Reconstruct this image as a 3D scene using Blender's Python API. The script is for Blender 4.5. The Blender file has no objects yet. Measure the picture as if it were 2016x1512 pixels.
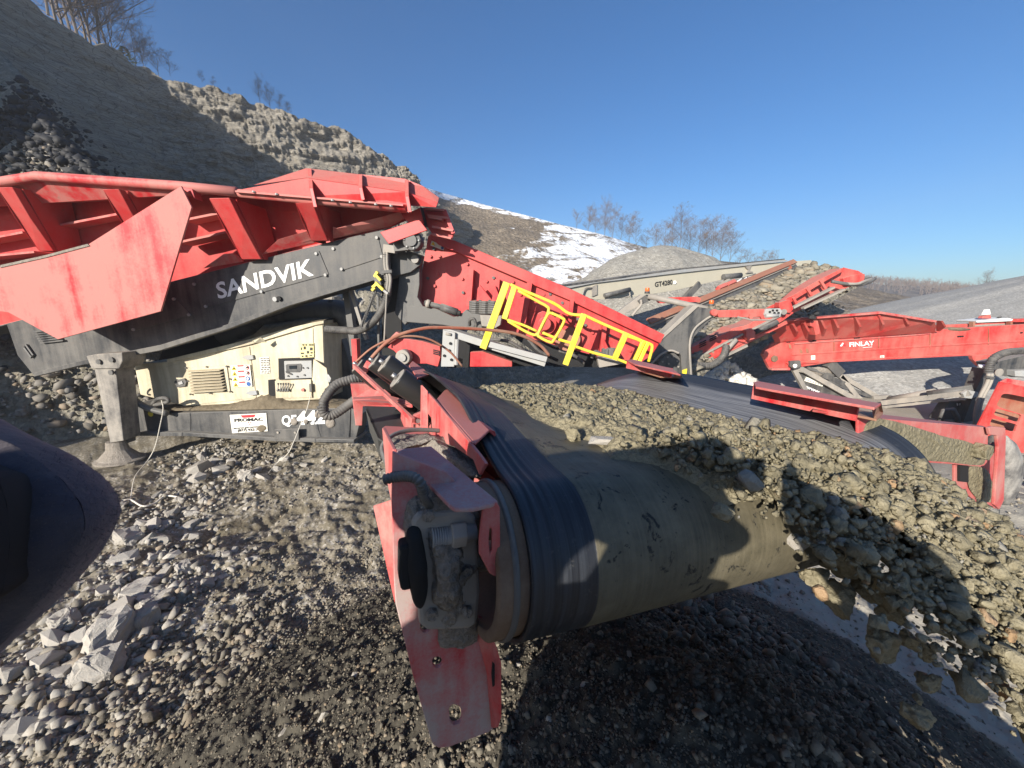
import bpy, bmesh, math, random
import numpy as np
from mathutils import Vector, Matrix, geometry, noise as mnoise
random.seed(7); rng = np.random.default_rng(11)
scn = bpy.context.scene
COL = scn.collection
# ------------------------------------------------------------------ camera, sky, sun, exposure
PITCH = math.radians(12.3); CAMH = 2.6
cam_d = bpy.data.cameras.new('camera'); cam = bpy.data.objects.new('camera', cam_d); COL.objects.link(cam)
cam.location = (0, 0, CAMH); cam.rotation_euler = (math.radians(90) - PITCH, 0, 0)
FPX = 757.0
cam_d.sensor_fit = 'HORIZONTAL'; cam_d.sensor_width = 34.6; cam_d.lens = 34.6 * FPX / 2016.0
cam_d.clip_start = 0.02; cam_d.clip_end = 5000
cam_d.dof.use_dof = True; cam_d.dof.focus_distance = 2.2; cam_d.dof.aperture_fstop = 14.0
scn.camera = cam
L = Vector((0.584, 0.936, -0.399)).normalized()          # direction the sunlight travels
SUN_EL = math.asin(-L.z); SUN_AZ = math.atan2(-L.x, -L.y)  # compass direction of the sun itself
world = bpy.data.worlds.new('World'); scn.world = world; world.use_nodes = True
wn = world.node_tree; bg = wn.nodes['Background']
sky = wn.nodes.new('ShaderNodeTexSky'); sky.sky_type = 'NISHITA'; sky.sun_disc = False
sky.sun_elevation = SUN_EL; sky.sun_rotation = SUN_AZ; sky.altitude = 300; sky.air_density = 1.0; sky.dust_density = 0.9; sky.ozone_density = 6.0
hs = wn.nodes.new('ShaderNodeHueSaturation'); hs.inputs['Saturation'].default_value = 1.12; wn.links.new(sky.outputs[0], hs.inputs['Color']); wn.links.new(hs.outputs[0], bg.inputs[0]); bg.inputs[1].default_value = 0.082
sun_d = bpy.data.lights.new('sun', 'SUN'); sun_d.energy = 5.0; sun_d.angle = math.radians(0.5); sun_d.color = (1.0, 0.93, 0.82)
sun = bpy.data.objects.new('sun', sun_d); COL.objects.link(sun); sun.location = (-20, -30, 40)
sun.rotation_euler = L.to_track_quat('-Z', 'Y').to_euler()
scn.view_settings.view_transform = 'Standard'; scn.view_settings.look = 'None'
scn.view_settings.gamma = 1; scn.view_settings.use_curve_mapping = False
scn.view_settings.exposure = 0.90

# ------------------------------------------------------------------ geometry of the place: rays through the lens meet real planes
FW = Vector((0, math.cos(PITCH), -math.sin(PITCH))); DN = Vector((0, -math.sin(PITCH), -math.cos(PITCH))); RT = Vector((1, 0, 0))
CAM = Vector((0, 0, CAMH))
def ray(px, py): return RT * ((px - 1008) / FPX) + DN * ((py - 756) / FPX) + FW
def onplane(px, py, P0, n):
    d = ray(px, py); return CAM + d * ((P0 - CAM).dot(n) / d.dot(n))
def Y(px, py, y): return onplane(px, py, Vector((0, y, 0)), Vector((0, 1, 0)))
def G(px, py, z=0.0): return onplane(px, py, Vector((0, 0, z)), Vector((0, 0, 1)))
MN = Vector((-0.083, -1, 0)).normalized(); MO = Vector((-6.8, 6.46, 0))        # side plane of the screener, normal towards the viewer
MX = Vector((1, -0.083, 0)).normalized(); UP = Vector((0, 0, 1))
def M(px, py, d=0.0): return onplane(px, py, MO + MN * d, MN)
CA = Vector((-.025, .749, 2.055)); CR = 0.17                                   # head pulley of the near conveyor
_a, _t, _s = math.radians(20.9), math.radians(-4.5), -0.04
CU_ = Vector((math.cos(_a) * math.cos(_t), math.sin(_a) * math.cos(_t), math.sin(_t)))
CV_ = Vector((-math.sin(_a), math.cos(_a), 0)) * math.cos(_s) + Vector((0, 0, math.sin(_s)))
CV_ = (CV_ - CU_ * CV_.dot(CU_)).normalized(); CN_ = CU_.cross(CV_)
def C(u, v, w): return CA + CU_ * u + CV_ * v + CN_ * w
def Cu(px, py, u): return onplane(px, py, CA + CU_ * u, CU_)
def Cv(px, py, v): return onplane(px, py, CA + CV_ * v, CV_)
def Cw(px, py, w): return onplane(px, py, CA + CN_ * w, CN_)
BW = 1.40                                                                      # belt width

# ------------------------------------------------------------------ numpy noise
def _hash(ix, iy, iz, seed):
    h = (ix.astype(np.int64) * 374761393 + iy.astype(np.int64) * 668265263 + iz.astype(np.int64) * 2147483647 + seed * 974711) & 0xffffffff
    h = ((h ^ (h >> 13)) * 1274126177) & 0xffffffff
    h = ((h ^ (h >> 16)) * 2246822519) & 0xffffffff
    return ((h ^ (h >> 15)) & 0xffffff) / float(0xffffff)
def vnoise(x, y, z=None, seed=0):
    x = np.asarray(x, float); y = np.asarray(y, float); z = np.zeros_like(x) if z is None else np.asarray(z, float)
    xi, yi, zi = np.floor(x), np.floor(y), np.floor(z); fx, fy, fz = x - xi, y - yi, z - zi
    fx = fx * fx * (3 - 2 * fx); fy = fy * fy * (3 - 2 * fy); fz = fz * fz * (3 - 2 * fz); r = 0
    zs = (0, 1) if np.any(fz) else (0,)
    for dz in zs:
        wz = fz if dz else 1 - fz
        for dy in (0, 1):
            wy = fy if dy else 1 - fy
            for dx in (0, 1):
                wx = fx if dx else 1 - fx
                r = r + wx * wy * wz * _hash(xi + dx, yi + dy, zi + dz, seed)
    return r * 2 - 1
def fbm(x, y, z=None, o=4, seed=0, gain=0.5):
    s = 0; a = 1.0; f = 1.0
    for i in range(o):
        s = s + a * vnoise(x * f, y * f, None if z is None else z * f, seed + i * 17); a *= gain; f *= 2.03
    return s
def clumps(x, y, cell, seed=0, fill=0.75):
    """height of a bed of rounded lumps, about one per cell"""
    gx, gy = x / cell, y / cell; ix, iy = np.floor(gx), np.floor(gy); h = np.zeros_like(gx)
    for dx in (-1, 0, 1):
        for dy in (-1, 0, 1):
            cx, cy = ix + dx, iy + dy; z0 = np.zeros_like(cx)
            px = cx + _hash(cx, cy, z0, seed); py = cy + _hash(cx, cy, z0 + 1, seed)
            rr = 0.35 + 0.5 * _hash(cx, cy, z0 + 2, seed); ok = _hash(cx, cy, z0 + 3, seed) < fill
            ang = _hash(cx, cy, z0 + 4, seed) * 6.28; el = 0.65 + 0.35 * _hash(cx, cy, z0 + 5, seed)
            ddx, ddy = gx - px, gy - py; a_, b_ = ddx * np.cos(ang) + ddy * np.sin(ang), (-ddx * np.sin(ang) + ddy * np.cos(ang)) / el
            d2 = (a_ * a_ + b_ * b_) / (rr * rr)
            tx, ty = _hash(cx, cy, z0 + 6, seed) - .5, _hash(cx, cy, z0 + 7, seed) - .5
            h = np.maximum(h, np.where(ok & (d2 < 1), rr * np.maximum(0, np.minimum(.72 + .5 * (tx * a_ + ty * b_) / rr, 1.7 * (1 - np.sqrt(d2))) + .25 * (tx * a_ - ty * b_) / rr), 0))
    return h * cell
def sstep(a, b, x):
    t = np.clip((x - a) / (b - a), 0, 1); return t * t * (3 - 2 * t)

# ------------------------------------------------------------------ object helpers
ORD = ['leftmost', 'second', 'third', 'fourth', 'fifth', 'sixth', 'seventh', 'eighth', 'ninth', 'tenth', 'eleventh', 'twelfth', 'thirteenth', 'fourteenth', 'fifteenth', 'sixteenth', 'seventeenth', 'eighteenth', 'nineteenth', 'twentieth']
def nth(i, n, what):
    return ('leftmost ' + what) if i == 0 else ('rightmost ' + what) if i == n - 1 else '%s from left, %s' % (ORD[i], what)
ROOT = {}
def thing(name, label, cat, loc=(0, 0, 0), group=None):
    o = bpy.data.objects.new(name, None); COL.objects.link(o); o.location = loc; o.empty_display_size = .2
    o['label'] = label; o['category'] = cat
    if group: o['group'] = group
    ROOT[o] = Vector(loc); return o
def tag(o, label, cat, group=None, kind=None):
    if label: o['label'] = label
    if cat: o['category'] = cat
    if group: o['group'] = group
    if kind: o['kind'] = kind
    return o
def link(name, me, mat, parent=None, loc=None, smooth=False):
    o = bpy.data.objects.new(name, me); COL.objects.link(o)
    if mat: me.materials.append(mat)
    if parent is not None:
        o.parent = parent; ROOT[o] = ROOT[parent]
    else: ROOT[o] = Vector((0, 0, 0))
    if loc is not None: o.location = loc
    if smooth: me.polygons.foreach_set('use_smooth', [True] * len(me.polygons))
    return o
def fastmesh(name, V, F):
    """V (n,3), F (m,k) numpy"""
    me = bpy.data.meshes.new(name); V = np.asarray(V, np.float32); F = np.asarray(F, np.int32); k = F.shape[1]
    me.vertices.add(len(V)); me.vertices.foreach_set('co', V.ravel())
    me.loops.add(F.size); me.loops.foreach_set('vertex_index', F.ravel())
    me.polygons.add(len(F)); me.polygons.foreach_set('loop_start', np.arange(0, F.size, k, dtype=np.int32))
    me.polygons.foreach_set('loop_total', np.full(len(F), k, np.int32)); me.update(calc_edges=True); me.validate(); return me
def gridfaces(n, m, wrap=False):
    i = np.arange(n - 1)[:, None]; j = np.arange(m if wrap else m - 1)[None, :]; j2 = (j + 1) % m
    return np.stack([i * m + j, i * m + j2, (i + 1) * m + j2, (i + 1) * m + j], -1).reshape(-1, 4)
def mk(name, verts, faces, mat, parent=None, smooth=False):
    me = bpy.data.meshes.new(name); r = ROOT[parent] if parent is not None else Vector((0, 0, 0))
    if parent is None:                                     # a top-level mesh: origin at its base centre
        xs = [v[0] for v in verts]; ys = [v[1] for v in verts]; zs = [v[2] for v in verts]
        r = Vector(((min(xs) + max(xs)) / 2, (min(ys) + max(ys)) / 2, min(zs)))
    me.from_pydata([tuple(Vector(v) - r) for v in verts], [], faces)
    bm = bmesh.new(); bm.from_mesh(me); bmesh.ops.recalc_face_normals(bm, faces=bm.faces); bm.to_mesh(me); bm.free()
    o = link(name, me, mat, parent, None, smooth)
    if parent is None: o.location = r
    return o
def bevel(o, w, seg=2):
    b = o.modifiers.new('bevel', 'BEVEL'); b.width = w; b.segments = seg; b.limit_method = 'ANGLE'; b.angle_limit = math.radians(35); return o
def prism(name, pts, vec, mat, parent=None, holes=None, bev=0):
    pts = [Vector(p) for p in pts]; loops = [pts] + [[Vector(q) for q in h] for h in (holes or [])]
    flat = [p for l in loops for p in l]; n = len(flat)
    if not holes: faces = [list(range(n)), [n + i for i in range(n)][::-1]]
    else:
        tris = geometry.tessellate_polygon(loops); faces = [list(t) for t in tris] + [[n + i for i in t][::-1] for t in tris]
    o0 = 0
    for l in loops:
        k = len(l)
        for i in range(k): a, b = o0 + i, o0 + (i + 1) % k; faces.append([a, b, n + b, n + a])
        o0 += k
    vv = vec if isinstance(vec, list) else [Vector(vec)] * n
    o = mk(name, flat + [p + Vector(q) for p, q in zip(flat, vv)], faces, mat, parent)
    if bev: bevel(o, bev)
    return o
def mp(name, pix, d, th, mat, parent, bev=0.006, holes=None):
    """plate on the screener's side plane, offset d towards the viewer (or one d per corner), th thick"""
    pts = [M(p[0], p[1], p[2] if len(p) > 2 else d) for p in pix]
    hs = [[M(p[0], p[1], d) for p in h] for h in holes] if holes else None
    return prism(name, pts, -MN * th, mat, parent, hs, bev)
def yp(name, pix, y, th, mat, parent, bev=0):
    return prism(name, [Y(p[0], p[1], p[2] if len(p) > 2 else y) for p in pix], (0, th, 0), mat, parent, None, bev)
def spline(pts, n=6):
    pts = [Vector(p) for p in pts]
    if len(pts) < 3: return pts
    P = [pts[0] * 2 - pts[1]] + pts + [pts[-1] * 2 - pts[-2]]; out = []
    for i in range(1, len(P) - 2):
        for k in range(n):
            t = k / n; a, b, c, d = P[i - 1], P[i], P[i + 1], P[i + 2]
            out.append(0.5 * ((2 * b) + (c - a) * t + (2 * a - 5 * b + 4 * c - d) * t * t + (3 * b - a - 3 * c + d) * t ** 3))
    out.append(pts[-1]); return out
def tubegeo(pts, r, seg=8):
    pts = [Vector(p) for p in pts]; n = len(pts); V = []; F = []; prev = None
    for i, p in enumerate(pts):
        t = (pts[min(i + 1, n - 1)] - pts[max(i - 1, 0)]).normalized()
        if prev is None: a = t.orthogonal().normalized()
        else:
            a = prev - t * prev.dot(t); a = a.normalized() if a.length > 1e-6 else t.orthogonal().normalized()
        prev = a; b = t.cross(a); rr = r[i] if isinstance(r, (list, tuple)) else r
        for k in range(seg):
            th = 2 * math.pi * k / seg; V.append(p + (a * math.cos(th) + b * math.sin(th)) * rr)
    for i in range(n - 1):
        for k in range(seg): F.append([i * seg + k, i * seg + (k + 1) % seg, (i + 1) * seg + (k + 1) % seg, (i + 1) * seg + k])
    F.append(list(range(seg))[::-1]); F.append([(n - 1) * seg + k for k in range(seg)]); return V, F
def tube(name, pts, r, mat, parent=None, seg=8, sm=True, n=6):
    p = spline(pts, n) if sm else [Vector(q) for q in pts]
    if isinstance(r, (list, tuple)) and len(r) != len(p): r = [np.interp(i / (len(p) - 1), np.linspace(0, 1, len(r)), r) for i in range(len(p))]
    V, F = tubegeo(p, r, seg); return mk(name, V, F, mat, parent, seg > 6)
def corrugated(name, pts, r, mat, parent, ring=0.012):
    p = spline(pts, 24); tot = sum((p[i + 1] - p[i]).length for i in range(len(p) - 1)); p = spline(pts, max(12, int(tot / ring * 4 / (len(pts) - 1)))); L_ = 0; Q = []; Rr = []
    for i, q in enumerate(p):
        if i: L_ += (q - p[i - 1]).length
        Q.append(q); Rr.append(r * (1 + (0.12 if r < .02 else .07) * math.sin(L_ / ring * 2 * math.pi)))
    V, F = tubegeo(Q, Rr, 12); return mk(name, V, F, mat, parent, True)
def cyl(name, p, q, r, mat, parent=None, seg=16, bev=0):
    V, F = tubegeo([p, q], r, seg); o = mk(name, V, F, mat, parent)
    if seg > 8:
        for f in o.data.polygons: f.use_smooth = len(f.vertices) == 4
    if bev: bevel(o, bev)
    return o
def bar(name, p, q, w, h, mat, parent=None, up=UP, bev=0):
    p, q = Vector(p), Vector(q); t = (q - p).normalized(); s = t.cross(Vector(up)).normalized(); u = s.cross(t)
    c = [p + s * (a * w / 2) + u * (b * h / 2) for a, b in ((-1, -1), (1, -1), (1, 1), (-1, 1))]
    return prism(name, c, q - p, mat, parent, None, bev)
def joined(name, geos, mat, parent=None, smooth=False):
    V = []; F = []
    for v, f in geos:
        k = len(V); V += list(v); F += [[i + k for i in q] for q in f]
    return mk(name, V, F, mat, parent, smooth)
def boxgeo(c, a, b, d):
    """box from corner centre c with half vectors a,b,d"""
    c, a, b, d = map(Vector, (c, a, b, d)); V = [c + a * i + b * j + d * k for i in (-1, 1) for j in (-1, 1) for k in (-1, 1)]
    return V, [[0, 1, 3, 2], [4, 6, 7, 5], [0, 4, 5, 1], [2, 3, 7, 6], [0, 2, 6, 4], [1, 5, 7, 3]]
def text(name, s, p0, xv, yv, mat, parent, bold=0.0, depth=0.004, shear=0.0):
    """flat lettering: left end of the base line at p0, xv spans the whole word, yv the capital height"""
    cu = bpy.data.curves.new(name, 'FONT'); cu.body = s; cu.offset = bold; cu.shear = shear; cu.resolution_u = 3
    t = bpy.data.objects.new(name, cu); COL.objects.link(t); dg = bpy.context.evaluated_depsgraph_get()
    me = bpy.data.meshes.new_from_object(t.evaluated_get(dg)); bpy.data.objects.remove(t)
    co = np.array([v.co[:] for v in me.vertices]); x0, x1 = co[:, 0].min(), co[:, 0].max()
    y1 = 0.69 + bold
    nrm = Vector(xv).cross(Vector(yv)).normalized(); r = ROOT[parent]
    for v in me.vertices:
        v.co = Vector(p0) + Vector(xv) * ((v.co.x - x0) / (x1 - x0)) + Vector(yv) * (v.co.y / y1) + nrm * depth - r
    me.materials.clear(); return link(name, me, mat, parent)
def blob(name, outline, front, back, mat, parent=None, amp=0.0, freq=20, rings=14, seed=0, pw=0.5, sub=4):
    """a lump with a given outline: bulges by 'front' to one side and 'back' to the other"""
    ol = [Vector(p) for p in outline]; ol2 = []
    for i in range(len(ol)):
        a, b, c, d = ol[i - 1], ol[i], ol[(i + 1) % len(ol)], ol[(i + 2) % len(ol)]
        for k in range(sub):
            t = k / sub; ol2.append(0.5 * ((2 * b) + (c - a) * t + (2 * a - 5 * b + 4 * c - d) * t * t + (3 * b - a - 3 * c + d) * t ** 3))
    n = len(ol2); c0 = sum(ol2, Vector()) / n; mR = min(sum((p - c0).length for p in ol2) / n, 1.6 * min((p - c0).length for p in ol2)); V = []; F = []
    front, back = Vector(front), Vector(back)
    for side, h in ((0, front), (1, back)):
        for r in range(rings + 1):
            rho = math.sin(math.pi / 2 * r / rings) if pw == 0.5 else r / rings
            for p in ol2:
                R_ = (p - c0).length; Re = R_ + (mR - R_) * (1 - rho) ** 2; q = c0 + (p - c0) / max(R_, 1e-6) * Re * rho + h * (max(0, 1 - rho * rho) ** pw)
                if amp:
                    nv = Vector((q.x, q.y, q.z + seed)); e = mnoise.fractal(nv * freq, 0.8, 2.1, 5) * amp
                    q = q + h.normalized() * e * (0.4 + 0.6 * (1 - rho)) + (p - c0).normalized() * e * .6 * rho ** 3
                V.append(q)
    m = (rings + 1) * n
    for s in (0, 1):
        for r in range(rings):
            for k in range(n):
                f = [s * m + r * n + k, s * m + r * n + (k + 1) % n, s * m + (r + 1) * n + (k + 1) % n, s * m + (r + 1) * n + k]; F.append(f)
    o = mk(name, V, F, mat, parent, True); bm = bmesh.new(); bm.from_mesh(o.data); bmesh.ops.remove_doubles(bm, verts=bm.verts, dist=1e-5)
    bmesh.ops.recalc_face_normals(bm, faces=bm.faces); bm.to_mesh(o.data); bm.free(); return o
# rock shapes: convex hulls of random points (angular) and noisy icospheres (muddy lumps)
def hullgeo(seed, n=13, flat=.65):
    r = random.Random(seed); bm = bmesh.new()
    for sx in (-1, 1):
        for sy in (-1, 1):
            for sz in (-1, 1): bm.verts.new((sx * r.uniform(.35, 1.0), sy * r.uniform(.3, .85), sz * flat * r.uniform(.3, 1.0)))
    for i in range(n - 3):
        v = Vector((r.gauss(0, 1), r.gauss(0, 1), r.gauss(0, 1))).normalized(); bm.verts.new((v.x * 1.0, v.y * .85, v.z * flat * 1.0))
    bmesh.ops.convex_hull(bm, input=bm.verts); loose = [v for v in bm.verts if not v.link_faces]
    bmesh.ops.delete(bm, geom=loose, context='VERTS'); bmesh.ops.triangulate(bm, faces=bm.faces); bm.verts.index_update()
    V = np.array([v.co[:] for v in bm.verts]); F = np.array([[v.index for v in f.verts] for f in bm.faces]); bm.free(); return V, F
def lumpgeo(seed, sub=2, amp=.35):
    bm = bmesh.new(); bmesh.ops.create_icosphere(bm, subdivisions=sub, radius=1); rr_ = random.Random(seed)
    cuts = [(Vector((rr_.gauss(0, 1), rr_.gauss(0, 1), rr_.gauss(0, 1))).normalized(), rr_.uniform(.55, .85)) for _ in range(7)]
    for v in bm.verts:
        for nn, dd in cuts:
            e = v.co.dot(nn) - dd
            if e > 0: v.co -= nn * e * .9
    s = Vector((seed * 3.1, seed * 1.7, seed * .9))
    for v in bm.verts:
        k = 1 + amp * mnoise.noise(v.co * 1.3 + s) + amp * .7 * mnoise.noise(v.co * 3.1 + s) + amp * .4 * mnoise.noise(v.co * 7 + s); v.co *= k
    V = np.array([v.co[:] for v in bm.verts]); V[:, 2] *= .8; F = np.array([[v.index for v in f.verts] for f in bm.faces]); bm.free(); return V, F
HULLS = [hullgeo(i, 9 + i % 5, .5 + .06 * (i % 6)) for i in range(14)]
CHIPS = [hullgeo(40 + i, 5, .45 + .05 * (i % 5)) for i in range(12)]
LUMPS = [lumpgeo(i + 1, 2, .45) for i in range(10)]
LUMPS3 = [lumpgeo(i + 31, 4, .30) for i in range(8)]
def scatter(name, P, S, shapes, mat, squash=1.0, smooth=False):
    """many stones in one mesh: P (n,3) centres, S (n) radii"""
    n = len(P); pick = rng.integers(0, len(shapes), n); Vs = []; Fs = []; off = 0
    q = rng.normal(size=(n, 4)); q /= np.linalg.norm(q, axis=1)[:, None]; w, x, y, z = q.T
    Rm = np.stack([1 - 2 * (y * y + z * z), 2 * (x * y - z * w), 2 * (x * z + y * w), 2 * (x * y + z * w), 1 - 2 * (x * x + z * z), 2 * (y * z - x * w),
                   2 * (x * z - y * w), 2 * (y * z + x * w), 1 - 2 * (x * x + y * y)], -1).reshape(n, 3, 3)
    for k, (V, F) in enumerate(shapes):
        idx = np.where(pick == k)[0]
        if not len(idx): continue
        vv = np.einsum('nij,vj->nvi', Rm[idx], V) * S[idx][:, None, None]; vv[:, :, 2] *= squash; vv += P[idx][:, None, :]
        ff = F[None] + (np.arange(len(idx)) * len(V))[:, None, None] + off
        Vs.append(vv.reshape(-1, 3)); Fs.append(ff.reshape(-1, 3)); off += len(idx) * len(V)
    me = fastmesh(name, np.concatenate(Vs), np.concatenate(Fs)); return link(name, me, mat, None, None, smooth)
# ------------------------------------------------------------------ materials
class NT:
    def __init__(s, name, rough=.6, spec=.4, metal=0):
        s.m = bpy.data.materials.new(name); s.m.use_nodes = True; s.t = s.m.node_tree; s.b = s.t.nodes['Principled BSDF']
        s.b.inputs['Roughness'].default_value = rough; s.b.inputs['Metallic'].default_value = metal
        s.b.inputs['Specular IOR Level'].default_value = spec; s.geo = s.t.nodes.new('ShaderNodeNewGeometry'); s._obj = None
    def n(s, t, **k):
        x = s.t.nodes.new(t)
        for a, b in k.items(): setattr(x, a, b)
        return x
    def l(s, a, b): s.t.links.new(a, b)
    def pos(s, sc=(1, 1, 1), obj=False):
        mpn = s.n('ShaderNodeMapping'); mpn.inputs['Scale'].default_value = sc
        if obj:
            if not s._obj: s._obj = s.n('ShaderNodeTexCoord')
            s.l(s._obj.outputs['Object'], mpn.inputs[0])
        else: s.l(s.geo.outputs['Position'], mpn.inputs[0])
        return mpn.outputs[0]
    def noise(s, scale, detail=4, rough=.6, vec=None, dist=0):
        x = s.n('ShaderNodeTexNoise'); x.inputs['Scale'].default_value = scale; x.inputs['Detail'].default_value = detail
        x.inputs['Roughness'].default_value = rough; x.inputs['Distortion'].default_value = dist; s.l(vec if vec is not None else s.geo.outputs['Position'], x.inputs['Vector']); return x.outputs['Fac']
    def voro(s, scale, feat='F1', vec=None, out='Distance'):
        x = s.n('ShaderNodeTexVoronoi', feature=feat); x.inputs['Scale'].default_value = scale; s.l(vec if vec is not None else s.geo.outputs['Position'], x.inputs['Vector']); return x.outputs[out]
    def attr(s, name): x = s.n('ShaderNodeAttribute', attribute_name=name); return x.outputs['Fac']
    def ramp(s, fac, stops):
        x = s.n('ShaderNodeValToRGB'); e = x.color_ramp.elements
        while len(e) < len(stops): e.new(.5)
        for i, (p, c) in enumerate(stops):
            e[i].position = p; e[i].color = tuple(c) + (1,) if isinstance(c, (tuple, list)) else (c, c, c, 1)
        s.l(fac, x.inputs[0]); return x.outputs[0]
    def mix(s, fac, a, b, mode='MIX'):
        x = s.n('ShaderNodeMix', data_type='RGBA', blend_type=mode)
        for v, i in ((fac, 0), (a, 6), (b, 7)):
            if hasattr(v, 'node'): s.l(v, x.inputs[i])
            else: x.inputs[i].default_value = v if i == 0 else tuple(v) + (1,)
        return x.outputs[2]
    def math(s, op, a, b=None, clamp=False):
        x = s.n('ShaderNodeMath', operation=op, use_clamp=clamp)
        for v, i in ((a, 0), (b, 1)):
            if v is None: continue
            if hasattr(v, 'node'): s.l(v, x.inputs[i])
            else: x.inputs[i].default_value = v
        return x.outputs[0]
    def upz(s, lo=.3, hi=.9):
        x = s.n('ShaderNodeSeparateXYZ'); s.l(s.geo.outputs['Normal'], x.inputs[0]); return s.ramp(x.outputs[2], [(lo, 0), (hi, 1)])
    def color(s, c):
        if hasattr(c, 'node'): s.l(c, s.b.inputs['Base Color'])
        else: s.b.inputs['Base Color'].default_value = tuple(c) + (1,)
        return s
    def rough(s, c): s.l(c, s.b.inputs['Roughness']); return s
    def bump(s, h, strength=.3, dist=.02):
        x = s.n('ShaderNodeBump'); x.inputs['Strength'].default_value = strength; x.inputs['Distance'].default_value = dist
        s.l(h, x.inputs['Height']); s.l(x.outputs[0], s.b.inputs['Normal']); return s
def paint(name, col, dust=(.40, .335, .265), amt=.5, rough=.42, sc=1.5, streak=.5, top=.8, spec=.4, chips=None):
    k = NT(name, rough, spec)
    big = k.noise(sc, 5, .65); st = k.noise(sc * 5, 4, .6, k.pos((1, 1, .09))); fine = k.noise(sc * 30, 3, .7)
    f = k.math('ADD', k.math('MULTIPLY', big, 1.0), k.math('MULTIPLY', st, streak)); f = k.math('ADD', f, k.math('MULTIPLY', fine, .25))
    c = .5 * (1 + streak + .25); f = k.ramp(f, [(max(0, c - .22), 0), (min(1, c + .16), 1)]) if c < 1 else k.ramp(k.math('MULTIPLY', f, .5), [(c / 2 - .11, 0), (c / 2 + .1, 1)])
    f = k.math('MULTIPLY', f, amt); t = k.math('MULTIPLY', k.upz(.35, .95), k.math('MULTIPLY', k.ramp(fine, [(.2, .55), (.6, 1)]), top))
    f = k.math('MAXIMUM', f, t, True)
    base = k.mix(k.noise(sc * 2.3, 3), [x * .82 for x in col], [min(1, x * 1.12) for x in col])
    if chips:
        base = k.mix(k.ramp(k.noise(sc * 14, 4, .7), [(.66, 0), (.69, 1)]), base, chips)
    k.color(k.mix(f, base, dust)); k.rough(k.mix(f, (rough,) * 3, (.9,) * 3)); k.bump(k.math('ADD', k.math('MULTIPLY', fine, .5), f), .12, .01 / sc)
    return k.m
def simple(name, col, rough=.5, var=.25, sc=8, spec=.4, metal=0, bumps=0, obj=False):
    k = NT(name, rough, spec, metal); v = k.noise(sc, 4, .6, k.pos((1, 1, 1), True) if obj else None)
    k.color(k.mix(v, [x * (1 - var) for x in col], [min(1, x * (1 + var)) for x in col]))
    if bumps: k.bump(k.noise(sc * 4, 5, .65, k.pos((1, 1, 1), True) if obj else None), bumps, .02)
    return k.m
DUST = (.40, .335, .265)
RED = paint('red_paint', (.47, .012, .018), (.42, .25, .20), amt=.26, sc=1.4, chips=(.17, .045, .03))
RED_DUSTY = paint('dusty_red_paint', (.50, .022, .028), (.43, .25, .21), amt=.60, sc=1.1, streak=.7, top=.6, chips=(.20, .07, .045))
RED_WEB = paint('dust_caked_red_paint', (.50, .03, .04), (.40, .34, .315), amt=.92, sc=5, streak=.4, top=.8)
RED_FAR = paint('sun_faded_red_paint', (.50, .022, .022), (.46, .28, .22), amt=.40, sc=1.3, chips=(.22, .06, .04))
RED_NEAR = paint('near_red_paint', (.50, .022, .03), (.45, .33, .28), amt=.58, sc=6, streak=.4, top=.55, chips=(.3, .04, .04))
RED_RUST = paint('rust_red_paint', (.28, .055, .03), (.34, .24, .16), amt=.6, sc=2)
BLACK = paint('black_paint', (.028, .030, .034), (.27, .25, .22), amt=.42, sc=1.6, streak=.8, top=.9, rough=.5)
CHAR = paint('charcoal_paint', (.036, .038, .042), (.25, .235, .21), amt=.36, sc=1.3, streak=.7)
CREAM = paint('cream_paint', (.60, .54, .39), (.27, .215, .145), amt=.55, sc=2.0, streak=1.2, top=.7, rough=.45)
BEIGE = paint('beige_paint', (.50, .465, .36), (.42, .38, .31), amt=.4, sc=.5)
YELLOW = paint('yellow_paint', (.80, .62, .02), (.45, .38, .25), amt=.25, sc=3, top=.3)
GALV = paint('galvanised_steel', (.33, .34, .34), (.36, .33, .29), amt=.5, sc=2, rough=.5)
STEEL = simple('bare_steel', (.32, .31, .30), .38, .3, 20, metal=.7)
WHITE = paint('white_paint', (.80, .80, .77), (.45, .40, .32), amt=.18, sc=3, top=.2)
PALE = paint('pale_dusty_metal', (.20, .19, .175), (.36, .32, .27), amt=.75, sc=1.5)
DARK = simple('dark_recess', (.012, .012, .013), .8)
RUBBER = paint('black_hose_rubber', (.022, .022, .024), (.28, .26, .23), amt=.45, sc=8, streak=.1, top=.6, rough=.55)
RUST = paint('rusty_steel', (.11, .060, .034), (.27, .20, .14), amt=.6, sc=9, streak=.2, rough=.8)
INK = simple('black_print', (.02, .02, .02), .5); REDINK = simple('red_print', (.55, .03, .04), .5)
YELINK = simple('yellow_print', (.80, .52, .03), .5); BLUEINK = simple('blue_print', (.03, .10, .30), .5)
LETTER = simple('white_lettering', (.82, .82, .80), .5, .06); SIGNW = paint('sign_white', (.80, .78, .70), (.42, .35, .25), amt=.22, sc=7, top=0)
LCD = simple('display_glass', (.02, .025, .03), .15); CABLE = simple('pale_cable', (.62, .58, .50), .5)
ORANGE = simple('orange_lens', (.65, .13, .03), .3)
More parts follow.
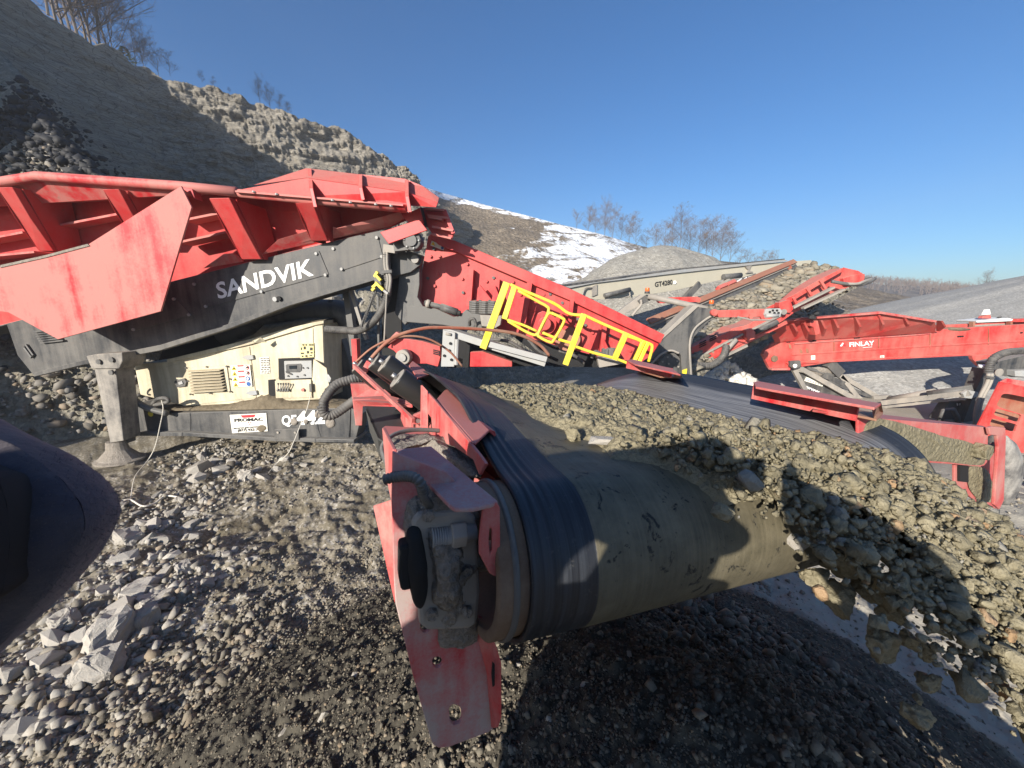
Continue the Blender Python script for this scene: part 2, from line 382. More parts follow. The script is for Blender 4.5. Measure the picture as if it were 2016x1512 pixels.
def mudmat(name, a, b, sc, rough=.75, spec=.35, bumpd=.02, st=.5, isl=False):
    k = NT(name, rough, spec); n1 = k.noise(sc, 5, .65); n2 = k.noise(sc * 7, 4, .7); v = k.voro(sc * 5, 'F1')
    c = k.mix(k.ramp(n1, [(.3, 0), (.7, 1)]), a, b); c = k.mix(k.math('MULTIPLY', k.ramp(n2, [(.35, 1), (.6, 0)]), .45), c, [x * .55 for x in a])
    c = k.mix(k.ramp(n2, [(.64, 0), (.74, .5)]), c, [min(1, x * 1.5) for x in b])
    if isl:
        ri = k.geo.outputs['Random Per Island']; c = k.mix(k.math('MULTIPLY', k.ramp(ri, [(.0, 1), (.5, 0)]), .5), c, [x * .45 for x in a]); c = k.mix(k.ramp(k.math('FRACT', k.math('MULTIPLY', ri, 9.7)), [(.93, 0), (.97, .7)]), c, (.25, .24, .22)); c = k.mix(k.ramp(k.math('FRACT', k.math('MULTIPLY', ri, 23.7)), [(.965, 0), (.98, .7)]), c, (.34, .20, .10))
    k.color(c); k.bump(k.math('ADD', n2, k.math('MULTIPLY', v, .6)), st, bumpd); return k.m
CLAY = mudmat('crushed_stone_mud', (.185, .16, .098), (.30, .26, .168), 11, .55, .45, .010, 1.0)
CLAYL = mudmat('crushed_stone_lumps', (.19, .165, .102), (.30, .262, .175), 11, .6, .4, .010, .9, True)
DRYMUD = mudmat('caked_dry_dust', (.26, .23, .195), (.40, .355, .305), 16, .95, .1, .014, 1.0)
SOIL = mudmat('brown_soil', (.13, .105, .072), (.21, .175, .125), 2.5, .95, .1, .03, .6)
def rockmat(name, a, b, sc=3):
    k = NT(name, .9, .15); v = k.pos((1, 1, 1), True); n1 = k.noise(sc, 5, .65, v); n2 = k.noise(sc * 6, 4, .7, v)
    oi = k.n('ShaderNodeObjectInfo'); c = k.mix(n1, a, b); c = k.mix(k.math('MULTIPLY', k.ramp(n2, [(.4, 0), (.62, 1)]), .55), c, DUST)
    c = k.mix(.35, c, k.mix(oi.outputs['Random'], [x * .6 for x in a], [min(1, x * 1.25) for x in b])); k.color(c); k.bump(n2, .5, .03); return k.m
ROCK = rockmat('pale_limestone', (.31, .295, .265), (.50, .47, .42))
LUMP = CLAY or rockmat('wet_mud_lump', (.24, .21, .13), (.35, .305, .20), 4)
DARKROCK = simple('black_shale', (.022, .022, .024), .7, .5, 3)
ORNG = rockmat('orange_stone', (.45, .22, .09), (.5, .3, .16))
def gravelmat(name, a, b, spread=.5, scale=40):
    """stones of one scattered bed: colour changes from stone to stone through a cell texture"""
    k = NT(name, .9, .15); ri = k.geo.outputs['Random Per Island']
    c = k.mix(k.ramp(ri, [(.0, 0), (.8, .6), (1, 1)]), a, b); c = k.mix(k.ramp(k.math('FRACT', k.math('MULTIPLY', ri, 7.3)), [(.8, 0), (.95, .6)]), c, (.30, .22, .14)); n2 = k.noise(scale * 2, 3, .7)
    c = k.mix(k.math('MULTIPLY', k.ramp(n2, [(.4, 0), (.65, 1)]), .5), c, [x * .6 for x in DUST]); k.color(c); k.bump(n2, .5, .006); return k.m
GRAVEL = gravelmat('grey_gravel', (.10, .088, .066), (.38, .35, .295))
GRAVEL2 = gravelmat('pile_gravel', (.032, .029, .023), (.25, .228, .18), scale=60)  # dark crusty stones, colour lowered further to deepen the mound's shade
def groundmat():
    k = NT('pit_floor', .95, .12); n1 = k.noise(.35, 5, .6); n2 = k.noise(2.2, 6, .65); n3 = k.noise(22, 4, .7); v = k.voro(34, 'F1', out='Color'); far = k.noise(.06, 4, .6)
    sx = k.n('ShaderNodeSeparateColor'); k.l(v, sx.inputs[0])
    c = k.mix(k.ramp(n1, [(.35, 0), (.65, 1)]), (.135, .115, .08), (.22, .192, .142)); c = k.mix(k.ramp(n2, [(.42, 0), (.62, 1)]), c, (.27, .24, .188))
    stones = k.math('MULTIPLY', k.ramp(sx.outputs[1], [(.72, 0), (.8, 1)]), k.ramp(n2, [(.40, .15), (.6, 1)]))
    c = k.mix(k.math('MULTIPLY', stones, .75), c, (.48, .45, .40)); c = k.mix(k.math('MULTIPLY', k.ramp(n3, [(.35, 1), (.55, 0)]), .35), c, (.11, .095, .07))
    # wet dark haul road at right, painted shade at left, pale fine dust
    c = k.mix(k.math('MULTIPLY', k.attr('damp_shade'), k.ramp(far, [(.4, .5), (.6, 1)])), c, (.085, .082, .078)); c = k.mix(k.attr('fine'), c, k.mix(n2, (.28, .255, .21), (.36, .33, .275)))
    c = k.mix(k.attr('mound'), c, k.mix(n3, (.035, .031, .024), (.12, .108, .085))); k.color(c); k.rough(k.mix(k.attr('damp_shade'), (.95,) * 3, (.75,) * 3)); k.bump(k.math('ADD', n3, k.math('MULTIPLY', k.voro(34, 'F1'), .6)), .5, .015); return k.m  # mound tone is lowered too, so its shade reads deeper
GROUND = groundmat()
def cliffmat():
    k = NT('quarry_rock', .95, .1); st = k.noise(1.4, 8, .7, k.pos((.45, .45, 3.2)), .8); n2 = k.noise(.35, 6, .65); n3 = k.noise(4, 6, .75, k.pos((1, 1, 1.8))); v = k.noise(3.0, 5, .75, k.pos((.8, .8, 2.6)), 1.5)
    c = k.mix(k.ramp(st, [(.32, 0), (.66, 1)]), (.22, .20, .17), (.50, .455, .38)); c = k.mix(k.ramp(n2, [(.5, 0), (.66, .28)]), c, (.36, .30, .21)); c = k.mix(k.ramp(v, [(.30, .6), (.40, 0)]), c, (.11, .10, .09))
    c = k.mix(k.ramp(n3, [(.55, 0), (.72, .7)]), c, (.42, .395, .345)); c = k.mix(k.attr('talus'), c, k.mix(n3, (.20, .19, .175), (.28, .265, .245)))
    c = k.mix(k.math('MULTIPLY', k.math('SUBTRACT', 1.0, k.attr('talus')), k.ramp(k.voro(2.6, 'DISTANCE_TO_EDGE', k.pos((.7, .7, 2.4))), [(0, .65), (.06, 0)])), c, (.06, .055, .05))
    k.color(c); k.bump(k.math('ADD', k.math('MULTIPLY', st, 2), k.math('ADD', n3, k.math('MULTIPLY', v, 1.5))), .8, .2); return k.m
CLIFF = cliffmat()
def pilemat(name, a, b, sc, st=.6, snow=False):
    k = NT(name, .95, .1); n1 = k.noise(sc * .15, 5, .6); n2 = k.noise(sc, 5, .75); v = k.voro(sc * 1.6, 'F1', out='Color'); sx = k.n('ShaderNodeSeparateColor'); k.l(v, sx.inputs[0])
    c = k.mix(k.ramp(n1, [(.3, 0), (.7, 1)]), a, b); c = k.mix(k.math('MULTIPLY', k.ramp(sx.outputs[0], [(.5, 0), (1, 1)]), .5), c, [min(1, x * 1.6) for x in b]); c = k.mix(k.math('MULTIPLY', k.ramp(n2, [(.3, 1), (.5, 0)]), .6), c, [x * .4 for x in a])
    if snow: c = k.mix(k.ramp(k.math('ADD', k.attr('snow'), k.math('MULTIPLY', k.math('SUBTRACT', k.noise(.42, 8, .72, k.pos((1, 1, 1.6)), .5), .5), 2.2)), [(.42, 0), (.60, 1)]), c, (.74, .76, .79))
    k.color(c); k.bump(k.math('ADD', n2, k.math('MULTIPLY', k.voro(sc * 1.6), .7)), st, .6 / sc); return k.m
PILE_GREY = pilemat('grey_stockpile', (.24, .225, .195), (.31, .295, .26), 5)
PILE_FINE = pilemat('fine_grey_stockpile', (.29, .28, .255), (.37, .355, .325), 9, .3)
PILE_COARSE = pilemat('coarse_stockpile', (.16, .145, .115), (.26, .24, .195), 7, .9)
HILL = pilemat('bare_hillside', (.13, .105, .078), (.20, .165, .125), 1.6, .6, True)
WOODHILL = pilemat('wooded_hillside', (.12, .10, .085), (.18, .155, .13), .3, .5)
BARK = simple('grey_bark', (.13, .105, .085), .9, .35, 3); TWIG = simple('bare_twigs', (.15, .115, .092), .9, .3, 2)
NEEDLE = simple('pine_needles', (.045, .065, .025), .8, .4, 3)
def beltmat():
    k = NT('conveyor_rubber', .35, .5); u = k.attr('bu'); s_ = k.attr('bs'); cv = k.n('ShaderNodeCombineXYZ'); k.l(k.math('MULTIPLY', u, 130), cv.inputs[0]); k.l(k.math('MULTIPLY', s_, 1.6), cv.inputs[1])
    ln = k.noise(1.0, 5, .7, cv.outputs[0]); n2 = k.noise(14, 5, .65); n3 = k.noise(70, 4, .7)
    rub = k.mix(k.ramp(ln, [(.38, 0), (.62, 1)]), (.010, .011, .015), (.032, .036, .044)); rub = k.mix(k.ramp(n3, [(.6, 0), (.75, .3)]), rub, (.2, .19, .17)); wing = k.math('MULTIPLY', k.ramp(u, [(.72, 0), (.76, 1), (.91, 1), (.95, 0)]) if 0 else k.ramp(k.math('MULTIPLY', u, .7), [(.70, 0), (.76, 1), (.89, 1), (.93, 0)]), k.ramp(ln, [(.36, .1), (.62, 1)])); rub = k.mix(wing, rub, (.23, .23, .235))
    gouge = k.ramp(k.noise(20, 6, .72, k.pos((1, 1, 1.0)), .6), [(.595, 0), (.63, 1)])
    mud = k.mix(k.ramp(n2, [(.35, 0), (.65, 1)]), (.085, .074, .046), (.15, .13, .085)); mud = k.mix(k.ramp(ln, [(.45, 0), (.7, .5)]), mud, (.20, .172, .112)); mud = k.mix(k.ramp(k.noise(4.5, 5, .65), [(.35, .55), (.6, 0)]), mud, (.07, .062, .042)); speck = k.ramp(k.noise(85, 3, .6), [(.66, 0), (.70, 1)]); mud = k.mix(k.math('MULTIPLY', speck, .7), mud, (.035, .032, .024)); mud = k.mix(gouge, mud, (.018, .017, .014))
    m = k.math('ADD', k.attr('mud'), k.math('MULTIPLY', k.math('SUBTRACT', ln, .5), .35)); m = k.math('ADD', m, k.math('MULTIPLY', k.math('SUBTRACT', n2, .5), .2)); m = k.ramp(m, [(.46, 0), (.54, 1)])
    k.color(k.mix(m, rub, mud)); k.rough(k.mix(m, k.mix(ln, (.42,) * 3, (.62,) * 3), (.62,) * 3)); k.bump(k.math('ADD', k.math('MULTIPLY', ln, .6), k.math('SUBTRACT', k.math('MULTIPLY', n3, k.math('MULTIPLY', m, .6)), k.math('MULTIPLY', k.math('MULTIPLY', gouge, m), 1.2))), .5, .004); return k.m
BELT = beltmat()
def felt():
    k = NT('navy_felt', .95, .05); n = k.noise(120, 4, .7); n1 = k.noise(18, 4, .6); k.color(k.mix(k.ramp(n1, [(.35, 0), (.7, 1)]), (.032, .035, .055), (.075, .068, .080)))
    k.b.inputs['Sheen Weight'].default_value = .5; k.b.inputs['Sheen Roughness'].default_value = .6; k.b.inputs['Sheen Tint'].default_value = (.6, .5, .45, 1); k.bump(k.math('ADD', n, n1), .6, .002); return k.m
FELT = felt(); COAT = simple('dark_coat_cloth', (.03, .03, .035), .9); SKIN = simple('skin', (.45, .28, .2), .5); LINING = simple('brown_lining', (.030, .024, .024), .95)
SNOWROCK = rockmat('snowy_stone', (.5, .5, .5), (.62, .61, .58))
# ------------------------------------------------------------------ ground
def mound_h(x, y):
    d = np.sqrt((x - .42) ** 2 + (y - .80) ** 2 + .12) + .10 * vnoise(x * 1.3, y * 1.3, seed=3)
    return 1.66 - .60 * d
def smax(a, b, k=.12):
    h = np.clip(.5 + .5 * (a - b) / k, 0, 1); return b + (a - b) * h + k * h * (1 - h)
def gz0(x, y):
    r = np.hypot(x, y); z = .07 * fbm(x * .45, y * .45, o=3, seed=1) + .03 * fbm(x * 1.7, y * 1.7, o=3, seed=5)
    z = z * sstep(120, 20, r) - .04
    z = smax(z, 6.5 - .75 * np.sqrt((x + 17.5) ** 2 + y ** 2 + .3), .3)                 # unseen mound added at left to shade the ground behind the leg
    z = smax(z, mound_h(x, y), .15); return z
def gz(x, y):
    x = np.asarray(x, float); y = np.asarray(y, float); z = gz0(x, y); r = np.hypot(x, y)
    onm = sstep(-.08, .12, mound_h(x, y)); near = sstep(16, 4, r)
    fine = sstep(1.2, 2.0, x) * sstep(.7, 1.5, y) * (1 - onm)
    rough = (clumps(x, y, .070, 4, .45) * .5 + clumps(x + 3, y, .030, 9, .6) * .55) * onm
    soft = np.exp(-((x + 1.9) / 1.2) ** 2 - ((y - 4.4) / 1.7) ** 2)
    band = sstep(.25, -.05, np.abs(fbm(x * .6, y * .6, o=3, seed=21)) - .1)
    rough = rough + (1 - onm) * (1 - .3 * fine) * (1 - .85 * soft) * (clumps(x, y, .12, 14, .15) * .3 + clumps(x, y, .05, 19, .25) * .25)
    return z + near * (rough + (.012 + .02 * (1 - onm) * (1 - .7 * fine)) * fbm(x * 9, y * 9, o=4, seed=31))
def build_ground():
    th = np.concatenate([np.radians(np.linspace(-66, 66, 800)), np.radians(np.linspace(66, 294, 90))[1:-1]])
    rr = np.concatenate([np.linspace(.02, .5, 12)[:-1], .5 * (9 / .5) ** np.linspace(0, 1, 470), 9 * (900 / 9) ** np.linspace(0, 1, 130)[1:]])
    T, R_ = np.meshgrid(th, rr); x, y = R_ * np.sin(T), R_ * np.cos(T); z = gz(x, y); V = np.stack([x, y, z], -1).reshape(-1, 3)
    me = fastmesh('ground', V, gridfaces(len(rr), len(th), True)); onm = sstep(-.08, .12, mound_h(x, y))
    fine = (sstep(1.2, 2.2, x) * sstep(.7, 1.6, y) * (1 - onm) * sstep(16, 9, y)).ravel()
    damp_shade = (sstep(2.5, 6, x) * sstep(7, 9, y) * sstep(40, 15, y) + sstep(-6, -9, x) * sstep(6.8, 8.5, y) * sstep(30, 12, y) * .8).ravel()  # wet road at right; the left term paints shade behind the leg
    for nm, a in (('fine', fine), ('damp_shade', damp_shade), ('mound', onm.ravel())):
        at = me.attributes.new(nm, 'FLOAT', 'POINT'); at.data.foreach_set('value', np.clip(a, 0, 1).astype(np.float32))
    o = link('ground', me, GROUND, None, None, True); o['kind'] = 'structure'; return o
build_ground()
# ------------------------------------------------------------------ quarry wall: cut rock above, talus below
def wall(name, pts, outs, talus=.45, seed=0, n=260, m=110, mat=None, top_back=9.0, rough=1.0):
    """pts: (x,y,z top) along the wall, outs: outward direction of each"""
    P = np.array(pts, float); O = np.array(outs, float); O /= np.linalg.norm(O, axis=1)[:, None]
    s = np.linspace(0, len(P) - 1, n); top = np.stack([np.interp(s, range(len(P)), P[:, k]) for k in range(3)], -1); od = np.stack([np.interp(s, range(len(P)), O[:, k]) for k in range(2)], -1)
    cum = np.concatenate([[0], np.cumsum(np.hypot(*(np.diff(top[:, :2], axis=0)).T))]); V = []; tal = []
    top[:, 2] += .5 * fbm(cum * .25, cum * 0 + seed, o=4, seed=seed) + .25 * vnoise(cum * 1.3, cum * 0, seed=seed + 2)
    for i, t in enumerate(np.concatenate([[-1, -.5], np.linspace(0, 1, m)])):
        if t < 0:
            p = top.copy(); p[:, :2] += od * (t * top_back); p[:, 2] += -t * .8 + .4 * vnoise(cum * .4, cum * 0 + t * 5, seed=seed + 7); V.append(p); tal.append(np.zeros(n)); continue
        tl = talus + .08 * fbm(cum * .12, cum * 0, o=3, seed=seed + 5); z = top[:, 2] * (1 - t) - .5 * t; frac = 1 - t
        out = np.where(frac > tl, (1 - frac) * top[:, 2] * .16, (1 - tl) * top[:, 2] * .16 + (tl - frac) * top[:, 2] * 1.35)
        rk = sstep(-.03, .06, frac - tl) ; bed = np.round(z * 1.1 + .4 * vnoise(cum * .1, z * .3, seed=seed)) ; c2 = cum
        rgh = rough * np.interp(s, [4.5, 6.5], [.35, 1.0]); disp = rk * rgh * (.30 * fbm(c2 * .35, z * .5, o=5, seed=seed + 3) + .55 * (_hash(bed, np.floor(c2 * .5 + 3 * _hash(bed, bed * 0, bed * 0, 3)), bed * 0, seed) - .5) + .38 * (_hash(np.floor(z * 2.6 + .3 * vnoise(c2 * .3, z * .4, seed=9)), np.floor(c2 * 1.5 + 5 * _hash(np.floor(z * 2.6), z * 0, z * 0, 8)), z * 0, seed + 1) - .5) + .16 * (_hash(np.floor(z * 6), np.floor(c2 * 3.7 + 5 * _hash(np.floor(z * 6), z * 0, z * 0, 8)), z * 0, seed + 2) - .5) + .08 * fbm(c2 * 1.6, z * 3.2, o=4, seed=seed + 4)
              + .15 * np.abs(fbm(c2 * .8, z * .15, o=3, seed=seed + 8))) + (1 - rk) * (.16 * fbm(c2 * .5, out * .6, o=5, seed=seed + 9) + .14 * np.abs(fbm(c2 * .9, out * .12, o=3, seed=seed + 10)))
        p = np.stack([top[:, 0] + od[:, 0] * (out + disp), top[:, 1] + od[:, 1] * (out + disp), z], -1); V.append(p); tal.append(1 - rk)
    V = np.array(V); me = fastmesh(name, V.reshape(-1, 3), gridfaces(V.shape[0], n)); at = me.attributes.new('talus', 'FLOAT', 'POINT'); at.data.foreach_set('value', np.array(tal, np.float32).ravel())
    o = link(name, me, mat or CLIFF, None, None, False); o['kind'] = 'structure'; return o
wall('quarry_wall', [(-40, -22, 19), (-31, -16, 19.5), (-29, 0, 19.8), (-28.2, 14, 19.8), (-28, 26.6, 19.7), (-26.6, 32, 19.0), (-24.6, 33.5, 18.9), (-21.3, 35.2, 18.4), (-18.9, 36.2, 17.7), (-15.0, 38.4, 16.9), (-12.0, 40.0, 16.3), (-10.4, 40.7, 15.6), (-9.0, 41.4, 14.7), (-8.4, 42.5, 13.6), (-7.4, 45, 12.5), (-5, 49, 11.5)],
     [(.9, .3), (1, .1), (1, 0), (1, 0), (1, -.05), (.8, -.6), (.5, -.85), (.47, -.88), (.47, -.88), (.47, -.88), (.5, -.86), (.55, -.8), (.8, -.6), (1, -.3), (1, -.35), (1, -.4)], .40, 3, 620, 170)
# dark muck bank in front of the wall, black stones along its crest
def bank():
    crest = np.array([(-29, 24, 17.2), (-22.9, 20, 13.5), (-19.2, 17.2, 11.0), (-15.6, 14.2, 8.6), (-12.2, 11.5, 6.6), (-9.9, 10, 5.35), (-8.3, 9.2, 4.0), (-6.6, 8.9, 2.6), (-4.5, 9.2, 1.0), (-3.2, 9.6, -.3)]); n, m = 200, 70
    s = np.linspace(0, len(crest) - 1, n); c = np.stack([np.interp(s, range(len(crest)), crest[:, k]) for k in range(3)], -1); cum = s * 5
    c[:, 2] += .35 * fbm(cum * .3, cum * 0, o=4, seed=77); V = []
    for t in np.linspace(-1, 1, m):
        a = abs(t); d = np.array([-.75, -.65]) if t > 0 else np.array([-.1, 1.0]); run = c[:, 2:3] * (1.05 if t > 0 else 1.2) * a; p = c.copy(); p[:, :2] += d * run; p[:, 2] = c[:, 2] * (1 - a) - .5 * a - .3 * a * (1 - a)
        p[:, 2] += (.12 + .2 * (1 - a)) * fbm(p[:, 0] * .9, p[:, 1] * .9, o=5, seed=78); V.append(p)
    V = np.array(V); o = link('muck_bank', fastmesh('muck_bank', V.reshape(-1, 3), gridfaces(m, n)), PILE_COARSE, None, None, True); o['kind'] = 'structure'
    k = 3500; si = rng.uniform(3.5, 8.6, k); cc = np.stack([np.interp(si, range(len(crest)), crest[:, q]) for q in range(3)], -1); t = rng.uniform(0, 1, k); cc[:, :2] += np.array([[-.75, -.65]]) * cc[:, 2:3] * 1.05 * t[:, None]; cc[:, 2] = cc[:, 2] * (1 - t) + .05; o = scatter('bank_rubble', cc, np.minimum(.22, .02 + rng.exponential(.035, k)), CHIPS, gravelmat('bank_stone', (.10, .095, .085), (.36, .34, .31), scale=4), .8); tag(o, 'grey broken rubble lying on the lower face of the muck bank at the left edge', 'rubble', kind='stuff')
    k = 3600; si = rng.uniform(2, len(crest) - 2.2, k); cc = np.stack([np.interp(si, range(len(crest)), crest[:, q]) for q in range(3)], -1); t = rng.exponential(.13, k) * rng.choice([1, 1, 1, -.4], k)
    t = np.clip(t, -.3, .8); dirn = np.where(t[:, None] > 0, np.array([[-.75, -.65]]), np.array([[-.7, -.7]])); cc[:, :2] += dirn * cc[:, 2:3] * 1.05 * t[:, None]; cc[:, 2] *= (1 - np.abs(t)); cc[:, 2] += rng.uniform(-.1, .25, k)
    o = scatter('black_stones', cc, np.minimum(.26, .03 + rng.exponential(.045, k)), HULLS, DARKROCK, .8); tag(o, 'black stones strewn over the crest of the dark muck bank at the left edge', 'stones', kind='stuff')
bank()
# bare hillside with old snow
def hillside():
    cr = [(790, 335, 60), (835, 368, 60), (865, 378, 60), (950, 402, 60), (1040, 425, 58), (1100, 441, 57), (1180, 460, 56), (1240, 478, 56), (1330, 502, 58), (1430, 515, 62), (1530, 522, 68), (1640, 560, 75), (1750, 590, 85)]
    top = np.array([Y(*c) for c in cr]); n, m = 260, 90; s = np.linspace(0, len(cr) - 1, n); c = np.stack([np.interp(s, range(len(cr)), top[:, k]) for k in range(3)], -1); V = []; S = []
    for i, t in enumerate(np.concatenate([[-1], np.linspace(0, 1, m)])):
        p = c.copy()
        if t < 0: p[:, 1] += 25; p[:, 2] -= 3
        else:
            p[:, 1] -= t * 30; p[:, 0] -= t * (-5); p[:, 2] = c[:, 2] * (1 - t ** .9) - .5 * t; p[:, 2] += min(1, t * 6) * .35 * fbm(p[:, 0] * .25, p[:, 1] * .25, o=5, seed=41)
        V.append(p); ss = s / (len(cr) - 1)
        right = sstep(.26, .46, ss + .18 * max(t, 0)); crest = sstep(.085, .0, max(t, 0) + 0 * ss); S.append(np.clip(np.maximum(right * .60 * sstep(.9, .5, ss), crest * .7 * sstep(.05, .12, ss) * sstep(.62, .5, ss)), 0, 1))
    V = np.array(V); me = fastmesh('hillside', V.reshape(-1, 3), gridfaces(m + 1, n)); at = me.attributes.new('snow', 'FLOAT', 'POINT'); at.data.foreach_set('value', np.array(S, np.float32).ravel())
    o = link('hillside', me, HILL, None, None, True); o['kind'] = 'structure'
hillside()
def far_hill():
    cr = [(1380, 545, 170), (1500, 545, 170), (1600, 548, 165), (1700, 556, 160), (1780, 565, 160), (1860, 574, 160), (1930, 583, 160), (2016, 588, 165), (2200, 592, 170), (2600, 594, 200)]; top = np.array([Y(*c) for c in cr]); n, m = 160, 30
    s = np.linspace(0, len(cr) - 1, n); c = np.stack([np.interp(s, range(len(cr)), top[:, k]) for k in range(3)], -1); V = []
    for t in np.concatenate([[-1], np.linspace(0, 1, m)]):
        p = c.copy()
        if t < 0: p[:, 1] += 60; p[:, 2] -= 10
        else: p[:, 1] -= t * 70; p[:, 2] = c[:, 2] * (1 - t) - .6 * t + .8 * min(1, t * 5) * fbm(p[:, 0] * .05, p[:, 1] * .05, o=4, seed=51)
        V.append(p)
    V = np.array(V); o = link('wooded_hill', fastmesh('wooded_hill', V.reshape(-1, 3), gridfaces(m + 1, n)), WOODHILL, None, None, True); o['kind'] = 'structure'; return V
FH = far_hill()
# ------------------------------------------------------------------ stockpiles
def pile(name, label, cx, cy, r, h, mat, seed, rough=.05, ridge=None, lump=0, n=150, m=70, kind=None):
    th = np.linspace(0, 2 * np.pi, n, endpoint=False); V = []
    for a in np.linspace(0, 1, m):
        rr = a * r; x, y = rr * np.cos(th), rr * np.sin(th)
        if ridge: x = x + np.sign(np.cos(th)) * ridge * np.minimum(1, np.abs(np.cos(th)) * 2.2) * min(1, a * 6)
        z = h * (1 - np.sqrt(a * a + .006)) * 1.0 - .25 * a; z = z + rough * h * fbm(x * 2.2 / r * 2 + seed, y * 2.2 / r * 2, o=5, seed=seed) * (.3 + .7 * min(1, a * 3)) + .04 * h * np.abs(fbm(np.cos(th) * 6, np.sin(th) * 6, o=3, seed=seed + 1)) * a
        if lump: z = z + clumps(x, y, lump, seed, .85) * .8
        V.append(np.stack([x, y, z], -1))
    me = fastmesh(name, np.array(V).reshape(-1, 3), gridfaces(m, n, True)); o = link(name, me, mat, None, (cx, cy, 0), True); tag(o, label, 'gravel pile'); return o
pile('gravel_pile', 'big smooth grey stockpile with a thin snow line on its crest behind the beige conveyor', 10.2, 27.5, 10.5, 6.7, PILE_GREY, 5, .03, 1.6)
pile('gravel_pile', 'fine pale grey sand stockpile rising out of frame behind the long red feed hopper', 46.0, 26.0, 23, 6.9, PILE_FINE, 8, .012)
pile('gravel_pile', 'coarse gravel cone below the head of the upper red conveyor', 11.6, 15.4, 4.6, 2.9, PILE_COARSE, 11, .04, 0, .22, 260, 120)
pile('gravel_pile', 'low grey sand heap under the belly of the long red feed hopper', 12.8, 13.2, 4.2, 1.25, PILE_FINE, 14, .03, 1.0)
pile('gravel_pile', 'grey waste heap under the beige conveyor, left of the lump laden belt', 8.2, 24.0, 6.0, 3.3, PILE_COARSE, 17, .04, 1.2, .25, 260, 110)
pile('gravel_pile', 'tall pile of slabby broken stone left behind the screen box tail', -1.5, 15.0, 3.2, 1.6, PILE_COARSE, 19, .05, 1.0, .3, 220, 90)
# fuzzy snow line on the crest of the big stockpile
def snowline():
    V, F = tubegeo([Vector((7.0 + i * .45, 26.6 - .05 * i, 6.28 + .12 * math.sin(i * .9) - .02 * (i - 6) ** 2 * .8)) for i in range(12)], [.02] + [.09] * 10 + [.02], 6); o = mk('snow_strip', V, F, simple('old_snow', (.8, .82, .85), .8, .05)); tag(o, 'thin strip of old snow along the crest of the big grey stockpile', 'snow', kind='stuff')
# ------------------------------------------------------------------ bare trees
def tree_geo(seed, h, spread=.32, twigs=5, levels=4, lean=0):
    r = random.Random(seed); trunk = []; crown = []
    def grow(p, d, ln, rad, lv):
        n = (5, 3, 3, 2, 1)[lv]; pts = [p.copy()]; q = p.copy(); dd = d.copy()
        for i in range(n):
            dd = (dd + Vector((r.gauss(0, (.05, .1, .12, .12, .12)[lv]), r.gauss(0, (.05, .1, .12, .12, .12)[lv]), r.gauss(0, .05) + .05))).normalized(); q = q + dd * ln / n; pts.append(q.copy())
        rr = [rad * (1 - .62 * i / n) for i in range(n + 1)]; (trunk if lv == 0 else crown).append(tubegeo(pts, rr, 6 if lv == 0 else 3))
        if lv >= levels: return
        for k in range(twigs + (16, 3, 1, 0, 0)[lv]):
            f = r.uniform(.10 if lv == 0 else .12, 1.0); i = min(n - 1, int(f * n)); b = pts[i].lerp(pts[i + 1], f * n - i)
            ax = Vector((r.gauss(0, 1), r.gauss(0, 1), 0)).normalized(); nd = (dd * (.75 if lv else .8) + ax * r.uniform(.45, 1.0) * spread * 4 + Vector((0, 0, .22))).normalized()
            grow(b, nd, ln * r.uniform(.42, .68) * (1.1 - .5 * f), max(rad * (1 - .62 * f) * .5, .0058 * h / 8), lv + 1)
    grow(Vector((0, 0, -.3)), Vector((lean, 0, 1)).normalized(), h * .80, h * .0072, 0); return trunk, crown
TV = []
for i in range(6):
    t, c = tree_geo(100 + i, 8.0, .30 + .05 * (i % 3), 4, 4); o = []
    for nm, g, mt in (('trunk', t, BARK), ('crown', c, TWIG)):
        V = []; F = []
        for v, f in g: k = len(V); V += [tuple(x) for x in v]; F += [[q + k for q in ff] for ff in f]
        me = bpy.data.meshes.new(nm); me.from_pydata(V, [], F); me.materials.append(mt); o.append(me)
    TV.append(o)
def tree(loc, h, var, label, group, rot=0, nm='bare_tree'):
    e = thing(nm, label, 'tree', loc, group); e.rotation_euler.z = rot; s = h / 8.0; e.scale = (s, s, s)
    for nme, me in zip(('trunk', 'crown'), TV[var]): o = bpy.data.objects.new(nme, me); COL.objects.link(o); o.parent = e
    return e
GT = 'bare trees along the top of the quarry wall'
for i, (px, py, y, h) in enumerate([(92, 12, 27.5, 9.5), (112, 45, 28.5, 11.5), (128, 60, 29, 12.5), (143, 72, 29.5, 11), (158, 84, 30, 12), (172, 92, 30.5, 10.5), (182, 100, 30.5, 12.5), (200, 108, 31, 11.5), (217, 120, 31.5, 9.0), (228, 128, 31.8, 5.5)]):
    tree(Y(px, py + 4, y), h, i % 6, nth(i, 10, 'tall bare tree in the stand on the shaded quarry rim'), GT, i * 1.3)
for i, (px, py, y, h, lb) in enumerate([(268, 141, 33.5, 3.6, 'round crowned bare tree beside the small pine on the quarry rim'), (284, 143, 33.8, 3.2, 'slim bare tree right of the round crowned one on the quarry rim'), (312, 148, 34.3, 2.1, 'low bushy bare tree on the quarry rim, left of the sunlit rock'), (335, 148, 34.8, 1.7, 'smallest bare bush on the quarry rim above the vertical pale streak')]):
    tree(Y(px, py, y), h, (i + 2) % 6, lb, GT, i)
for i, (px, py, y, h, lb) in enumerate([(398, 160, 36, .9, 'tiny bare sapling on the rim above the sunlit cliff, left of the others'), (420, 168, 36.5, .8, 'tiny bare sapling on the rim above the sunlit cliff, right of its twin'), (452, 182, 37, .5, 'stub of a bush on the rim of the sunlit cliff')]):
    tree(Y(px, py + 2, y), h, (i + 1) % 6, lb, GT, i)
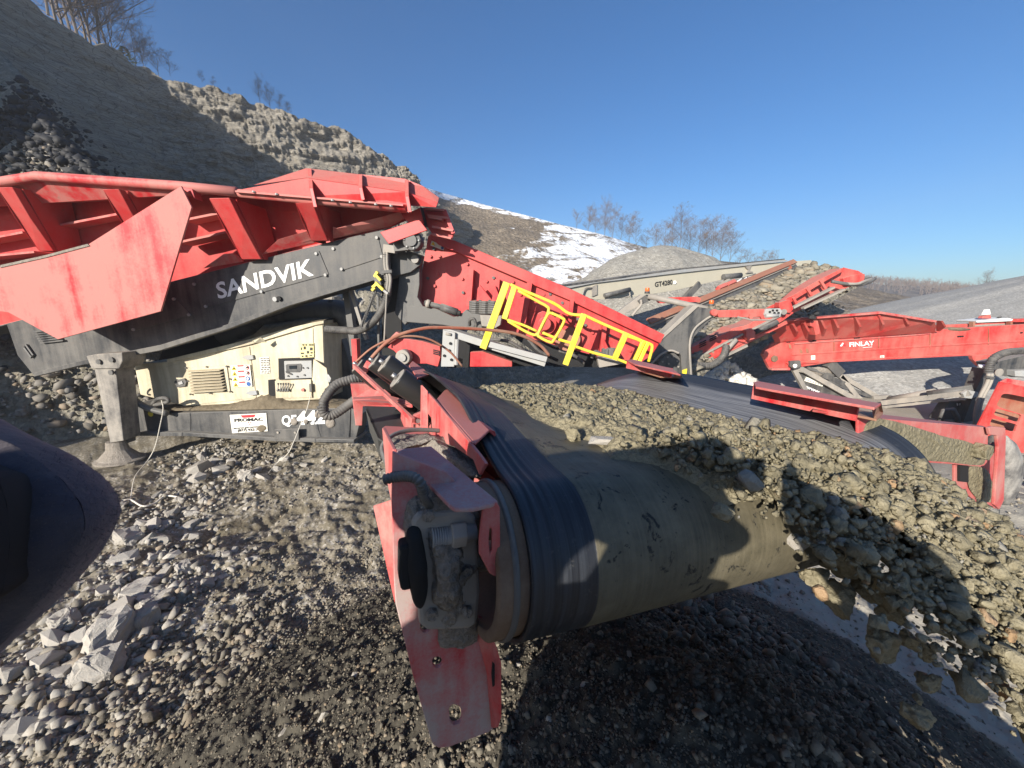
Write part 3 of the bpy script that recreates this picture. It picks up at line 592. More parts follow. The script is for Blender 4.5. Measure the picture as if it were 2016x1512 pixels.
for i, (px, py, y, h) in enumerate([(512, 204, 38, 2.2), (532, 212, 38.5, 2.0), (552, 221, 39, 1.7), (568, 227, 39.3, 1.3)]):
    tree(Y(px, py + 2, y), h, (i + 3) % 6, nth(i, 4, 'grey leafless shrub in the clump on the sunlit cliff rim'), 'shrubs on the rim of the sunlit cliff', i * 2)
def pine():
    p = Y(252, 140, 33.2); e = thing('pine_tree', 'small dark green pine on the quarry rim left of the round crowned bare tree', 'tree', p)
    mk('trunk', *tubegeo([p + Vector((0, 0, -.2)), p + Vector((.05, 0, 1.5))], [.05, .012], 6), BARK, e); r = random.Random(5); g = []
    for i in range(170):
        z = r.uniform(.35, 1.5); a = r.uniform(0, 6.28); rad = (1.6 - z) * .62; q = p + Vector((math.cos(a) * rad * r.uniform(.2, 1), math.sin(a) * rad * r.uniform(.2, 1), z)); d = Vector((math.cos(a), math.sin(a), r.uniform(-.1, .5))).normalized() * .2; s = d.cross(UP).normalized() * .035
        g.append(([q - s, q + s, q + d + s * .3, q + d * .6 + Vector((0, 0, .06))], [[0, 1, 2], [0, 2, 3], [0, 3, 1], [1, 3, 2]]))
    joined('crown', g, NEEDLE, e)
pine()
GR = 'bare trees on the skyline behind the stockpile'
rt = random.Random(3)
for i, px in enumerate([1135, 1158, 1172, 1190, 1205, 1222, 1238, 1252, 1272, 1290, 1308, 1322, 1338, 1355, 1372, 1388, 1402, 1418, 1436]):
    base = np.interp(px, [1135, 1200, 1300, 1440], [442, 462, 490, 512]); topy = np.interp(px, [1130, 1165, 1205, 1245, 1262, 1300, 1340, 1375, 1440], [415, 393, 402, 400, 440, 428, 405, 412, 430]) + rt.uniform(-6, 22); y = 62 + rt.uniform(-2, 8)
    a, b = Y(px, base + 8, y), Y(px, topy, y); tree(a, (b - a).z * 1.02, i % 6, nth(i, 19, 'bare tree in the skyline row behind the grey stockpile'), GR, i * 1.7)
for i, px in enumerate([1455, 1470, 1484, 1498, 1512, 1524]):
    y = 70 + i; a, b = Y(px, 524, y), Y(px, 487 + rt.uniform(0, 10), y); tree(a, (b - a).z, (i + 2) % 6, nth(i, 6, 'low bare tree at the right end of the skyline row'), 'low bare trees at the end of the skyline row', i)
p = Y(1932, 585, 60); tree(p, (Y(1932, 532, 60) - p).z * 1.05, 1, 'lone pale bare tree above the far right stockpile', GR, .4)
def far_wood():
    g = []; r = random.Random(9); V = []; F = []
    for i in range(1300):
        s = r.random(); t = r.random() ** 1.8 * .8; q = FH[1 + int(t * 28), int((.2 + s * .62) * 159)]; h = r.uniform(1.8, 3.4); b = Vector(q) + Vector((r.uniform(-1, 1), r.uniform(-1, 1), -.3)); gs = [tubegeo([b, b + Vector((r.uniform(-.3, .3), 0, h))], [.07, .03], 3)]
        for k in range(7):
            f = r.uniform(.15, .95); p0 = b + Vector((0, 0, h * f)); gs.append(tubegeo([p0, p0 + Vector((r.uniform(-1, 1) * 1.3, r.uniform(-1, 1) * 1.3, r.uniform(.5, 1.6)))], [.05, .015], 3))
        for v, f in gs: k = len(V); V += [tuple(x) for x in v]; F += [[a + k for a in ff] for ff in f]
    me = bpy.data.meshes.new('far_wood'); me.from_pydata(V, [], F); o = link('far_wood', me, TWIG); tag(o, 'bare winter wood covering the far hill on the right', 'wood', kind='stuff')
far_wood()
# ------------------------------------------------------------------ the big screener in the middle distance
SC = thing('mobile_screener', 'large red and black screener with a flared hopper and a cream engine enclosure', 'screening machine', (-4.6, 6.9, 0))
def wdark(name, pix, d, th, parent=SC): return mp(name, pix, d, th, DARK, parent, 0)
# hopper: the flared side wall (outward at the top), rail, ribs, ledges
HT, HB = .14, -.02
mp('hopper_wall', [(-420, 430, HT), (-40, 366, HT), (75, 348, HT), (463, 382, HT), (797, 412, HT), (812, 428, HB), (770, 447, HB), (484, 517, HB), (339, 555, HB), (0, 640, HB), (-420, 745, HB)], 0, .02, RED, SC, 0)
prism('rail_shelf', [M(-430, 428, .78), M(73, 346, .80), M(463, 377, .78), M(800, 409, .76), M(797, 412, .12), M(463, 382, .12), M(75, 348, .12), M(-420, 430, .12)], UP * .012, RED_DUSTY, SC)
prism('beam_top', [M(-420, 745, .27), M(0, 640, .27), M(339, 554, .27), M(484, 517, .27), M(770, 447, .27), M(770, 447, -.1), M(484, 517, -.1), M(339, 554, -.1), M(0, 640, -.1), M(-420, 745, -.1)], UP * -.02, RED_DUSTY, SC)
tube('hopper_rail', [M(-430, 425, .78), M(-60, 368, .78), M(73, 347, .78), M(357, 367, .78), M(466, 378, .78)], .062, RED_DUSTY, SC, 12, False)
tube('hopper_rail', [M(466, 380, .76), M(610, 394, .76), M(800, 411, .76)], .05, RED_DUSTY, SC, 12, False)
for top, bot, w in (((27, 372), (99, 495), 30), ((233, 376), (283, 470), 30), ((443, 393), (500, 511), 36), ((607, 402), (633, 475), 30)):
    t, b = M(*top, .74), M(*bot, .36); hw = w / 2 / 757 * 6.2
    o = prism('hopper_rib', [t - MX * hw, t + MX * hw * .9, t.lerp(b, .45) + MX * hw, b + MX * hw, b - MX * hw, t.lerp(b, .45) - MX * hw], [(MN * .09)] * 2 + [MN * .10] + [MN * .05] * 2 + [MN * .10], RED, SC, None, .008)
    for s in (-1, 1): prism('rib_web', [t + MX * hw * s, b + MX * hw * s, b + MX * hw * s - MN * .34, t + MX * hw * s - MN * .55], MX * .012 * s, RED, o)
for a, b in (((-60, 484), (66, 460)), ((114, 451), (290, 417)), ((376, 437), (456, 421)), ((365, 480), (462, 459)), ((-60, 512), (88, 498))):
    bar('ledge', M(*a, .20), M(*b, .20), .26, .03, RED_DUSTY, SC)
# folded extension wall above the rail
mp('extension_wall', [(463, 375, .74), (603, 350, .76), (797, 378, .76), (862, 398, .70), (858, 408, .7), (797, 404, .74), (611, 386, .74)], 0, .018, RED, SC, 0)
mp('extension_rim', [(500, 364, .76), (603, 331, .50), (707, 343, .50), (797, 352, .50), (834, 367, .5), (864, 389, .60), (862, 398, .70), (797, 377, .765), (603, 350, .765)], 0, .018, RED, SC, 0)
for t, b in (((606, 332), (617, 408)), ((706, 343), (711, 394)), ((797, 354), (803, 418))):
    prism('extension_rib', [M(*t, .53), M(*b, .76), M(*b, .90), M((t[0] + b[0]) / 2 - 3, (t[1] + b[1]) / 2, .88), M(*t, .60)], MX * .05, RED, SC, None, .006)
bar('rim_flange', M(470, 379, .80), M(797, 406, .80), .12, .02, RED_DUSTY, SC)
# wing plate in front
prism('wing_plate', [M(x, y, .95) for x, y in [(-180, 470), (0, 525), (16, 520), (90, 504), (127, 492), (172, 482), (356, 366), (377, 408), (316, 613), (114, 668), (16, 615), (-180, 590)]], -MN * .025, RED_DUSTY, SC, None, .004)
prism('weld_bead', [M(0, 522, .962), M(90, 502, .962), M(172, 480, .962), M(176, 484, .962), M(90, 507, .962), M(0, 527, .962)], -MN * .05, DRYMUD, SC)
mp('wing_bracket', [(352, 366), (376, 384), (384, 392), (378, 372)], .86, .12, RED, SC)
# bolts and weld beads on the hopper steel
for t, b in (((606, 334), (617, 404)), ((706, 345), (711, 390)), ((797, 356), (803, 414))): tube('weld_seam', [M(t[0] + 3, t[1] + 14, .66), M(b[0] + 2, b[1] - 12, .76)], .012, RED_RUST, SC, 5, False)
for x, y in ((500, 379), (545, 384), (655, 396), (690, 400), (740, 404), (770, 407)): q = M(x, y, .87); cyl('bolt', q, q + UP * .02, .02, GALV, SC, 6)
# dark grey side beam
mp('side_beam', [(-420, 745), (0, 640), (339, 554), (484, 517), (770, 447), (768, 470), (760, 543), (683, 565), (569, 598), (450, 641), (315, 683), (160, 712), (65, 738), (34, 700), (13, 640), (-420, 760)], .28, .5, BLACK, SC, .012)
mp('beam_flange', [(452, 637), (569, 594), (683, 561), (760, 539), (760, 545), (683, 568), (569, 602), (454, 646), (315, 690), (160, 719), (66, 742), (66, 734), (160, 710), (315, 679)], .33, .1, BLACK, SC, .006)
def panel(pix, bolts=True):
    p = mp('cover_panel', pix, .292, .02, BLACK, SC, .004)
    if bolts:
        for x, y in pix: cx = sum(q[0] for q in pix) / len(pix); cy = sum(q[1] for q in pix) / len(pix); q = M(x + (cx - x) * .04, y + (cy - y) * .09, .29); cyl('bolt', q, q + MN * .025, .022, GALV, p, 8)
panel([(378, 560), (628, 494), (647, 540), (516, 576), (402, 608)]); panel([(655, 489), (744, 465), (754, 506), (672, 533)]); panel([(252, 610), (345, 586), (376, 620), (262, 652)])
a, b = M(430, 588, .294), M(618, 541, .294); text('lettering', 'SANDVIK', a, b - a, (M(424, 557, .294) - a), LETTER, SC, .022, .004)
for k in range(6): bar('vent_slat', M(66 + k * 3, 654 + k * 4.2, .31), M(96 + k * 6, 650 + k * 4.0, .31), .03, .022, CHAR, SC)
tube('slot_ring', [M(48, 684, .30), M(52, 679, .30), M(66, 699, .30), M(63, 704, .30), M(48, 684, .30)], .02, CHAR, SC, 6, False); wdark('slot_hole', [(49, 684), (53, 681), (64, 698), (61, 702)], .287, .02)
for x, y in ((543, 589), (551, 588)): q = M(x, y, .285); cyl('bolt', q, q + MN * .03, .035, DARK if x > 545 else GALV, SC, 10)
# dusty skirt sheets between beam and ribs
mp('skirt_sheet', [(515, 501, .36), (548, 471, .46), (609, 453, .46), (620, 470, .36), (618, 478, .30)], 0, .015, RED_DUSTY, SC, .004)
mp('skirt_sheet', [(655, 446, .46), (663, 449, .46), (788, 417, .46), (795, 431, .40), (768, 445, .31), (655, 470, .31)], 0, .015, RED_DUSTY, SC, .004)
mp('skirt_sheet', [(400, 528, .34), (440, 500, .38), (462, 498, .38), (480, 515, .30)], 0, .015, RED_DUSTY, SC, .004)
# discharge end of the feeder
mp('guard_plate', [(748, 457), (818, 434), (826, 433), (841, 453), (765, 480)], .62, .03, RED, SC, .006)
mp('guard_plate', [(791, 424), (826, 409), (834, 440), (805, 439)], .5, .03, RED, SC, .006)
mp('end_guard', [(827, 408), (876, 414), (894, 458), (889, 471), (852, 462), (836, 438)], .28, .05, RED, SC, .006)
for a, b in (((843, 425), (884, 430)), ((845, 428), (872, 433)), ((852, 447), (893, 455)), ((850, 461), (889, 470)), ((838, 412), (876, 415))): bar('guard_bar', M(*a, .36), M(*b, .36), .08, .025, RED_DUSTY, SC)
bar('guard_post', M(829, 410, .36), M(838, 447, .36), .05, .05, BLACK, SC); bar('guard_post', M(875, 414, .36), M(893, 460, .36), .04, .05, RED, SC)
q = M(818, 477, .42); mt = cyl('drive_motor', q, q + MN * .16, .125, BLACK, SC, 20, .01); cyl('motor_cap', q + MN * .16, q + MN * .19, .075, CHAR, mt, 16)
for k in range(6): w = q + MN * .16 + (MX * math.cos(k) + UP * math.sin(k)) * .10; cyl('bolt', w, w + MN * .02, .012, GALV, mt, 6)
bar('motor_shaft', M(778, 486, .42), M(806, 483, .42), .12, .13, CHAR, SC); bar('motor_bracket', M(757, 489, .35), M(780, 492, .35), .10, .10, PALE, SC)
mp('hinge_plate', [(766, 497), (800, 492), (832, 503), (828, 521), (808, 536), (770, 546)], .2, .1, BLACK, SC); q = M(819, 511, .2); cyl('pivot_pin', q, q + MN * .06, .055, PALE, SC, 14)
# lower frame of the screen box
mp('frame_column', [(787, 536), (808, 534), (826, 517), (826, 560), (822, 585), (833, 603), (823, 612), (797, 640), (777, 617)], .12, .14, CHAR, SC, .01)
mp('frame_beam', [(800, 604), (823, 601), (860, 608), (894, 624), (905, 621), (918, 609), (930, 617), (971, 623), (986, 632), (975, 650), (952, 650), (900, 645), (872, 640), (798, 634)], .14, .14, CHAR, SC, .01)
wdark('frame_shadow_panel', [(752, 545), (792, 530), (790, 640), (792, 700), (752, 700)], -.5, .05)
bar('frame_strut', M(683, 565, -.3), M(700, 700, -.3), .12, .10, CHAR, SC); bar('frame_strut', M(690, 566, -.15), M(722, 668, -.15), .07, .05, PALE, SC); bar('frame_post', M(744, 585, .1), M(746, 700, .1), .03, .03, CHAR, SC)
bar('red_post', M(700, 667, .35), M(703, 730, .35), .11, .08, RED, SC)
# sloping screen box
box = mp('screen_box', [(843, 463), (894, 476), (1124, 572), (1307, 661), (1303, 669), (1283, 700), (1262, 714), (1170, 708), (1004, 655), (894, 624), (820, 594)], -.18, 1.3, RED, SC, .01)
mp('top_flange', [(843, 460), (894, 473), (1124, 569), (1309, 659), (1300, 676), (1118, 590), (888, 492), (862, 481)], -.08, .1, RED_DUSTY if 0 else RED, box, .008)
for t, b, w in (((929, 531), (924, 602), 9), ((980, 550), (977, 592), 9), ((1043, 557), (1030, 636), 10), ((1126, 592), (1121, 634), 7), ((1190, 640), (1183, 700), 8)): bar('side_rib', M(*t, -.10), M(*b, -.10), w / 757 * 6, .12, RED, box, MN)
mp('wear_plate', [(1040, 556), (1128, 590), (1118, 634), (1030, 606)], -.165, .03, RED, box, .006)
mp('mount_bracket', [(945, 561), (962, 582), (968, 590), (975, 562), (984, 585), (978, 598), (938, 592), (940, 568)], .02, .05, RED, box); mp('mount_bracket', [(1190, 668), (1200, 690), (1212, 686), (1222, 700), (1190, 706)], .02, .05, RED, box)
bp = [(855, 490), (848, 505), (866, 505), (838, 520), (862, 540), (856, 563), (922, 540), (910, 549), (912, 576), (920, 520), (958, 554), (972, 547), (1070, 580), (1083, 579), (1107, 596), (1040, 625), (1042, 600), (1137, 628), (1152, 640), (1160, 648), (1166, 655), (1200, 660), (1240, 690), (843, 548), (880, 480), (1010, 555), (1025, 580)]
for x, y in bp: q = M(x, y, -.18); cyl('bolt', q, q + MN * .035, .024, RED if (x * 7) % 3 else CHAR, box, 6)
dk = mp('warning_label', [(850, 474), (876, 484), (873, 493), (847, 483)], -.176, .004, SIGNW, box, 0); mp('warning_triangle', [(853, 475.5), (848.5, 481.5), (856.5, 484)], -.170, .004, YELINK, dk, 0); q = M(871, 488, -.174); cyl('blue_symbol', q, q + MN * .006, .022, BLUEINK, dk, 14)
q = M(1072, 636, -.18); dr = cyl('vibrator_housing', q, q + MN * .10, .185, RED, SC, 24, .01); cyl('vibrator_motor', q + MN * .1, q + MN * .22, .10, RED, dr, 16, .01); bar('vibrator_guard', M(1098, 622, .05), M(1116, 645, .05), .16, .12, RED, dr); cyl('vibrator_weight', M(1118, 668, -.18), M(1118, 668, -.12), .19, RED_RUST, SC, 24)
def springset(lst, r, top, bot):
    for x in lst:
        a, b = M(x, bot, .05), M(x + 1, top, .05); pts = []; n = 6
        for k in range(n * 10 + 1): t = k / (n * 10); pts.append(a.lerp(b, t) + (MX * math.cos(t * n * 6.283) + MN * math.sin(t * n * 6.283)) * r)
        tube('coil_spring', pts, .018, CHAR, SC, 6, False); cyl('spring_core', a, b, r * .5, RED_RUST, SC, 10)
springset((934, 953, 970), .075, 592, 617); springset((1192, 1203), .05, 687, 698)
tube('damper_strut', [M(836, 596, .16), M(868, 604, .16), M(906, 617, .16)], .038, BLACK, SC, 10, False); cyl('strut_sleeve', M(868, 604, .16), M(900, 615, .16), .055, BLACK, SC, 12); cyl('strut_eye', M(840, 597, .16), M(847, 599, .16), .06, PALE, SC, 10)
mp('spring_seat', [(945, 620), (988, 622), (985, 640), (975, 646), (948, 642)], .22, .18, PALE, SC); tube('frame_hose', [M(925, 640, .25), M(925, 630, .3), M(933, 628, .3), M(937, 640, .3), M(934, 652, .25)], .022, RUBBER, SC, 8)
# walkway and yellow railing
mp('walkway_beam', [(872, 644), (960, 672), (1075, 713), (1072, 722), (958, 686), (872, 658)], .42, .25, GALV, SC, .006); mp('walkway_kerb', [(963, 672), (1078, 703), (1075, 713), (960, 683)], .5, .05, GALV, SC, .004)
mp('walkway_bracket', [(872, 650), (896, 655), (894, 722), (868, 722)], .48, .05, GALV, SC); tube('bracket_slot', [M(878, 657, .49), M(888, 659, .49)], .02, PALE, SC, 8, False)
for x, y in ((887, 676), (885, 690), (875, 700), (889, 708)): q = M(x, y, .48); cyl('bolt', q, q + MN * .02, .02, DARK, SC, 8)
cyl('support_rod', M(900, 668, .5), M(898, 718, .5), .03, GALV, SC, 8)
RA = thing('yellow_railing', 'bright yellow safety railing with gate on the walkway beside the red screen box', 'railing', tuple(M(1114, 718, .5) * 1.0))
def rp(name, pts, r=.02, d=.5, sm=True): return tube(name, [M(x, y, d) for x, y in pts], r, YELLOW, RA, 8, sm, 5)
for a, b, w in (((998, 556), (951, 686), .095), ((1013, 565), (993, 628), .075), ((1150, 618), (1113, 718), .08), ((1232, 657), (1209, 708), .075), ((1268, 670), (1247, 714), .05), ((1276, 673), (1256, 716), .05)): bar('post', M(*a, .5), M(*b, .5), w, .06, YELLOW, RA, MN, .006)
rp('top_rail', [(1005, 560), (1026, 570), (1090, 597), (1120, 617), (1149, 621)], .021); rp('top_rail', [(1149, 620), (1190, 639), (1232, 657), (1266, 672), (1279, 677), (1284, 684), (1277, 712)], .021)
rp('gate_loop', [(1020, 572), (1060, 594), (1076, 603), (1080, 612), (1066, 645), (1058, 657), (1050, 659), (1030, 650), (1000, 632)], .02)
lp = [(1085, 616), (1106, 626), (1110, 634), (1090, 670), (1082, 673), (1063, 664), (1060, 656), (1078, 620), (1085, 616)]; rp('gate_handle', lp, .02, .56)
rp('mid_rail', [(998, 629), (1030, 640), (1057, 652)], .018); rp('mid_rail', [(1066, 654), (1100, 668), (1127, 676)], .02); rp('mid_rail', [(1127, 680), (1170, 695), (1212, 706), (1252, 722)], .02); rp('end_loop', [(1236, 662), (1258, 670), (1262, 676), (1250, 706)], .018)
# lower red belt guard under the walkway and the stuff in the gap
mp('lower_conveyor_guard', [(763, 684), (781, 667), (800, 667), (832, 672), (866, 682), (868, 700), (862, 722), (840, 716), (800, 716), (775, 690)], .25, .1, RED, SC); mp('lower_conveyor_guard', [(926, 693), (950, 692), (1008, 712), (1008, 722), (925, 722)], .3, .1, RED, SC)
q = M(799, 701, .3); lm = cyl('lower_motor', q, q + MN * .14, .11, PALE, SC, 18, .01); cyl('motor_cap', q + MN * .14, q + MN * .17, .06, STEEL, lm, 14)
for k in range(3): bar('louvre_slit', M(853, 689 + k * 3.5, .36), M(866, 692 + k * 3.5, .36), .01, .018, DARK, SC)
mp('frame_end', [(768, 665), (780, 653), (786, 656), (782, 666), (764, 678)], .35, .1, RED_DUSTY, SC); wdark('under_screen_shade', [(880, 660), (1010, 690), (1090, 720), (880, 724)], -.1, .05); wdark('under_screen_shade', [(1000, 655), (1170, 700), (1262, 714), (1240, 724), (1090, 722)], -.16, .05)  # black sheets stand in for the shade under the screen box
for i, pts in enumerate(([(1040, 668), (1060, 690), (1080, 700)], [(1100, 690), (1130, 700), (1150, 716)], [(1165, 705), (1172, 692), (1190, 700), (1230, 715)], [(960, 668), (1000, 672), (1030, 690), (1040, 704)])): tube('hydraulic_hose', [M(x, y, .12) for x, y in pts], .025, RUBBER, SC, 8)
mp('valve_block', [(1176, 705), (1205, 700), (1228, 716), (1180, 724)], .2, .2, PALE, SC)
# exhaust and canopy under the beam
tube('exhaust_duct', [M(440, 660, -.7), M(545, 622, -.7), (M(650, 612, -.7)), M(680, 622, -.7), M(700, 645, -.7)], .2, CHAR, SC, 14); cyl('exhaust_stack', M(651, 612, -.6), M(651, 590, -.6), .04, BLACK, SC, 10)
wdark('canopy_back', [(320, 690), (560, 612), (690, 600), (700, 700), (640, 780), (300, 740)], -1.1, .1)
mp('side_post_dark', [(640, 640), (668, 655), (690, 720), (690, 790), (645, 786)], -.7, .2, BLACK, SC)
# engine enclosure
ED = -.15
EN = mp('engine_enclosure', [(264, 717), (327, 712), (490, 678), (618, 640), (637, 637), (642, 786), (365, 800), (276, 777)], ED, 1.3, CREAM, SC, .012)
mp('enclosure_roof', [(327, 708), (430, 683), (490, 668), (560, 648), (618, 634), (637, 631), (637, 637), (618, 641), (490, 679), (330, 714)], ED + .04, .3, CREAM, EN, .006)
# shadow-side quarter is simply in the shade of the leg; door, panels
door = mp('door', [(327, 722), (491, 683), (504, 783), (367, 799)], ED + .012, .02, CREAM, EN, .004)
mp('corner_panel', [(619, 642), (635, 640), (640, 784), (622, 785)], ED + .012, .02, CREAM, EN, .004); mp('middle_panel', [(493, 682), (616, 646), (617, 703), (548, 706), (549, 746), (528, 748), (529, 781), (506, 783)], ED + .012, .02, CREAM, EN, .004)
for x, y in ((487, 704), (494, 774)): o = mp('hinge', [(x - 12, y), (x - 4, y - 4), (x + 10, y - 5), (x + 12, y + 3), (x, y + 5)], ED + .05, .04, GALV, EN, .004)
lt = mp('latch', [(342, 752), (346, 748), (362, 745), (367, 752), (364, 761), (348, 763)], ED + .045, .03, BLACK, EN, .006); mp('latch_handle', [(350, 753), (358, 750), (360, 756), (352, 758)], ED + .06, .02, GALV, lt, .004)
lv = mp('louvre_frame', [(366, 724), (446, 720), (453, 771), (374, 776)], ED + .03, .02, CREAM, EN, .004)
for k in range(8):
    y = 727 + k * 5.7; a, b, c = M(372 + k * .8, y + 2, ED + .035), M(440 + k * 1.0, y - 1.5, ED + .035), M(441 + k, y + 2.2, ED + .035)
    prism('vent_slat', [a, b, b + MN * .055 - UP * .022 - MX * .03, a + MN * .055 - UP * .022 + MX * .02], [-UP * .008] * 4, CREAM, lv); bar('vent_gap', a - UP * .034 + MX * .03, b - UP * .034 - MX * .02, .008, .018, DARK, lv)
for x, y in ((367, 724), (408, 722), (447, 721), (452, 746), (454, 771), (414, 774), (376, 776), (371, 750)): q = M(x, y, ED + .03); cyl('bolt', q, q + MN * .02, .016, CHAR, lv, 6)
for k in range(4):
    y0 = 719.5 + k * 10.8; xo = 454 + k * 1.2; lab = mp('safety_label', [(xo, y0), (xo + 38, y0 - 1.5), (xo + 39, y0 + 9), (xo + 1, y0 + 10.4)], ED + .034, .004, SIGNW, EN, 0)
    mp('warning_triangle', [(xo + 6, y0 + .8), (xo + 11.5, y0 + 9), (xo + 1.4, y0 + 9.3)], ED + .0385, .003, YELINK, lab, 0); mp('warning_mark', [(xo + 5, y0 + 5), (xo + 8, y0 + 4.6), (xo + 8, y0 + 7.6), (xo + 4.8, y0 + 7.8)], ED + .042, .003, INK, lab, 0)
    mp('red_heading', [(xo + 13, y0 - .2), (xo + 25, y0 - .7), (xo + 25.2, y0 + 1.8), (xo + 13.2, y0 + 2.4)], ED + .0385, .003, REDINK, lab, 0)
    q = M(xo + 32, y0 + 4, ED + .035); cyl('symbol_disc', q, q + MN * .006, .037, REDINK if k < 2 else BLUEINK, lab, 18)
    if k < 3: cyl('symbol_field', q + MN * .006, q + MN * .009, .027 if k < 2 else .02, SIGNW, lab, 16)
    if k < 2: mp('symbol_figure', [(xo + 29.5, y0 + 6), (xo + 31, y0 + 2.5), (xo + 34.5, y0 + 2), (xo + 33.5, y0 + 5.5)], ED + .048, .003, INK, lab, 0)
pv = mp('perforated_vent', [(511, 704), (529, 702.5), (532, 735), (513, 737)], ED + .02, .004, SIGNW, EN, 0)
for r in range(9):
    for c in range(3): x, y = 512.4 + c * 5.8 + r * .2 + (r % 2) * 1.2, 705.5 + r * 3.5; mp('vent_slit', [(x, y), (x + 4.2, y - .3), (x + 4.2, y + 1.3), (x, y + 1.6)], ED + .026, .004, INK, pv, 0)
dc = mp('decal_sheet', [(588, 676), (617, 675), (618, 703), (591, 705)], ED + .02, .004, paint('pale_yellow_decal', (.75, .66, .30), amt=.1, top=0), EN, 0)
for x, y, w, h in ((595, 677.5, 4, 3), (601, 677.5, 3, 3), (608, 677.5, 4, 3), (613, 677.5, 3, 3), (597.5, 682, 4, 6), (604, 691, 4, 5), (601, 699, 4, 4), (610, 684, 5, 6), (592, 684, 2, 5), (592, 694, 6, 3), (611, 693, 4, 3), (594, 700, 3, 3), (609, 699, 5, 2)): mp('decal_symbol', [(x, y), (x + w, y), (x + w, y + h), (x, y + h)], ED + .026, .004, INK, dc, 0)
rc = wdark('control_recess', [(548, 706), (618, 704), (619, 746), (550, 748)], ED + .013, .02, EN)
cp = mp('control_panel', [(559, 711), (613, 710), (614, 744), (561, 746)], ED + .05, .05, GALV, EN, .004); bz = mp('display_bezel', [(562, 719), (565, 717), (591, 716), (594, 719), (593, 730), (588, 733), (566, 733), (563, 730)], ED + .062, .02, CHAR, cp, .004); mp('display', [(569, 720), (584, 719.5), (584, 726), (569.5, 726.5)], ED + .07, .01, LCD, bz, 0)
for x, y in ((597, 724), (586, 741), (600, 738), (568, 740), (606, 724)): q = M(x, y, ED + .05); cyl('button', q, q + MN * .02, .014, CHAR, cp, 8)
mp('panel_key', [(562, 731), (573, 736), (572, 738), (563, 734)], ED + .08, .02, BLACK, cp, 0)
od = prism('open_door', [M(617, 707, ED + .02), M(640, 724, ED + .30), M(645, 760, ED + .32), M(629, 771, ED + .30), M(614, 748, ED + .03)], MX * .025, CREAM, EN, None, .006); prism('door_handle', [M(643, 737, ED + .34), M(648, 745, ED + .36), M(646, 752, ED + .36), M(642, 748, ED + .34)], MX * .03, GALV, od)
lb = wdark('lever_recess', [(528, 748), (541, 747), (545, 778), (530, 783)], ED + .013, .02, EN); mp('lever_plate', [(541, 750), (612, 747), (614, 783), (543, 784)], ED + .03, .02, CREAM, EN, .004)
for k in range(5):
    x = 549 + k * 5; a = M(x, 768, ED + .04); cyl('lever_base', a, a + MN * .03 + UP * .0, .022, BLACK, lb, 8); cyl('lever', a + MN * .03, M(x - 1, 757, ED + .10), .008, GALV, lb, 6); q = M(x - 1, 757, ED + .10); cyl('lever_knob', q, q + UP * .025, .014, BLACK, lb, 8)
q = M(598, 767, ED + .03); cyl('stop_button', q, q + MN * .035, .026, simple('faded_red_button', (.45, .16, .13), .5), EN, 14); mp('key_switch', [(608, 756), (613, 755), (614, 771), (609, 772)], ED + .06, .03, CHAR, EN)
mp('roof_flap', [(496, 671, .1), (513, 664, .06), (525, 674, .0), (500, 675, .12)], 0, .01, CREAM, EN, 0)
# dust lying on the enclosure roof and on the chassis ledge
def heap(name, pts, d, hgt, depth, mat, par, seed): # loose dirt: ridge profile on a ledge
    n = 60; V = []
    for j in range(9):
        t = j / 8 * math.pi
        for i in range(n):
            s = i / (n - 1) * (len(pts) - 1); k = min(len(pts) - 2, int(s)); x = pts[k][0] + (pts[k + 1][0] - pts[k][0]) * (s - k); y = pts[k][1] + (pts[k + 1][1] - pts[k][1]) * (s - k); h = pts[k][2] + (pts[k + 1][2] - pts[k][2]) * (s - k)
            p = M(x, y, d) - MN * (depth * (1 - math.cos(t)) / 2) + UP * (h * math.sin(t) ** 1.0 * (1 + .25 * mnoise.fractal(Vector((x * .08, t * 2, seed)), .8, 2, 4))); V.append(p)
    return mk(name, V, [list(map(int, f)) for f in gridfaces(9, n)], mat, par, True)
heap('roof_dirt', [(430, 684, .02), (490, 670, .12), (505, 664, .22), (540, 655, .16), (580, 643, .13), (612, 634, .06), (640, 630, .02)], ED + .02, .2, .9, SOIL, SC, 3)
heap('ledge_dirt', [(300, 809, .0), (330, 809, .05), (430, 808, .07), (475, 807, .14), (517, 806, .26), (545, 805, .17), (575, 805, .09), (640, 804, .09), (690, 803, .02)], -.01, .2, .5, SOIL, SC, 9)
# chassis beam with sign and number
mp('chassis_beam', [(244, 800), (268, 795), (300, 806), (330, 814), (690, 803), (688, 862), (545, 862), (372, 852), (252, 851)], 0, .45, BLACK, SC, .01); mp('chassis_lip', [(250, 851), (372, 852), (545, 862), (697, 866), (697, 872), (545, 869), (372, 859), (252, 858)], .10, .5, CHAR, SC, .006)
mp('chassis_gusset', [(690, 803), (712, 815), (700, 866), (687, 866)], -.02, .3, BLACK, SC); mp('tow_bracket', [(540, 846), (588, 844), (588, 866), (540, 866)], .12, .02, BLACK, SC)
for x in (548, 582): q = M(x, 851, .12); cyl('bolt', q, q + MN * .02, .02, PALE, SC, 8)
sg = mp('sign_plate', [(452, 817), (524, 813.5), (527, 849), (457, 853)], .015, .012, SIGNW, SC, .002); mp('sign_logo', [(473, 817.8), (503, 816), (499.5, 821.5), (478, 822.7)], .022, .004, REDINK, sg, 0)
def mtext(s, a, b, top, d, mat, par, bold=.02, nm='lettering'): p, q = M(*a, d), M(*b, d); return text(nm, s, p, q - p, M(*top, d) - p, mat, par, bold, .003)
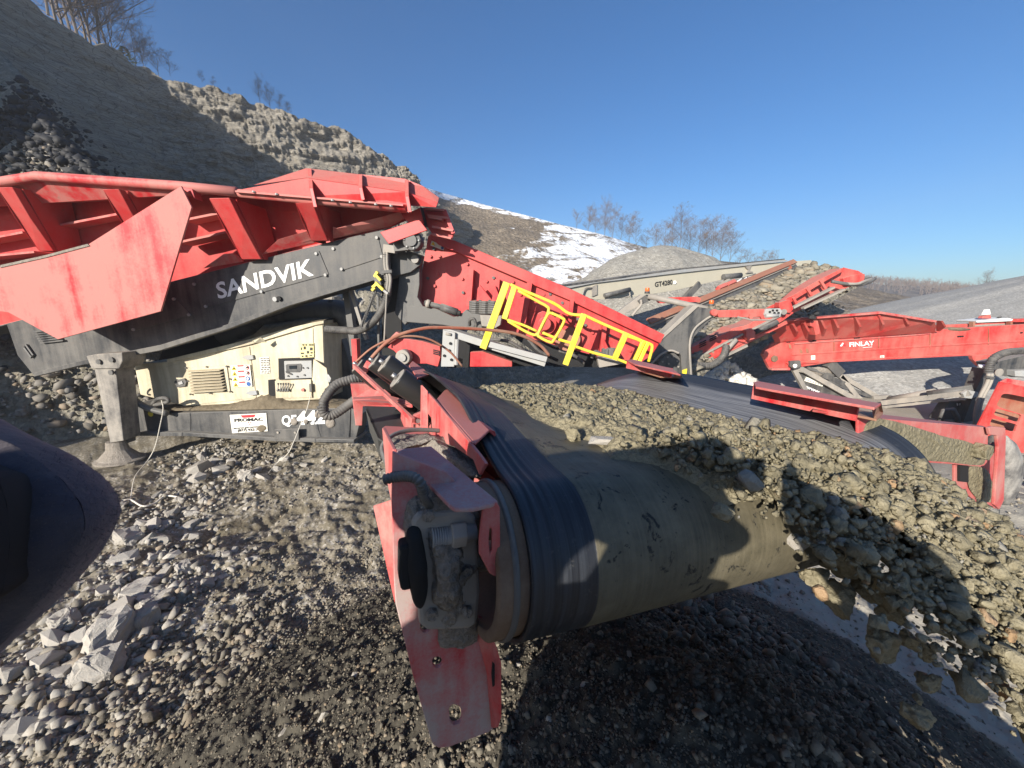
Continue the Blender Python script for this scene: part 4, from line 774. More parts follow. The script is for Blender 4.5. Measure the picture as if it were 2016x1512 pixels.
mtext('PROMAC', (461.5, 830.5), (518, 828), (461.2, 824.2), .02, INK, sg, .03); mtext('www.promac', (459, 844.8), (512, 841), (458.8, 841.2), .02, INK, sg, .02); mtext('(877) 932-7', (468, 849.8), (508, 847.5), (467.8, 845), .02, INK, sg, .02); mtext('mobile crushing and screening', (467, 839.6), (516, 837.6), (466.9, 837.6), .02, GALV, sg, 0) if False else None
for x, y in ((487.5, 831.5), (492, 831.3), (490, 834.5)): mp('sign_dot', [(x, y), (x + 2.6, y - .1), (x + 1.3, y + 2)], .022, .003, REDINK, sg, 0)
blob('mud_splash', [M(507, 842, .02), M(512, 837, .02), M(521, 838, .02), M(524, 844, .02), M(516, 850, .02), M(509, 848, .02)], MN * .015, -MN * .01, SOIL, sg, .004, 30, 5)
mtext('QE', (555, 836.5), (584, 835), (554.6, 818), .008, LETTER, SC, .035); mtext('442', (583, 835.5), (640, 832.5), (583.5, 809.5), .008, LETTER, SC, .045)
for x, y, r in ((579, 830, 7), (626, 816, 7), (602, 830, 4.5), (650, 833, 9)): blob('mud_splash', [M(x + r * math.cos(k) * 1.0, y + r * 1.05 * math.sin(k), .012) for k in np.linspace(0, 6.28, 9)[:-1]], MN * .02, -MN * .01, DRYMUD, SC, .006, 25, 5, x)
q = M(297, 815, .01); cyl('yellow_marker', q, q + MN * .01, .045, YELLOW, SC, 14)
# stabiliser leg
LEGM = paint('dusty_black_leg', (.05, .05, .052), (.33, .30, .26), amt=.85, sc=2.5)
lg = mp('stabiliser_leg', [(183, 716), (226, 712), (243, 868), (217, 872)], .5, .28, LEGM, SC, .012); mp('leg_head', [(169, 701), (190, 697), (240, 694), (241, 711), (234, 726), (180, 726)], .54, .36, LEGM, lg, .012)
for x, y in ((197, 712), (222, 708), (221, 733)): q = M(x, y, .54); cyl('bolt', q, q + MN * .03, .04, CHAR, lg, 10)
bar('leg_cylinder', M(243, 720, .3), M(252, 868, .3), .13, .14, CHAR, lg); tube('leg_hook', [M(182, 752, .45), M(176, 758, .45), M(176, 764, .45), M(182, 765, .45)], .015, BLACK, lg, 6)
c0 = M(233, 890, .42); V = []
for r_, z in ((.36, .0), (.36, .03), (.30, .05), (.16, .20), (.14, .34)):
    for k in range(20): V.append(Vector((c0.x + r_ * math.cos(k * .31416), c0.y + r_ * .8 * math.sin(k * .31416), z - .02)))
mk('leg_foot', V, [list(map(int, f)) for f in gridfaces(5, 20, True)] + [list(range(80, 100))], DRYMUD, lg)
tube('leg_hose', [M(238, 722, .35), M(243, 760, .35), M(262, 785, .2), M(290, 803, .15), M(330, 814, .1)], .05, CHAR, SC, 10)
# hoses
corrugated('hydraulic_hose', [M(642, 648, .2), M(676, 650, .22), (M(709, 650, .25)), M(741, 627, .3), M(760, 590, .32), M(764, 560, .32), M(760, 500, .35)], .055, RUBBER, SC, .03)
for dx in (0, 5): tube('hydraulic_hose', [M(757 + dx, 492, .38), M(758 + dx, 525, .38), M(764 + dx, 550, .38), M(760 + dx, 580, .36)], .022, PALE, SC, 8)
bar('hose_clamp', M(752, 536, .40), M(772, 534, .40), .04, .04, BLACK, SC); tube('thin_line', [M(762, 570, .38), M(759, 620, .38), M(756, 680, .38)], .012, PALE, SC, 6)
for a, b in (((738, 545), (744, 535)), ((734, 566), (741, 560)), ((740, 556), (755, 571)), ((741, 542), (750, 552)), ((733, 572), (738, 566))): bar('valve_lever', M(*a, .42), M(*b, .42), .05, .035, YELLOW, SC)
bar('valve_body', M(742, 540, .36), M(748, 562, .36), .10, .08, CHAR, SC); bar('valve_link', M(753, 570, .42), M(764, 578, .42), .03, .03, GALV, SC)
ch = []
for i in range(26):
    t = i / 25; p = M(740 - 28 * t, 574 + 68 * t, .40) + MN * .0; r_ = .022; a = MX if i % 2 else MN; ln = [p + (UP * math.cos(k) * .035 + a * math.sin(k) * .016) for k in np.linspace(0, 6.283, 9)]; ch.append(tubegeo(ln, .006, 4))
joined('chain', ch, CHAR, SC)
# tracks under the machine, half buried in the dark behind the beam
tr = prism('track', [M(300, 858, -.9) + UP * 0, M(690, 866, -.9), M(700, 880, -.9) - UP * .1, M(300, 872, -.9) - UP * .1], -MN * .5, CHAR, SC)
# ------------------------------------------------------------------ the near discharge conveyor
base = C(.6, .4, 0); base.z = 0
CO = thing('discharge_conveyor', 'near red discharge conveyor with black troughed belt and muddy head pulley, filling the foreground', 'conveyor', tuple(base))
CRA, CUA, CVA, CNA = [np.array(x) for x in (CA, CU_, CV_, CN_)]
def lift(u, v): return .118 * sstep(-.22, .25, v) * np.clip((u - (BW - .30)) / .30, 0, 1) ** 1.1 + .10 * sstep(-.01, .5, v) * ( np.clip((.30 - u) / .30, 0, 1) ** 1.15)
def topw(v): x = (v - 1.22) / .22; return CR - .36 * .22 * np.log1p(np.exp(np.clip(x * 2.2, -30, 30))) / 2.2 * 1.0
def belt():
    va = np.linspace(3.2, 0, 150)[:-1]; ph = np.linspace(0, np.pi, 60); vb = np.linspace(0, 1.5, 30)[1:]
    v = np.concatenate([va, -CR * np.sin(ph), vb]); w = np.concatenate([topw(va), CR * np.cos(ph), np.full(len(vb), -CR)]); up = np.concatenate([va * 0 + 1, np.cos(ph), vb * 0 - 1])
    s = np.concatenate([[0], np.cumsum(np.hypot(np.diff(v), np.diff(w)))]); u = np.unique(np.concatenate([np.linspace(0, .16, 33), np.linspace(.16, BW, 110)])); n, m = len(v), len(u)
    Vv, Uu = np.repeat(v[:, None], m, 1), np.repeat(u[None], n, 0); Ww = np.repeat(w[:, None], m, 1); nv = np.concatenate([va * 0, -np.sin(ph), vb * 0])[:, None]; nw = np.concatenate([va * 0 + 1, np.cos(ph), vb * 0 - 1])[:, None]
    ridge = -.004 * np.exp(-((u - .040) / .005) ** 2) - .003 * np.exp(-((u - .062) / .004) ** 2) - .003 * np.exp(-((u - .022) / .004) ** 2) + .002 * sstep(.12, .15, u)
    wv = .0025 * vnoise(Uu * 3, np.repeat(s[:, None], m, 1) * 4, seed=4) * (np.repeat(va.size and (np.arange(n) < len(va) - 8)[:, None], m, 1)); e = ridge[None] + wv
    lf = np.where((np.arange(n) < len(va) + 30)[:, None], lift(Uu, Vv), 0)
    def pos(off): return CRA + Uu[..., None] * CUA + (Vv + nv * (e + off + lf))[..., None] * CVA + (Ww + nw * (e + off + lf))[..., None] * CNA
    P = np.concatenate([pos(0), pos(-.011)[:, ::-1]], 1); r = np.array(base); me = fastmesh('belt', P.reshape(-1, 3) - r, gridfaces(n, 2 * m, True)[:, ::-1])
    S = np.repeat(s[:, None], m, 1); md = sstep(.115, .165, Uu) * (1 - sstep(1.08, 1.16, Uu) * (Vv > -.1)); md2 = np.concatenate([md, md[:, ::-1] * 0], 1)
    for nm, a in (('bu', np.concatenate([Uu, Uu[:, ::-1]], 1)), ('bs', np.concatenate([S, S], 1)), ('mud', md2)): at = me.attributes.new(nm, 'FLOAT', 'POINT'); at.data.foreach_set('value', a.astype(np.float32).ravel())
    return link('belt', me, BELT, CO, None, True)
belt()
def ringtube(name, prof, mat, seg=64):
    """turned part about the pulley axis: prof = list of (u, radius)"""
    V = []
    for u, r in prof:
        for k in range(seg): a = 2 * math.pi * k / seg; V.append(C(u, r * math.cos(a), r * math.sin(a)))
    o = mk(name, V, [list(map(int, f)) for f in gridfaces(len(prof), seg, True)], mat, CO, False)
    for f in o.data.polygons: f.use_smooth = True
    return bevel(o, .001, 1)
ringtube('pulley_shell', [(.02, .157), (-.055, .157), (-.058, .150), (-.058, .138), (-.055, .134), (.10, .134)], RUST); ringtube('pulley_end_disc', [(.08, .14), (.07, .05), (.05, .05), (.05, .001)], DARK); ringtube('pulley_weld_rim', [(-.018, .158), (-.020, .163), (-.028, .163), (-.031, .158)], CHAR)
cyl('pulley_shaft', C(-.2, 0, 0), C(BW + .3, 0, 0), .03, STEEL, CO, 16); ringtube('pulley_shell', [(BW - .01, .155), (BW + .04, .155), (BW + .04, .13), (BW, .12)], RUST)
# left head bracket: web with holes, bent side flange, dried mud, angle guard on top
WV = -.02
def circ(px, py, rx, ry, pl, n=14): return [pl(px + rx * math.cos(k * 2 * math.pi / n), py + ry * math.sin(k * 2 * math.pi / n)) for k in range(n)]
cv = lambda x, y: Cv(x, y, WV)
webp = [(773, 890), (771, 990), (776, 1147), (779, 1190), (812, 1326), (848, 1456), (854, 1468), (864, 1473), (884, 1471), (962, 1442), (972, 1434), (962, 1330), (940, 1255), (925, 1200), (935, 1110), (950, 1000), (880, 930)]
web = prism('head_bracket', [cv(*p) for p in webp], CV_ * .010, RED_WEB, CO, [circ(837, 1235, 10, 11, cv), circ(861, 1304, 10, 11, cv), [cv(884, 1398), cv(886, 1391), (cv(893, 1387)), cv(904, 1390), cv(908, 1398), cv(910, 1414), cv(906, 1424), cv(893, 1428), cv(886, 1420)]], .002)
prism('bracket_flange', [Cv(940, 1255, WV), Cv(962, 1330, WV), Cv(972, 1434, WV), Cv(981, 1432, WV - .03), Cv(988, 1412, WV - .035), Cv(988, 1305, WV - .035), Cv(977, 1270, WV - .03), Cv(948, 1212, WV)], CU_ * -.006 + CV_ * .004, RED_NEAR, web, None, .002)
prism('flange_slot', [Cv(969, 1302, WV - .030), Cv(973, 1306, WV - .030), Cv(973, 1346, WV - .030), Cv(969, 1350, WV - .030), Cv(967, 1325, WV - .029)], CV_ * -.004, DARK, web)
prism('side_cheek', [Cu(735, 998, -.24), Cu(771, 986, -.24), Cu(775, 1100, -.24), Cu(779, 1185, -.24), Cu(770, 1150, -.24)], CU_ * -.006, RED_NEAR, CO, None, .002) if False else prism('side_cheek', [Cv(735, 998, .06), Cv(772, 986, .0), Cv(778, 1188, .0), Cv(772, 1162, .02)], CV_ * .008, RED_NEAR, CO, None, .002)
nrm = -CV_
def vout(pts, v=WV): return [Cv(x, y, v) for x, y in pts]
blob('dried_mud', vout([(812, 985), (828, 962), (850, 955), (880, 960), (915, 990), (935, 1005), (945, 1040), (948, 1090), (940, 1130), (935, 1190), (938, 1225), (925, 1262), (900, 1275), (870, 1262), (850, 1225), (835, 1190), (826, 1120), (818, 1060), (806, 1020)]), nrm * .034, CV_ * .01, DRYMUD, CO, .024, 22, 26, 3, .5, 6)
prism('bearing_housing', vout([(806, 1012), (818, 996), (905, 992), (930, 1004), (938, 1150), (932, 1208), (915, 1218), (836, 1220), (822, 1208)]), nrm * .032, PALE, CO, None, .008)
for bx, by_ in ((842, 1012), (918, 1120), (850, 1205), (918, 1200)): q = Cv(bx, by_, WV - .032); cyl('bolt', q, q + nrm * .014, .012, DRYMUD, CO, 6, .002)
blob('mud_clod', vout([(842, 1040), (880, 1032), (905, 1060), (898, 1105), (905, 1150), (880, 1190), (850, 1180), (846, 1120)], WV - .02), nrm * .045, CV_ * .01, DRYMUD, CO, .020, 30, 12, 12)
blob('dried_mud', vout([(868, 1220), (900, 1215), (935, 1225), (940, 1262), (905, 1272), (868, 1268)]), nrm * .022, CV_ * .01, DRYMUD, CO, .008, 30, 8, 5)
blob('dried_mud', vout([(797, 1010), (806, 985), (822, 975), (828, 1010), (822, 1080), (800, 1110), (796, 1060)]), nrm * .03, CV_ * .01, DRYMUD, CO, .01, 30, 8, 6)
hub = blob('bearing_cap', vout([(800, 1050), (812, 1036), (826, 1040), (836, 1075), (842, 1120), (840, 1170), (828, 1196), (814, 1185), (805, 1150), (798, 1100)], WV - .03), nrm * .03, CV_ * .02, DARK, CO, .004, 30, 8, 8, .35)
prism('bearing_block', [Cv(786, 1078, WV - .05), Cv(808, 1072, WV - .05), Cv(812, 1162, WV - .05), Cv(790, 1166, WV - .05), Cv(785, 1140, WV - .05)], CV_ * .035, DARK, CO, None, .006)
bt = Cv(936, 1046, WV - .035); bo = cyl('take_up_bolt', bt, bt - CU_ * .085 + CN_ * -.002, .017, GALV, CO, 16); cyl('nut', bt - CU_ * .020, bt - CU_ * .050, .026, PALE, bo, 6, .003)
for k in range(7): cyl('thread', bt - CU_ * (.056 + k * .0045), bt - CU_ * (.058 + k * .0045), .0185, GALV, bo, 14)
lw = .185
lid = prism('guard_angle', [Cw(776, 884, lw), Cw(849, 878, lw), Cw(905, 924, lw), Cw(981, 986, lw), Cw(966, 992, lw), Cw(930, 1000, lw), Cw(895, 1000, lw), Cw(884, 992, lw), Cw(830, 938, lw)], -CN_ * .009, RED_WEB, CO, None, .003)
fv = Cw(981, 988, lw); fvv = (fv - CA).dot(CV_)
prism('guard_flange', [Cv(978, 989, fvv), Cv(985, 1000, fvv), Cv(986, 1118, fvv), Cv(982, 1132, fvv), Cv(974, 1136, fvv), Cv(964, 1130, fvv), Cv(944, 1092, fvv), Cv(944, 1060, fvv), Cv(952, 994, fvv)], CV_ * .009, RED_NEAR, lid, [[Cv(965, 1040, fvv), Cv(969, 1044, fvv), Cv(969, 1082, fvv), Cv(965, 1090, fvv), Cv(963, 1065, fvv)]], .003)
# dusty top of the bearing housing behind the guard, drifted dust, pipe and hose
prism('housing_top', [Cw(753, 842, .10), Cw(758, 838, .10), Cw(832, 842, .10), Cw(858, 862, .10), Cw(940, 900, .10), Cw(930, 960, .10), Cw(790, 900, .10), Cw(757, 876, .10)], -CN_ * .012, RED_NEAR, CO, None, .003)
prism('housing_side', [Cv(752, 842, .20), Cv(773, 885, .0), Cv(771, 992, .0), Cv(760, 940, .12)], CU_ * .008, RED_NEAR, CO, None, .002)
blob('dust_drift', [Cw(x, y, .115) for x, y in [(752, 878), (770, 862), (820, 862), (868, 866), (905, 872), (945, 895), (958, 915), (940, 940), (900, 925), (850, 892), (800, 890), (765, 900)]], CN_ * .035, -CN_ * .02, DRYMUD, CO, .012, 24, 14, 7, .5, 6)
tube('grease_pipe', [Cw(870, 848, .15), Cw(820, 846, .16), Cw(782, 853, .16), Cw(758, 870, .15), Cw(752, 888, .13), Cw(766, 925, .10), Cw(772, 948, .08)], .0065, CHAR, CO, 10)
corrugated('corrugated_hose', [Cv(757, 944, -.02), Cv(785, 938, -.03), Cv(812, 939, -.05), Cv(828, 952, -.06), Cv(834, 975, -.05)], .0095, CHAR, CO, .0065); tube('hose_tail', [Cv(832, 968, -.055), Cv(838, 985, -.05), Cv(852, 1000, -.03)], .008, RUBBER, CO, 8)
# red side plate and angle guards over the left belt edge
prism('side_plate', [Cu(832, 758, -.045), Cu(859, 787, -.045), Cu(933, 874, -.045), Cu(953, 899, -.045), Cu(962, 912, -.045), Cu(950, 935, -.045), Cu(938, 905, -.045), Cu(901, 880, -.045), Cu(857, 864, -.045), Cu(853, 822, -.045), Cu(843, 811, -.045), Cu(842, 846, -.045), Cu(831, 846, -.045)], -CU_ * .008, RED_NEAR, CO, None, .002)
prism('side_plate', [Cv(831, 758, .72), Cv(842, 770, .70), Cv(843, 846, .70), Cv(830, 846, .72)], CV_ * .01, RED_NEAR, CO, None, .002)
gw = .225
ga = prism('edge_guard', [Cw(859, 786, gw), Cw(875, 768, gw), Cw(880, 766, gw), Cw(964, 846, gw), Cw(935, 873, gw)], -CN_ * .007, RED_NEAR, CO, None, .003)
prism('guard_lip', [Cw(880, 766, gw), Cw(888, 770, gw - .01), Cw(974, 850, gw - .012), Cw(979, 861, gw - .03), Cw(964, 846, gw)], -CN_ * .007, RED_NEAR, ga, None, .002); prism('guard_web', [Cw(859, 786, gw), Cw(935, 873, gw), Cw(936, 876, gw - .05), Cw(858, 790, gw - .05)], -CU_ * .006, RED_NEAR, ga, None, .002)
gb = prism('edge_guard', [Cw(805, 719, gw + .02), Cw(812, 710, gw + .02), Cw(836, 727, gw + .02), Cw(846, 737, gw + .02), Cw(822, 744, gw + .02)], -CN_ * .008, RED_NEAR, CO, None, .003)
# idlers, hoop straps, stay
def idler(a, b, v, r, core=True):
    p, q = Cv(*a, v), Cv(*b, v); d = (q - p).normalized(); o = cyl('idler_roller', p, p + d * .42, r, simple('black_roller', (.02, .019, .018), .35, .3, 10) if a[0] == 783 else bpy.data.materials['black_roller'], CO, 28, .004)
    cyl('roller_end', p - d * .004, p + d * .004, r * .86, PALE, o, 24); cyl('roller_axle', p - d * .03, p, r * .2, STEEL, o, 10)
    bar('wear_band', p + d * .16, p + d * .165, r * .02, r * .02, RUST, o) if False else None
idler((783, 745), (838, 786), 1.02, .056); idler((757, 716), (812, 756), 1.25, .056); idler((736, 712), (790, 752), 1.45, .05); idler((704, 720), (760, 765), 1.6, .05)
for pts, v, r in (([(713, 738), (733, 703), (775, 665), (828, 648), (870, 645), (955, 649), (1019, 658), (1061, 678), (1082, 700)], 1.55, .011), ([(697, 716), (733, 685), (775, 666), (815, 662), (850, 670), (885, 692), (911, 722)], 1.75, .007)):
    tube('hoop_strap', [Cv(x, y, v) for x, y in pts], r, RED_RUST, CO, 8)
bar('stay_bar', Cv(697, 720, 1.5), Cv(814, 828, .9), .014, .02, RED_NEAR, CO); bar('stay_bar', Cv(713, 738, 1.52), Cv(728, 712, 1.5), .02, .03, RED_NEAR, CO)
prism('fold_bracket', [Cv(694, 787, 1.4), Cv(768, 784, 1.3), Cv(812, 797, 1.0), Cv(812, 803, 1.0), Cv(760, 800, 1.3), Cv(714, 800, 1.4), Cv(713, 838, 1.4), Cv(700, 838, 1.4)], CV_ * .08, RED_NEAR, CO, None, .003); prism('fold_plate', [Cv(690, 756, 1.6), Cv(745, 755, 1.6), Cv(770, 778, 1.5), Cv(760, 790, 1.5), Cv(694, 786, 1.6)], CV_ * .05, RED_NEAR, CO, None, .003)
prism('stay_foot', [Cv(806, 822, .92), Cv(830, 812, .92), Cv(832, 835, .92), Cv(815, 836, .92)], CV_ * .03, RED_NEAR, CO, None, .003); q = Cv(823, 828, .90); cyl('bolt', q, q - CV_ * .01, .010, STEEL, CO, 6)
for pts in ([(633, 798), (640, 815), (655, 817), (682, 800), (725, 768), (742, 764)], [(637, 806), (640, 785), (662, 758), (690, 748), (712, 742)]): corrugated('hydraulic_hose', [Cv(x, y, 2.3) for x, y in pts], .034, RUBBER, CO, .02)
# lower return run of the belt seen in the gap
prism('return_belt', [Cw(720, 806, -.34), Cw(724, 799, -.34), Cw(840, 797, -.34), Cw(870, 850, -.34), Cw(760, 872, -.34), Cw(744, 862, -.34)], -CN_ * .012, BELT if False else simple('worn_rubber', (.055, .055, .052), .6, .3, 12), CO); prism('return_belt_edge', [Cw(720, 806, -.34), Cw(744, 862, -.34), Cw(748, 900, -.5), Cw(728, 850, -.5)], CU_ * .02, bpy.data.materials['worn_rubber'], CO)
# frame beams under the belt
for u in (.05, BW + .02): bar('side_beam', C(u, .25, -.02), C(u, 2.6, -.02 - .36 * .9), .05, .16, RED_NEAR, CO, CN_, .004)
for v in (.45, .95): cyl('idler_roller', C(.2, v, .10), C(BW - .2, v, .10), .05, bpy.data.materials['black_roller'], CO, 16); bar('cross_beam', C(.0, v, .02), C(BW, v, .02), .06, .05, RED_NEAR, CO)
# right side: take-up beam with end flange, big bolt, motor housing and edge guards
rv = .02
rb = prism('take_up_beam', [Cv(x, y, rv) for x, y in [(1690, 822), (1725, 825), (1940, 842), (1946, 848), (1944, 910), (1938, 917), (1928, 919), (1873, 914), (1780, 908), (1690, 890)]], CV_ * .010, RED_NEAR, CO, None, .003)
prism('beam_top_flange', [Cv(1600, 806, rv), Cv(1690, 820, rv), Cv(1725, 823, rv), Cv(1942, 841, rv), Cv(1935, 838, rv + .10), Cv(1720, 818, rv + .12), Cv(1600, 801, rv + .12)], -CN_ * .008, RED_NEAR, rb, None, .002)
blob('splashed_mud', [Cv(x, y, rv) for x, y in [(1712, 826), (1760, 829), (1830, 850), (1870, 862), (1900, 868), (1936, 885), (1940, 906), (1928, 916), (1873, 911), (1780, 900), (1705, 870)]], -CV_ * .006, CV_ * .005, CLAY, CO, .005, 40, 12, 4, .5, 5)
q = Cv(1918, 885, rv); bb = cyl('hex_bolt', q, q - CV_ * .045, .036, CLAY, CO, 6, .004)
prism('end_flange', [Cv(x, y, rv - .02) for x, y in [(1947, 842), (1955, 840), (1980, 842), (1981, 862), (1977, 985), (1968, 1003), (1958, 994), (1966, 880), (1963, 858), (1950, 856)]], CV_ * .012, RED_NEAR, CO, None, .003)
prism('inner_web', [Cv(x, y, rv + .05) for x, y in [(1880, 900), (1966, 870), (1966, 1005), (1925, 990), (1880, 955)]], CV_ * .01, RED_NEAR, CO, None, .002); prism('web_slot', [Cv(1890, 914, rv + .04), Cv(1907, 914, rv + .04), Cv(1907, 950, rv + .04), Cv(1890, 948, rv + .04)], CV_ * .008, DARK, CO)
blob('splashed_mud', [Cv(x, y, rv + .045) for x, y in [(1908, 920), (1938, 922), (1950, 940), (1955, 985), (1930, 985), (1908, 960)]], -CV_ * .006, CV_ * .005, CLAY, CO, .010, 22, 8, 9)
q = Cv(1952, 880, rv + .03); cyl('hex_bolt', q, q - CV_ * .03, .028, DRYMUD, CO, 6, .003)
blob('motor_housing', [Cv(x, y, rv + .12) for x, y in [(1972, 866), (1984, 863), (1993, 872), (1997, 900), (1995, 940), (1990, 970), (1982, 988), (1972, 985)]], -CV_ * .05, CV_ * .12, paint('dusty_rubber_cover', (.05, .05, .055), (.36, .34, .31), amt=.8, sc=9), CO, .006, 30, 8, 2, .5)
def chan(top, low, w0, w1, endp):
    o = prism('edge_guard', [Cw(x, y, w0) for x, y in top], -CN_ * .008, RED_NEAR, CO, None, .002); prism('guard_floor', [Cw(x, y, w1) for x, y in low], -CN_ * .008, RED_RUST, o, None, .002)
    a, b = Cw(*top[0], w0), Cw(*top[len(top) // 2 - 1], w0); a2, b2 = a - CN_ * (w0 - w1), b - CN_ * (w0 - w1); prism('guard_web', [a, b, b2, a2], CU_ * .008, RED_NEAR, o)
    prism('guard_end', [Cw(*endp[0], w0), Cw(*endp[1], w1), Cw(*endp[2], w1), Cw(*endp[3], w1 + .02)], CV_ * .008, RED_RUST, o)
chan([(1484, 752), (1492, 750), (1692, 787), (1735, 794), (1722, 802), (1520, 767), (1488, 761)], [(1490, 766), (1560, 780), (1716, 811), (1739, 812), (1726, 825), (1600, 799), (1490, 774)], .34, .275, [(1735, 794), (1739, 812), (1726, 825), (1722, 806)])
chan([(1234, 709), (1244, 707), (1322, 725), (1340, 737), (1328, 734), (1250, 717)], [(1248, 719), (1330, 736), (1343, 742), (1300, 741), (1262, 730)], .33, .28, [(1340, 737), (1343, 742), (1330, 742), (1328, 736)])
# ------------------------------------------------------------------ the load on the belt and the stream leaving it
def heap_load():
    vs = np.concatenate([np.linspace(2.4, 1.4, 60)[:-1], np.linspace(1.4, -.13, 520)]); us = np.linspace(.1, 1.36, 420); Uu, Vv = np.meshgrid(us, vs)
    ul = np.interp(Vv, [-.2, 0, .07, .16, .29, .67, 1.16, 2.4], [.52, .44, .34, .33, .32, .30, .27, .25]) + .05 * fbm(Vv * 4, Uu * 3, o=4, seed=61); ur = 1.14 + .02 * fbm(Vv * 4, Uu * 3, o=3, seed=62) + .06 * sstep(.1, -.1, Vv)
    H = np.interp(Vv, [-.2, -.05, .15, .6, .9, 1.2, 2.4], [.03, .035, .045, .036, .027, .018, .012]); x = np.clip((Uu - ul) / (ur - ul), 0, 1); prof = np.clip(4 * x * (1 - x), 0, 1) ** .62 * (1.1 - .2 * x) * (1 - .75 * sstep(.55, 1, x))
    h = H * prof; edge = np.clip(4 * x * (1 - x) * 4, 0, 1) * (1 - .65 * sstep(.6, 1, x))
    c1 = clumps(Uu, Vv, .046, 71, .45); c2 = clumps(Uu + .3, Vv, .022, 72, .7); c3 = clumps(Uu, Vv + .7, .010, 73, .8)
    h = h + edge * (np.maximum(c1 * .62, c2 * .75 + .002) + .6 * c3 + .008 * fbm(Uu * 45, Vv * 45, o=4, seed=74)) - .006 * (1 - edge) + (1 - edge) * .7 * c3 * (x > 0)
    ang = np.where(Vv < 0, np.arcsin(np.clip(-Vv / CR, 0, 1)), 0); w = np.where(Vv >= 0, topw(Vv), CR * np.cos(ang)) + lift(Uu, Vv) * (Vv > 0)
    P = CRA + Uu[..., None] * CUA + (np.where(Vv < 0, -CR * np.sin(ang), Vv) - np.sin(ang) * h)[..., None] * CVA + (w + np.cos(ang) * h)[..., None] * CNA
    F = gridfaces(*Uu.shape); F = F[((x > 0) & (x < 1)).ravel()[F].any(1)]; o = link('belt_load', fastmesh('belt_load', P.reshape(-1, 3), F), CLAY, None, None, True); tag(o, 'olive grey crushed stone mud heaped along the black belt', 'crushed stone', kind='stuff')
    n = 3200; v = rng.uniform(-.1, 1.35, n); x = rng.beta(1.6, 1.6, n); a = np.interp(v, [-.2, 0, .16, .29, .67, 1.16, 2.4], [.66, .58, .40, .34, .29, .24, .22]); u = a + (1.12 - a) * x; hh = np.interp(v, [-.2, -.05, .15, .6, .9, 1.2, 2.4], [.03, .035, .045, .036, .027, .018, .012]) * np.clip(4 * x * (1 - x), 0, 1) ** .62 * (1.1 - .2 * x) * (1 - .75 * sstep(.55, 1, x)); S = np.minimum(.026, .003 + rng.exponential(.0032, n) + (rng.random(n) < .03) * rng.uniform(.006, .018, n))
    P = CRA + u[:, None] * CUA + v[:, None] * CVA + (topw(v) + lift(u, v) + hh + .010)[:, None] * CNA; o = scatter('loose_lumps', P, S, LUMPS[:3] + CHIPS, CLAYL, 1, False); tag(o, 'loose muddy lumps scattered over the load on the belt', 'crushed stone', kind='stuff')
heap_load()
V0, GR_ = 1.9, 9.8
def traj(u, t, dw, du=0):
    """where a lump thrown off the belt at u is after t seconds (held as in a still photograph)"""
    p = CRA + np.asarray(u)[:, None] * CUA - (V0 * np.asarray(t))[:, None] * CVA + (CR + np.asarray(dw))[:, None] * CNA; p[:, 2] -= .5 * GR_ * np.maximum(0, t) ** 2; return p
def stream():
    us = np.linspace(.56, 1.62, 340); ts = np.linspace(-.06, .62, 420); T, Uu = np.meshgrid(ts, us, indexing='ij'); left = .44 + .10 * fbm(T * 9, Uu * 0, o=4, seed=81) + .04 * fbm(T * 40, Uu * 6, o=3, seed=83) + .6 * np.maximum(T, 0) + 2.5 * np.maximum(T, 0) ** 2 - .06 * np.clip(T, 0, .1); right = np.maximum(1.22 + .75 * np.maximum(T, 0), left + .4) + .04 * fbm(T * 9, Uu * 0 + 4, o=3, seed=82)
    e = sstep(left, left + .10, Uu) * sstep(right, right - .42 + .5 * np.clip(T, 0, .5), Uu); s = T * V0
    h = .015 + .03 * e * (1 - sstep(.0, .6, T) * .2) + e * (clumps(Uu, s, .055, 91, .5) * .6 + clumps(Uu, s + .4, .026, 92, .75) * .75 + .6 * clumps(Uu, s, .012, 93) + .011 * fbm(Uu * 40, s * 40, o=4, seed=94)) - .06 * (1 - e)
    P = traj(Uu.ravel(), T.ravel(), h.ravel()); keep = ((Uu > left + .13) & (Uu < right - .03)); F = gridfaces(*Uu.shape); F = F[keep.ravel()[F].all(1)]
    # closed underside so the curtain of mud has thickness
    P2 = traj(Uu.ravel(), T.ravel(), (-.012 - .02 * e).ravel()); n = len(P); o = link('falling_mud', fastmesh('falling_mud', np.concatenate([P, P2]), np.concatenate([F, F[:, ::-1] + n])), CLAY, None, None, True)
    tag(o, 'thick curtain of muddy crushed stone pouring off the belt at bottom right', 'crushed stone', kind='stuff')
    n = 15000; t = rng.uniform(-.04, .62, n); ul_ = .45 + .6 * np.maximum(t, 0) + 2.5 * np.maximum(t, 0) ** 2; u = ul_ + rng.beta(1.0, 1.1, n) * (np.maximum(.4, 1.22 + .75 * np.maximum(t, 0) - ul_)) ; u = u + rng.normal(0, .012, n) - rng.exponential(.03, n) * (u < .8); S = np.minimum(.034, .003 + rng.exponential(.0034, n) + (rng.random(n) < .035) * rng.uniform(.008, .024, n)); P = traj(u, t, .004 + rng.uniform(.01, .08, n) * np.clip((1.22 + .75 * np.maximum(t, 0) - u) / (.42 - .5 * np.clip(t, 0, .5)), .1, 1))
    o = scatter('falling_lumps', P, S, LUMPS[:3] + CHIPS, CLAYL, 1, False); tag(o, 'muddy lumps tumbling in the curtain of crushed stone at bottom right', 'crushed stone', kind='stuff')
stream()
LM = []
for V, F in LUMPS3 + HULLS[:3]: m_ = bpy.data.meshes.new('lump'); m_.from_pydata([tuple(v) for v in V], [], [list(map(int, f)) for f in F]); LM.append(m_)
for m_ in LM[:8]: m_.polygons.foreach_set('use_smooth', [True] * len(m_.polygons)); m_.materials.append(LUMP)
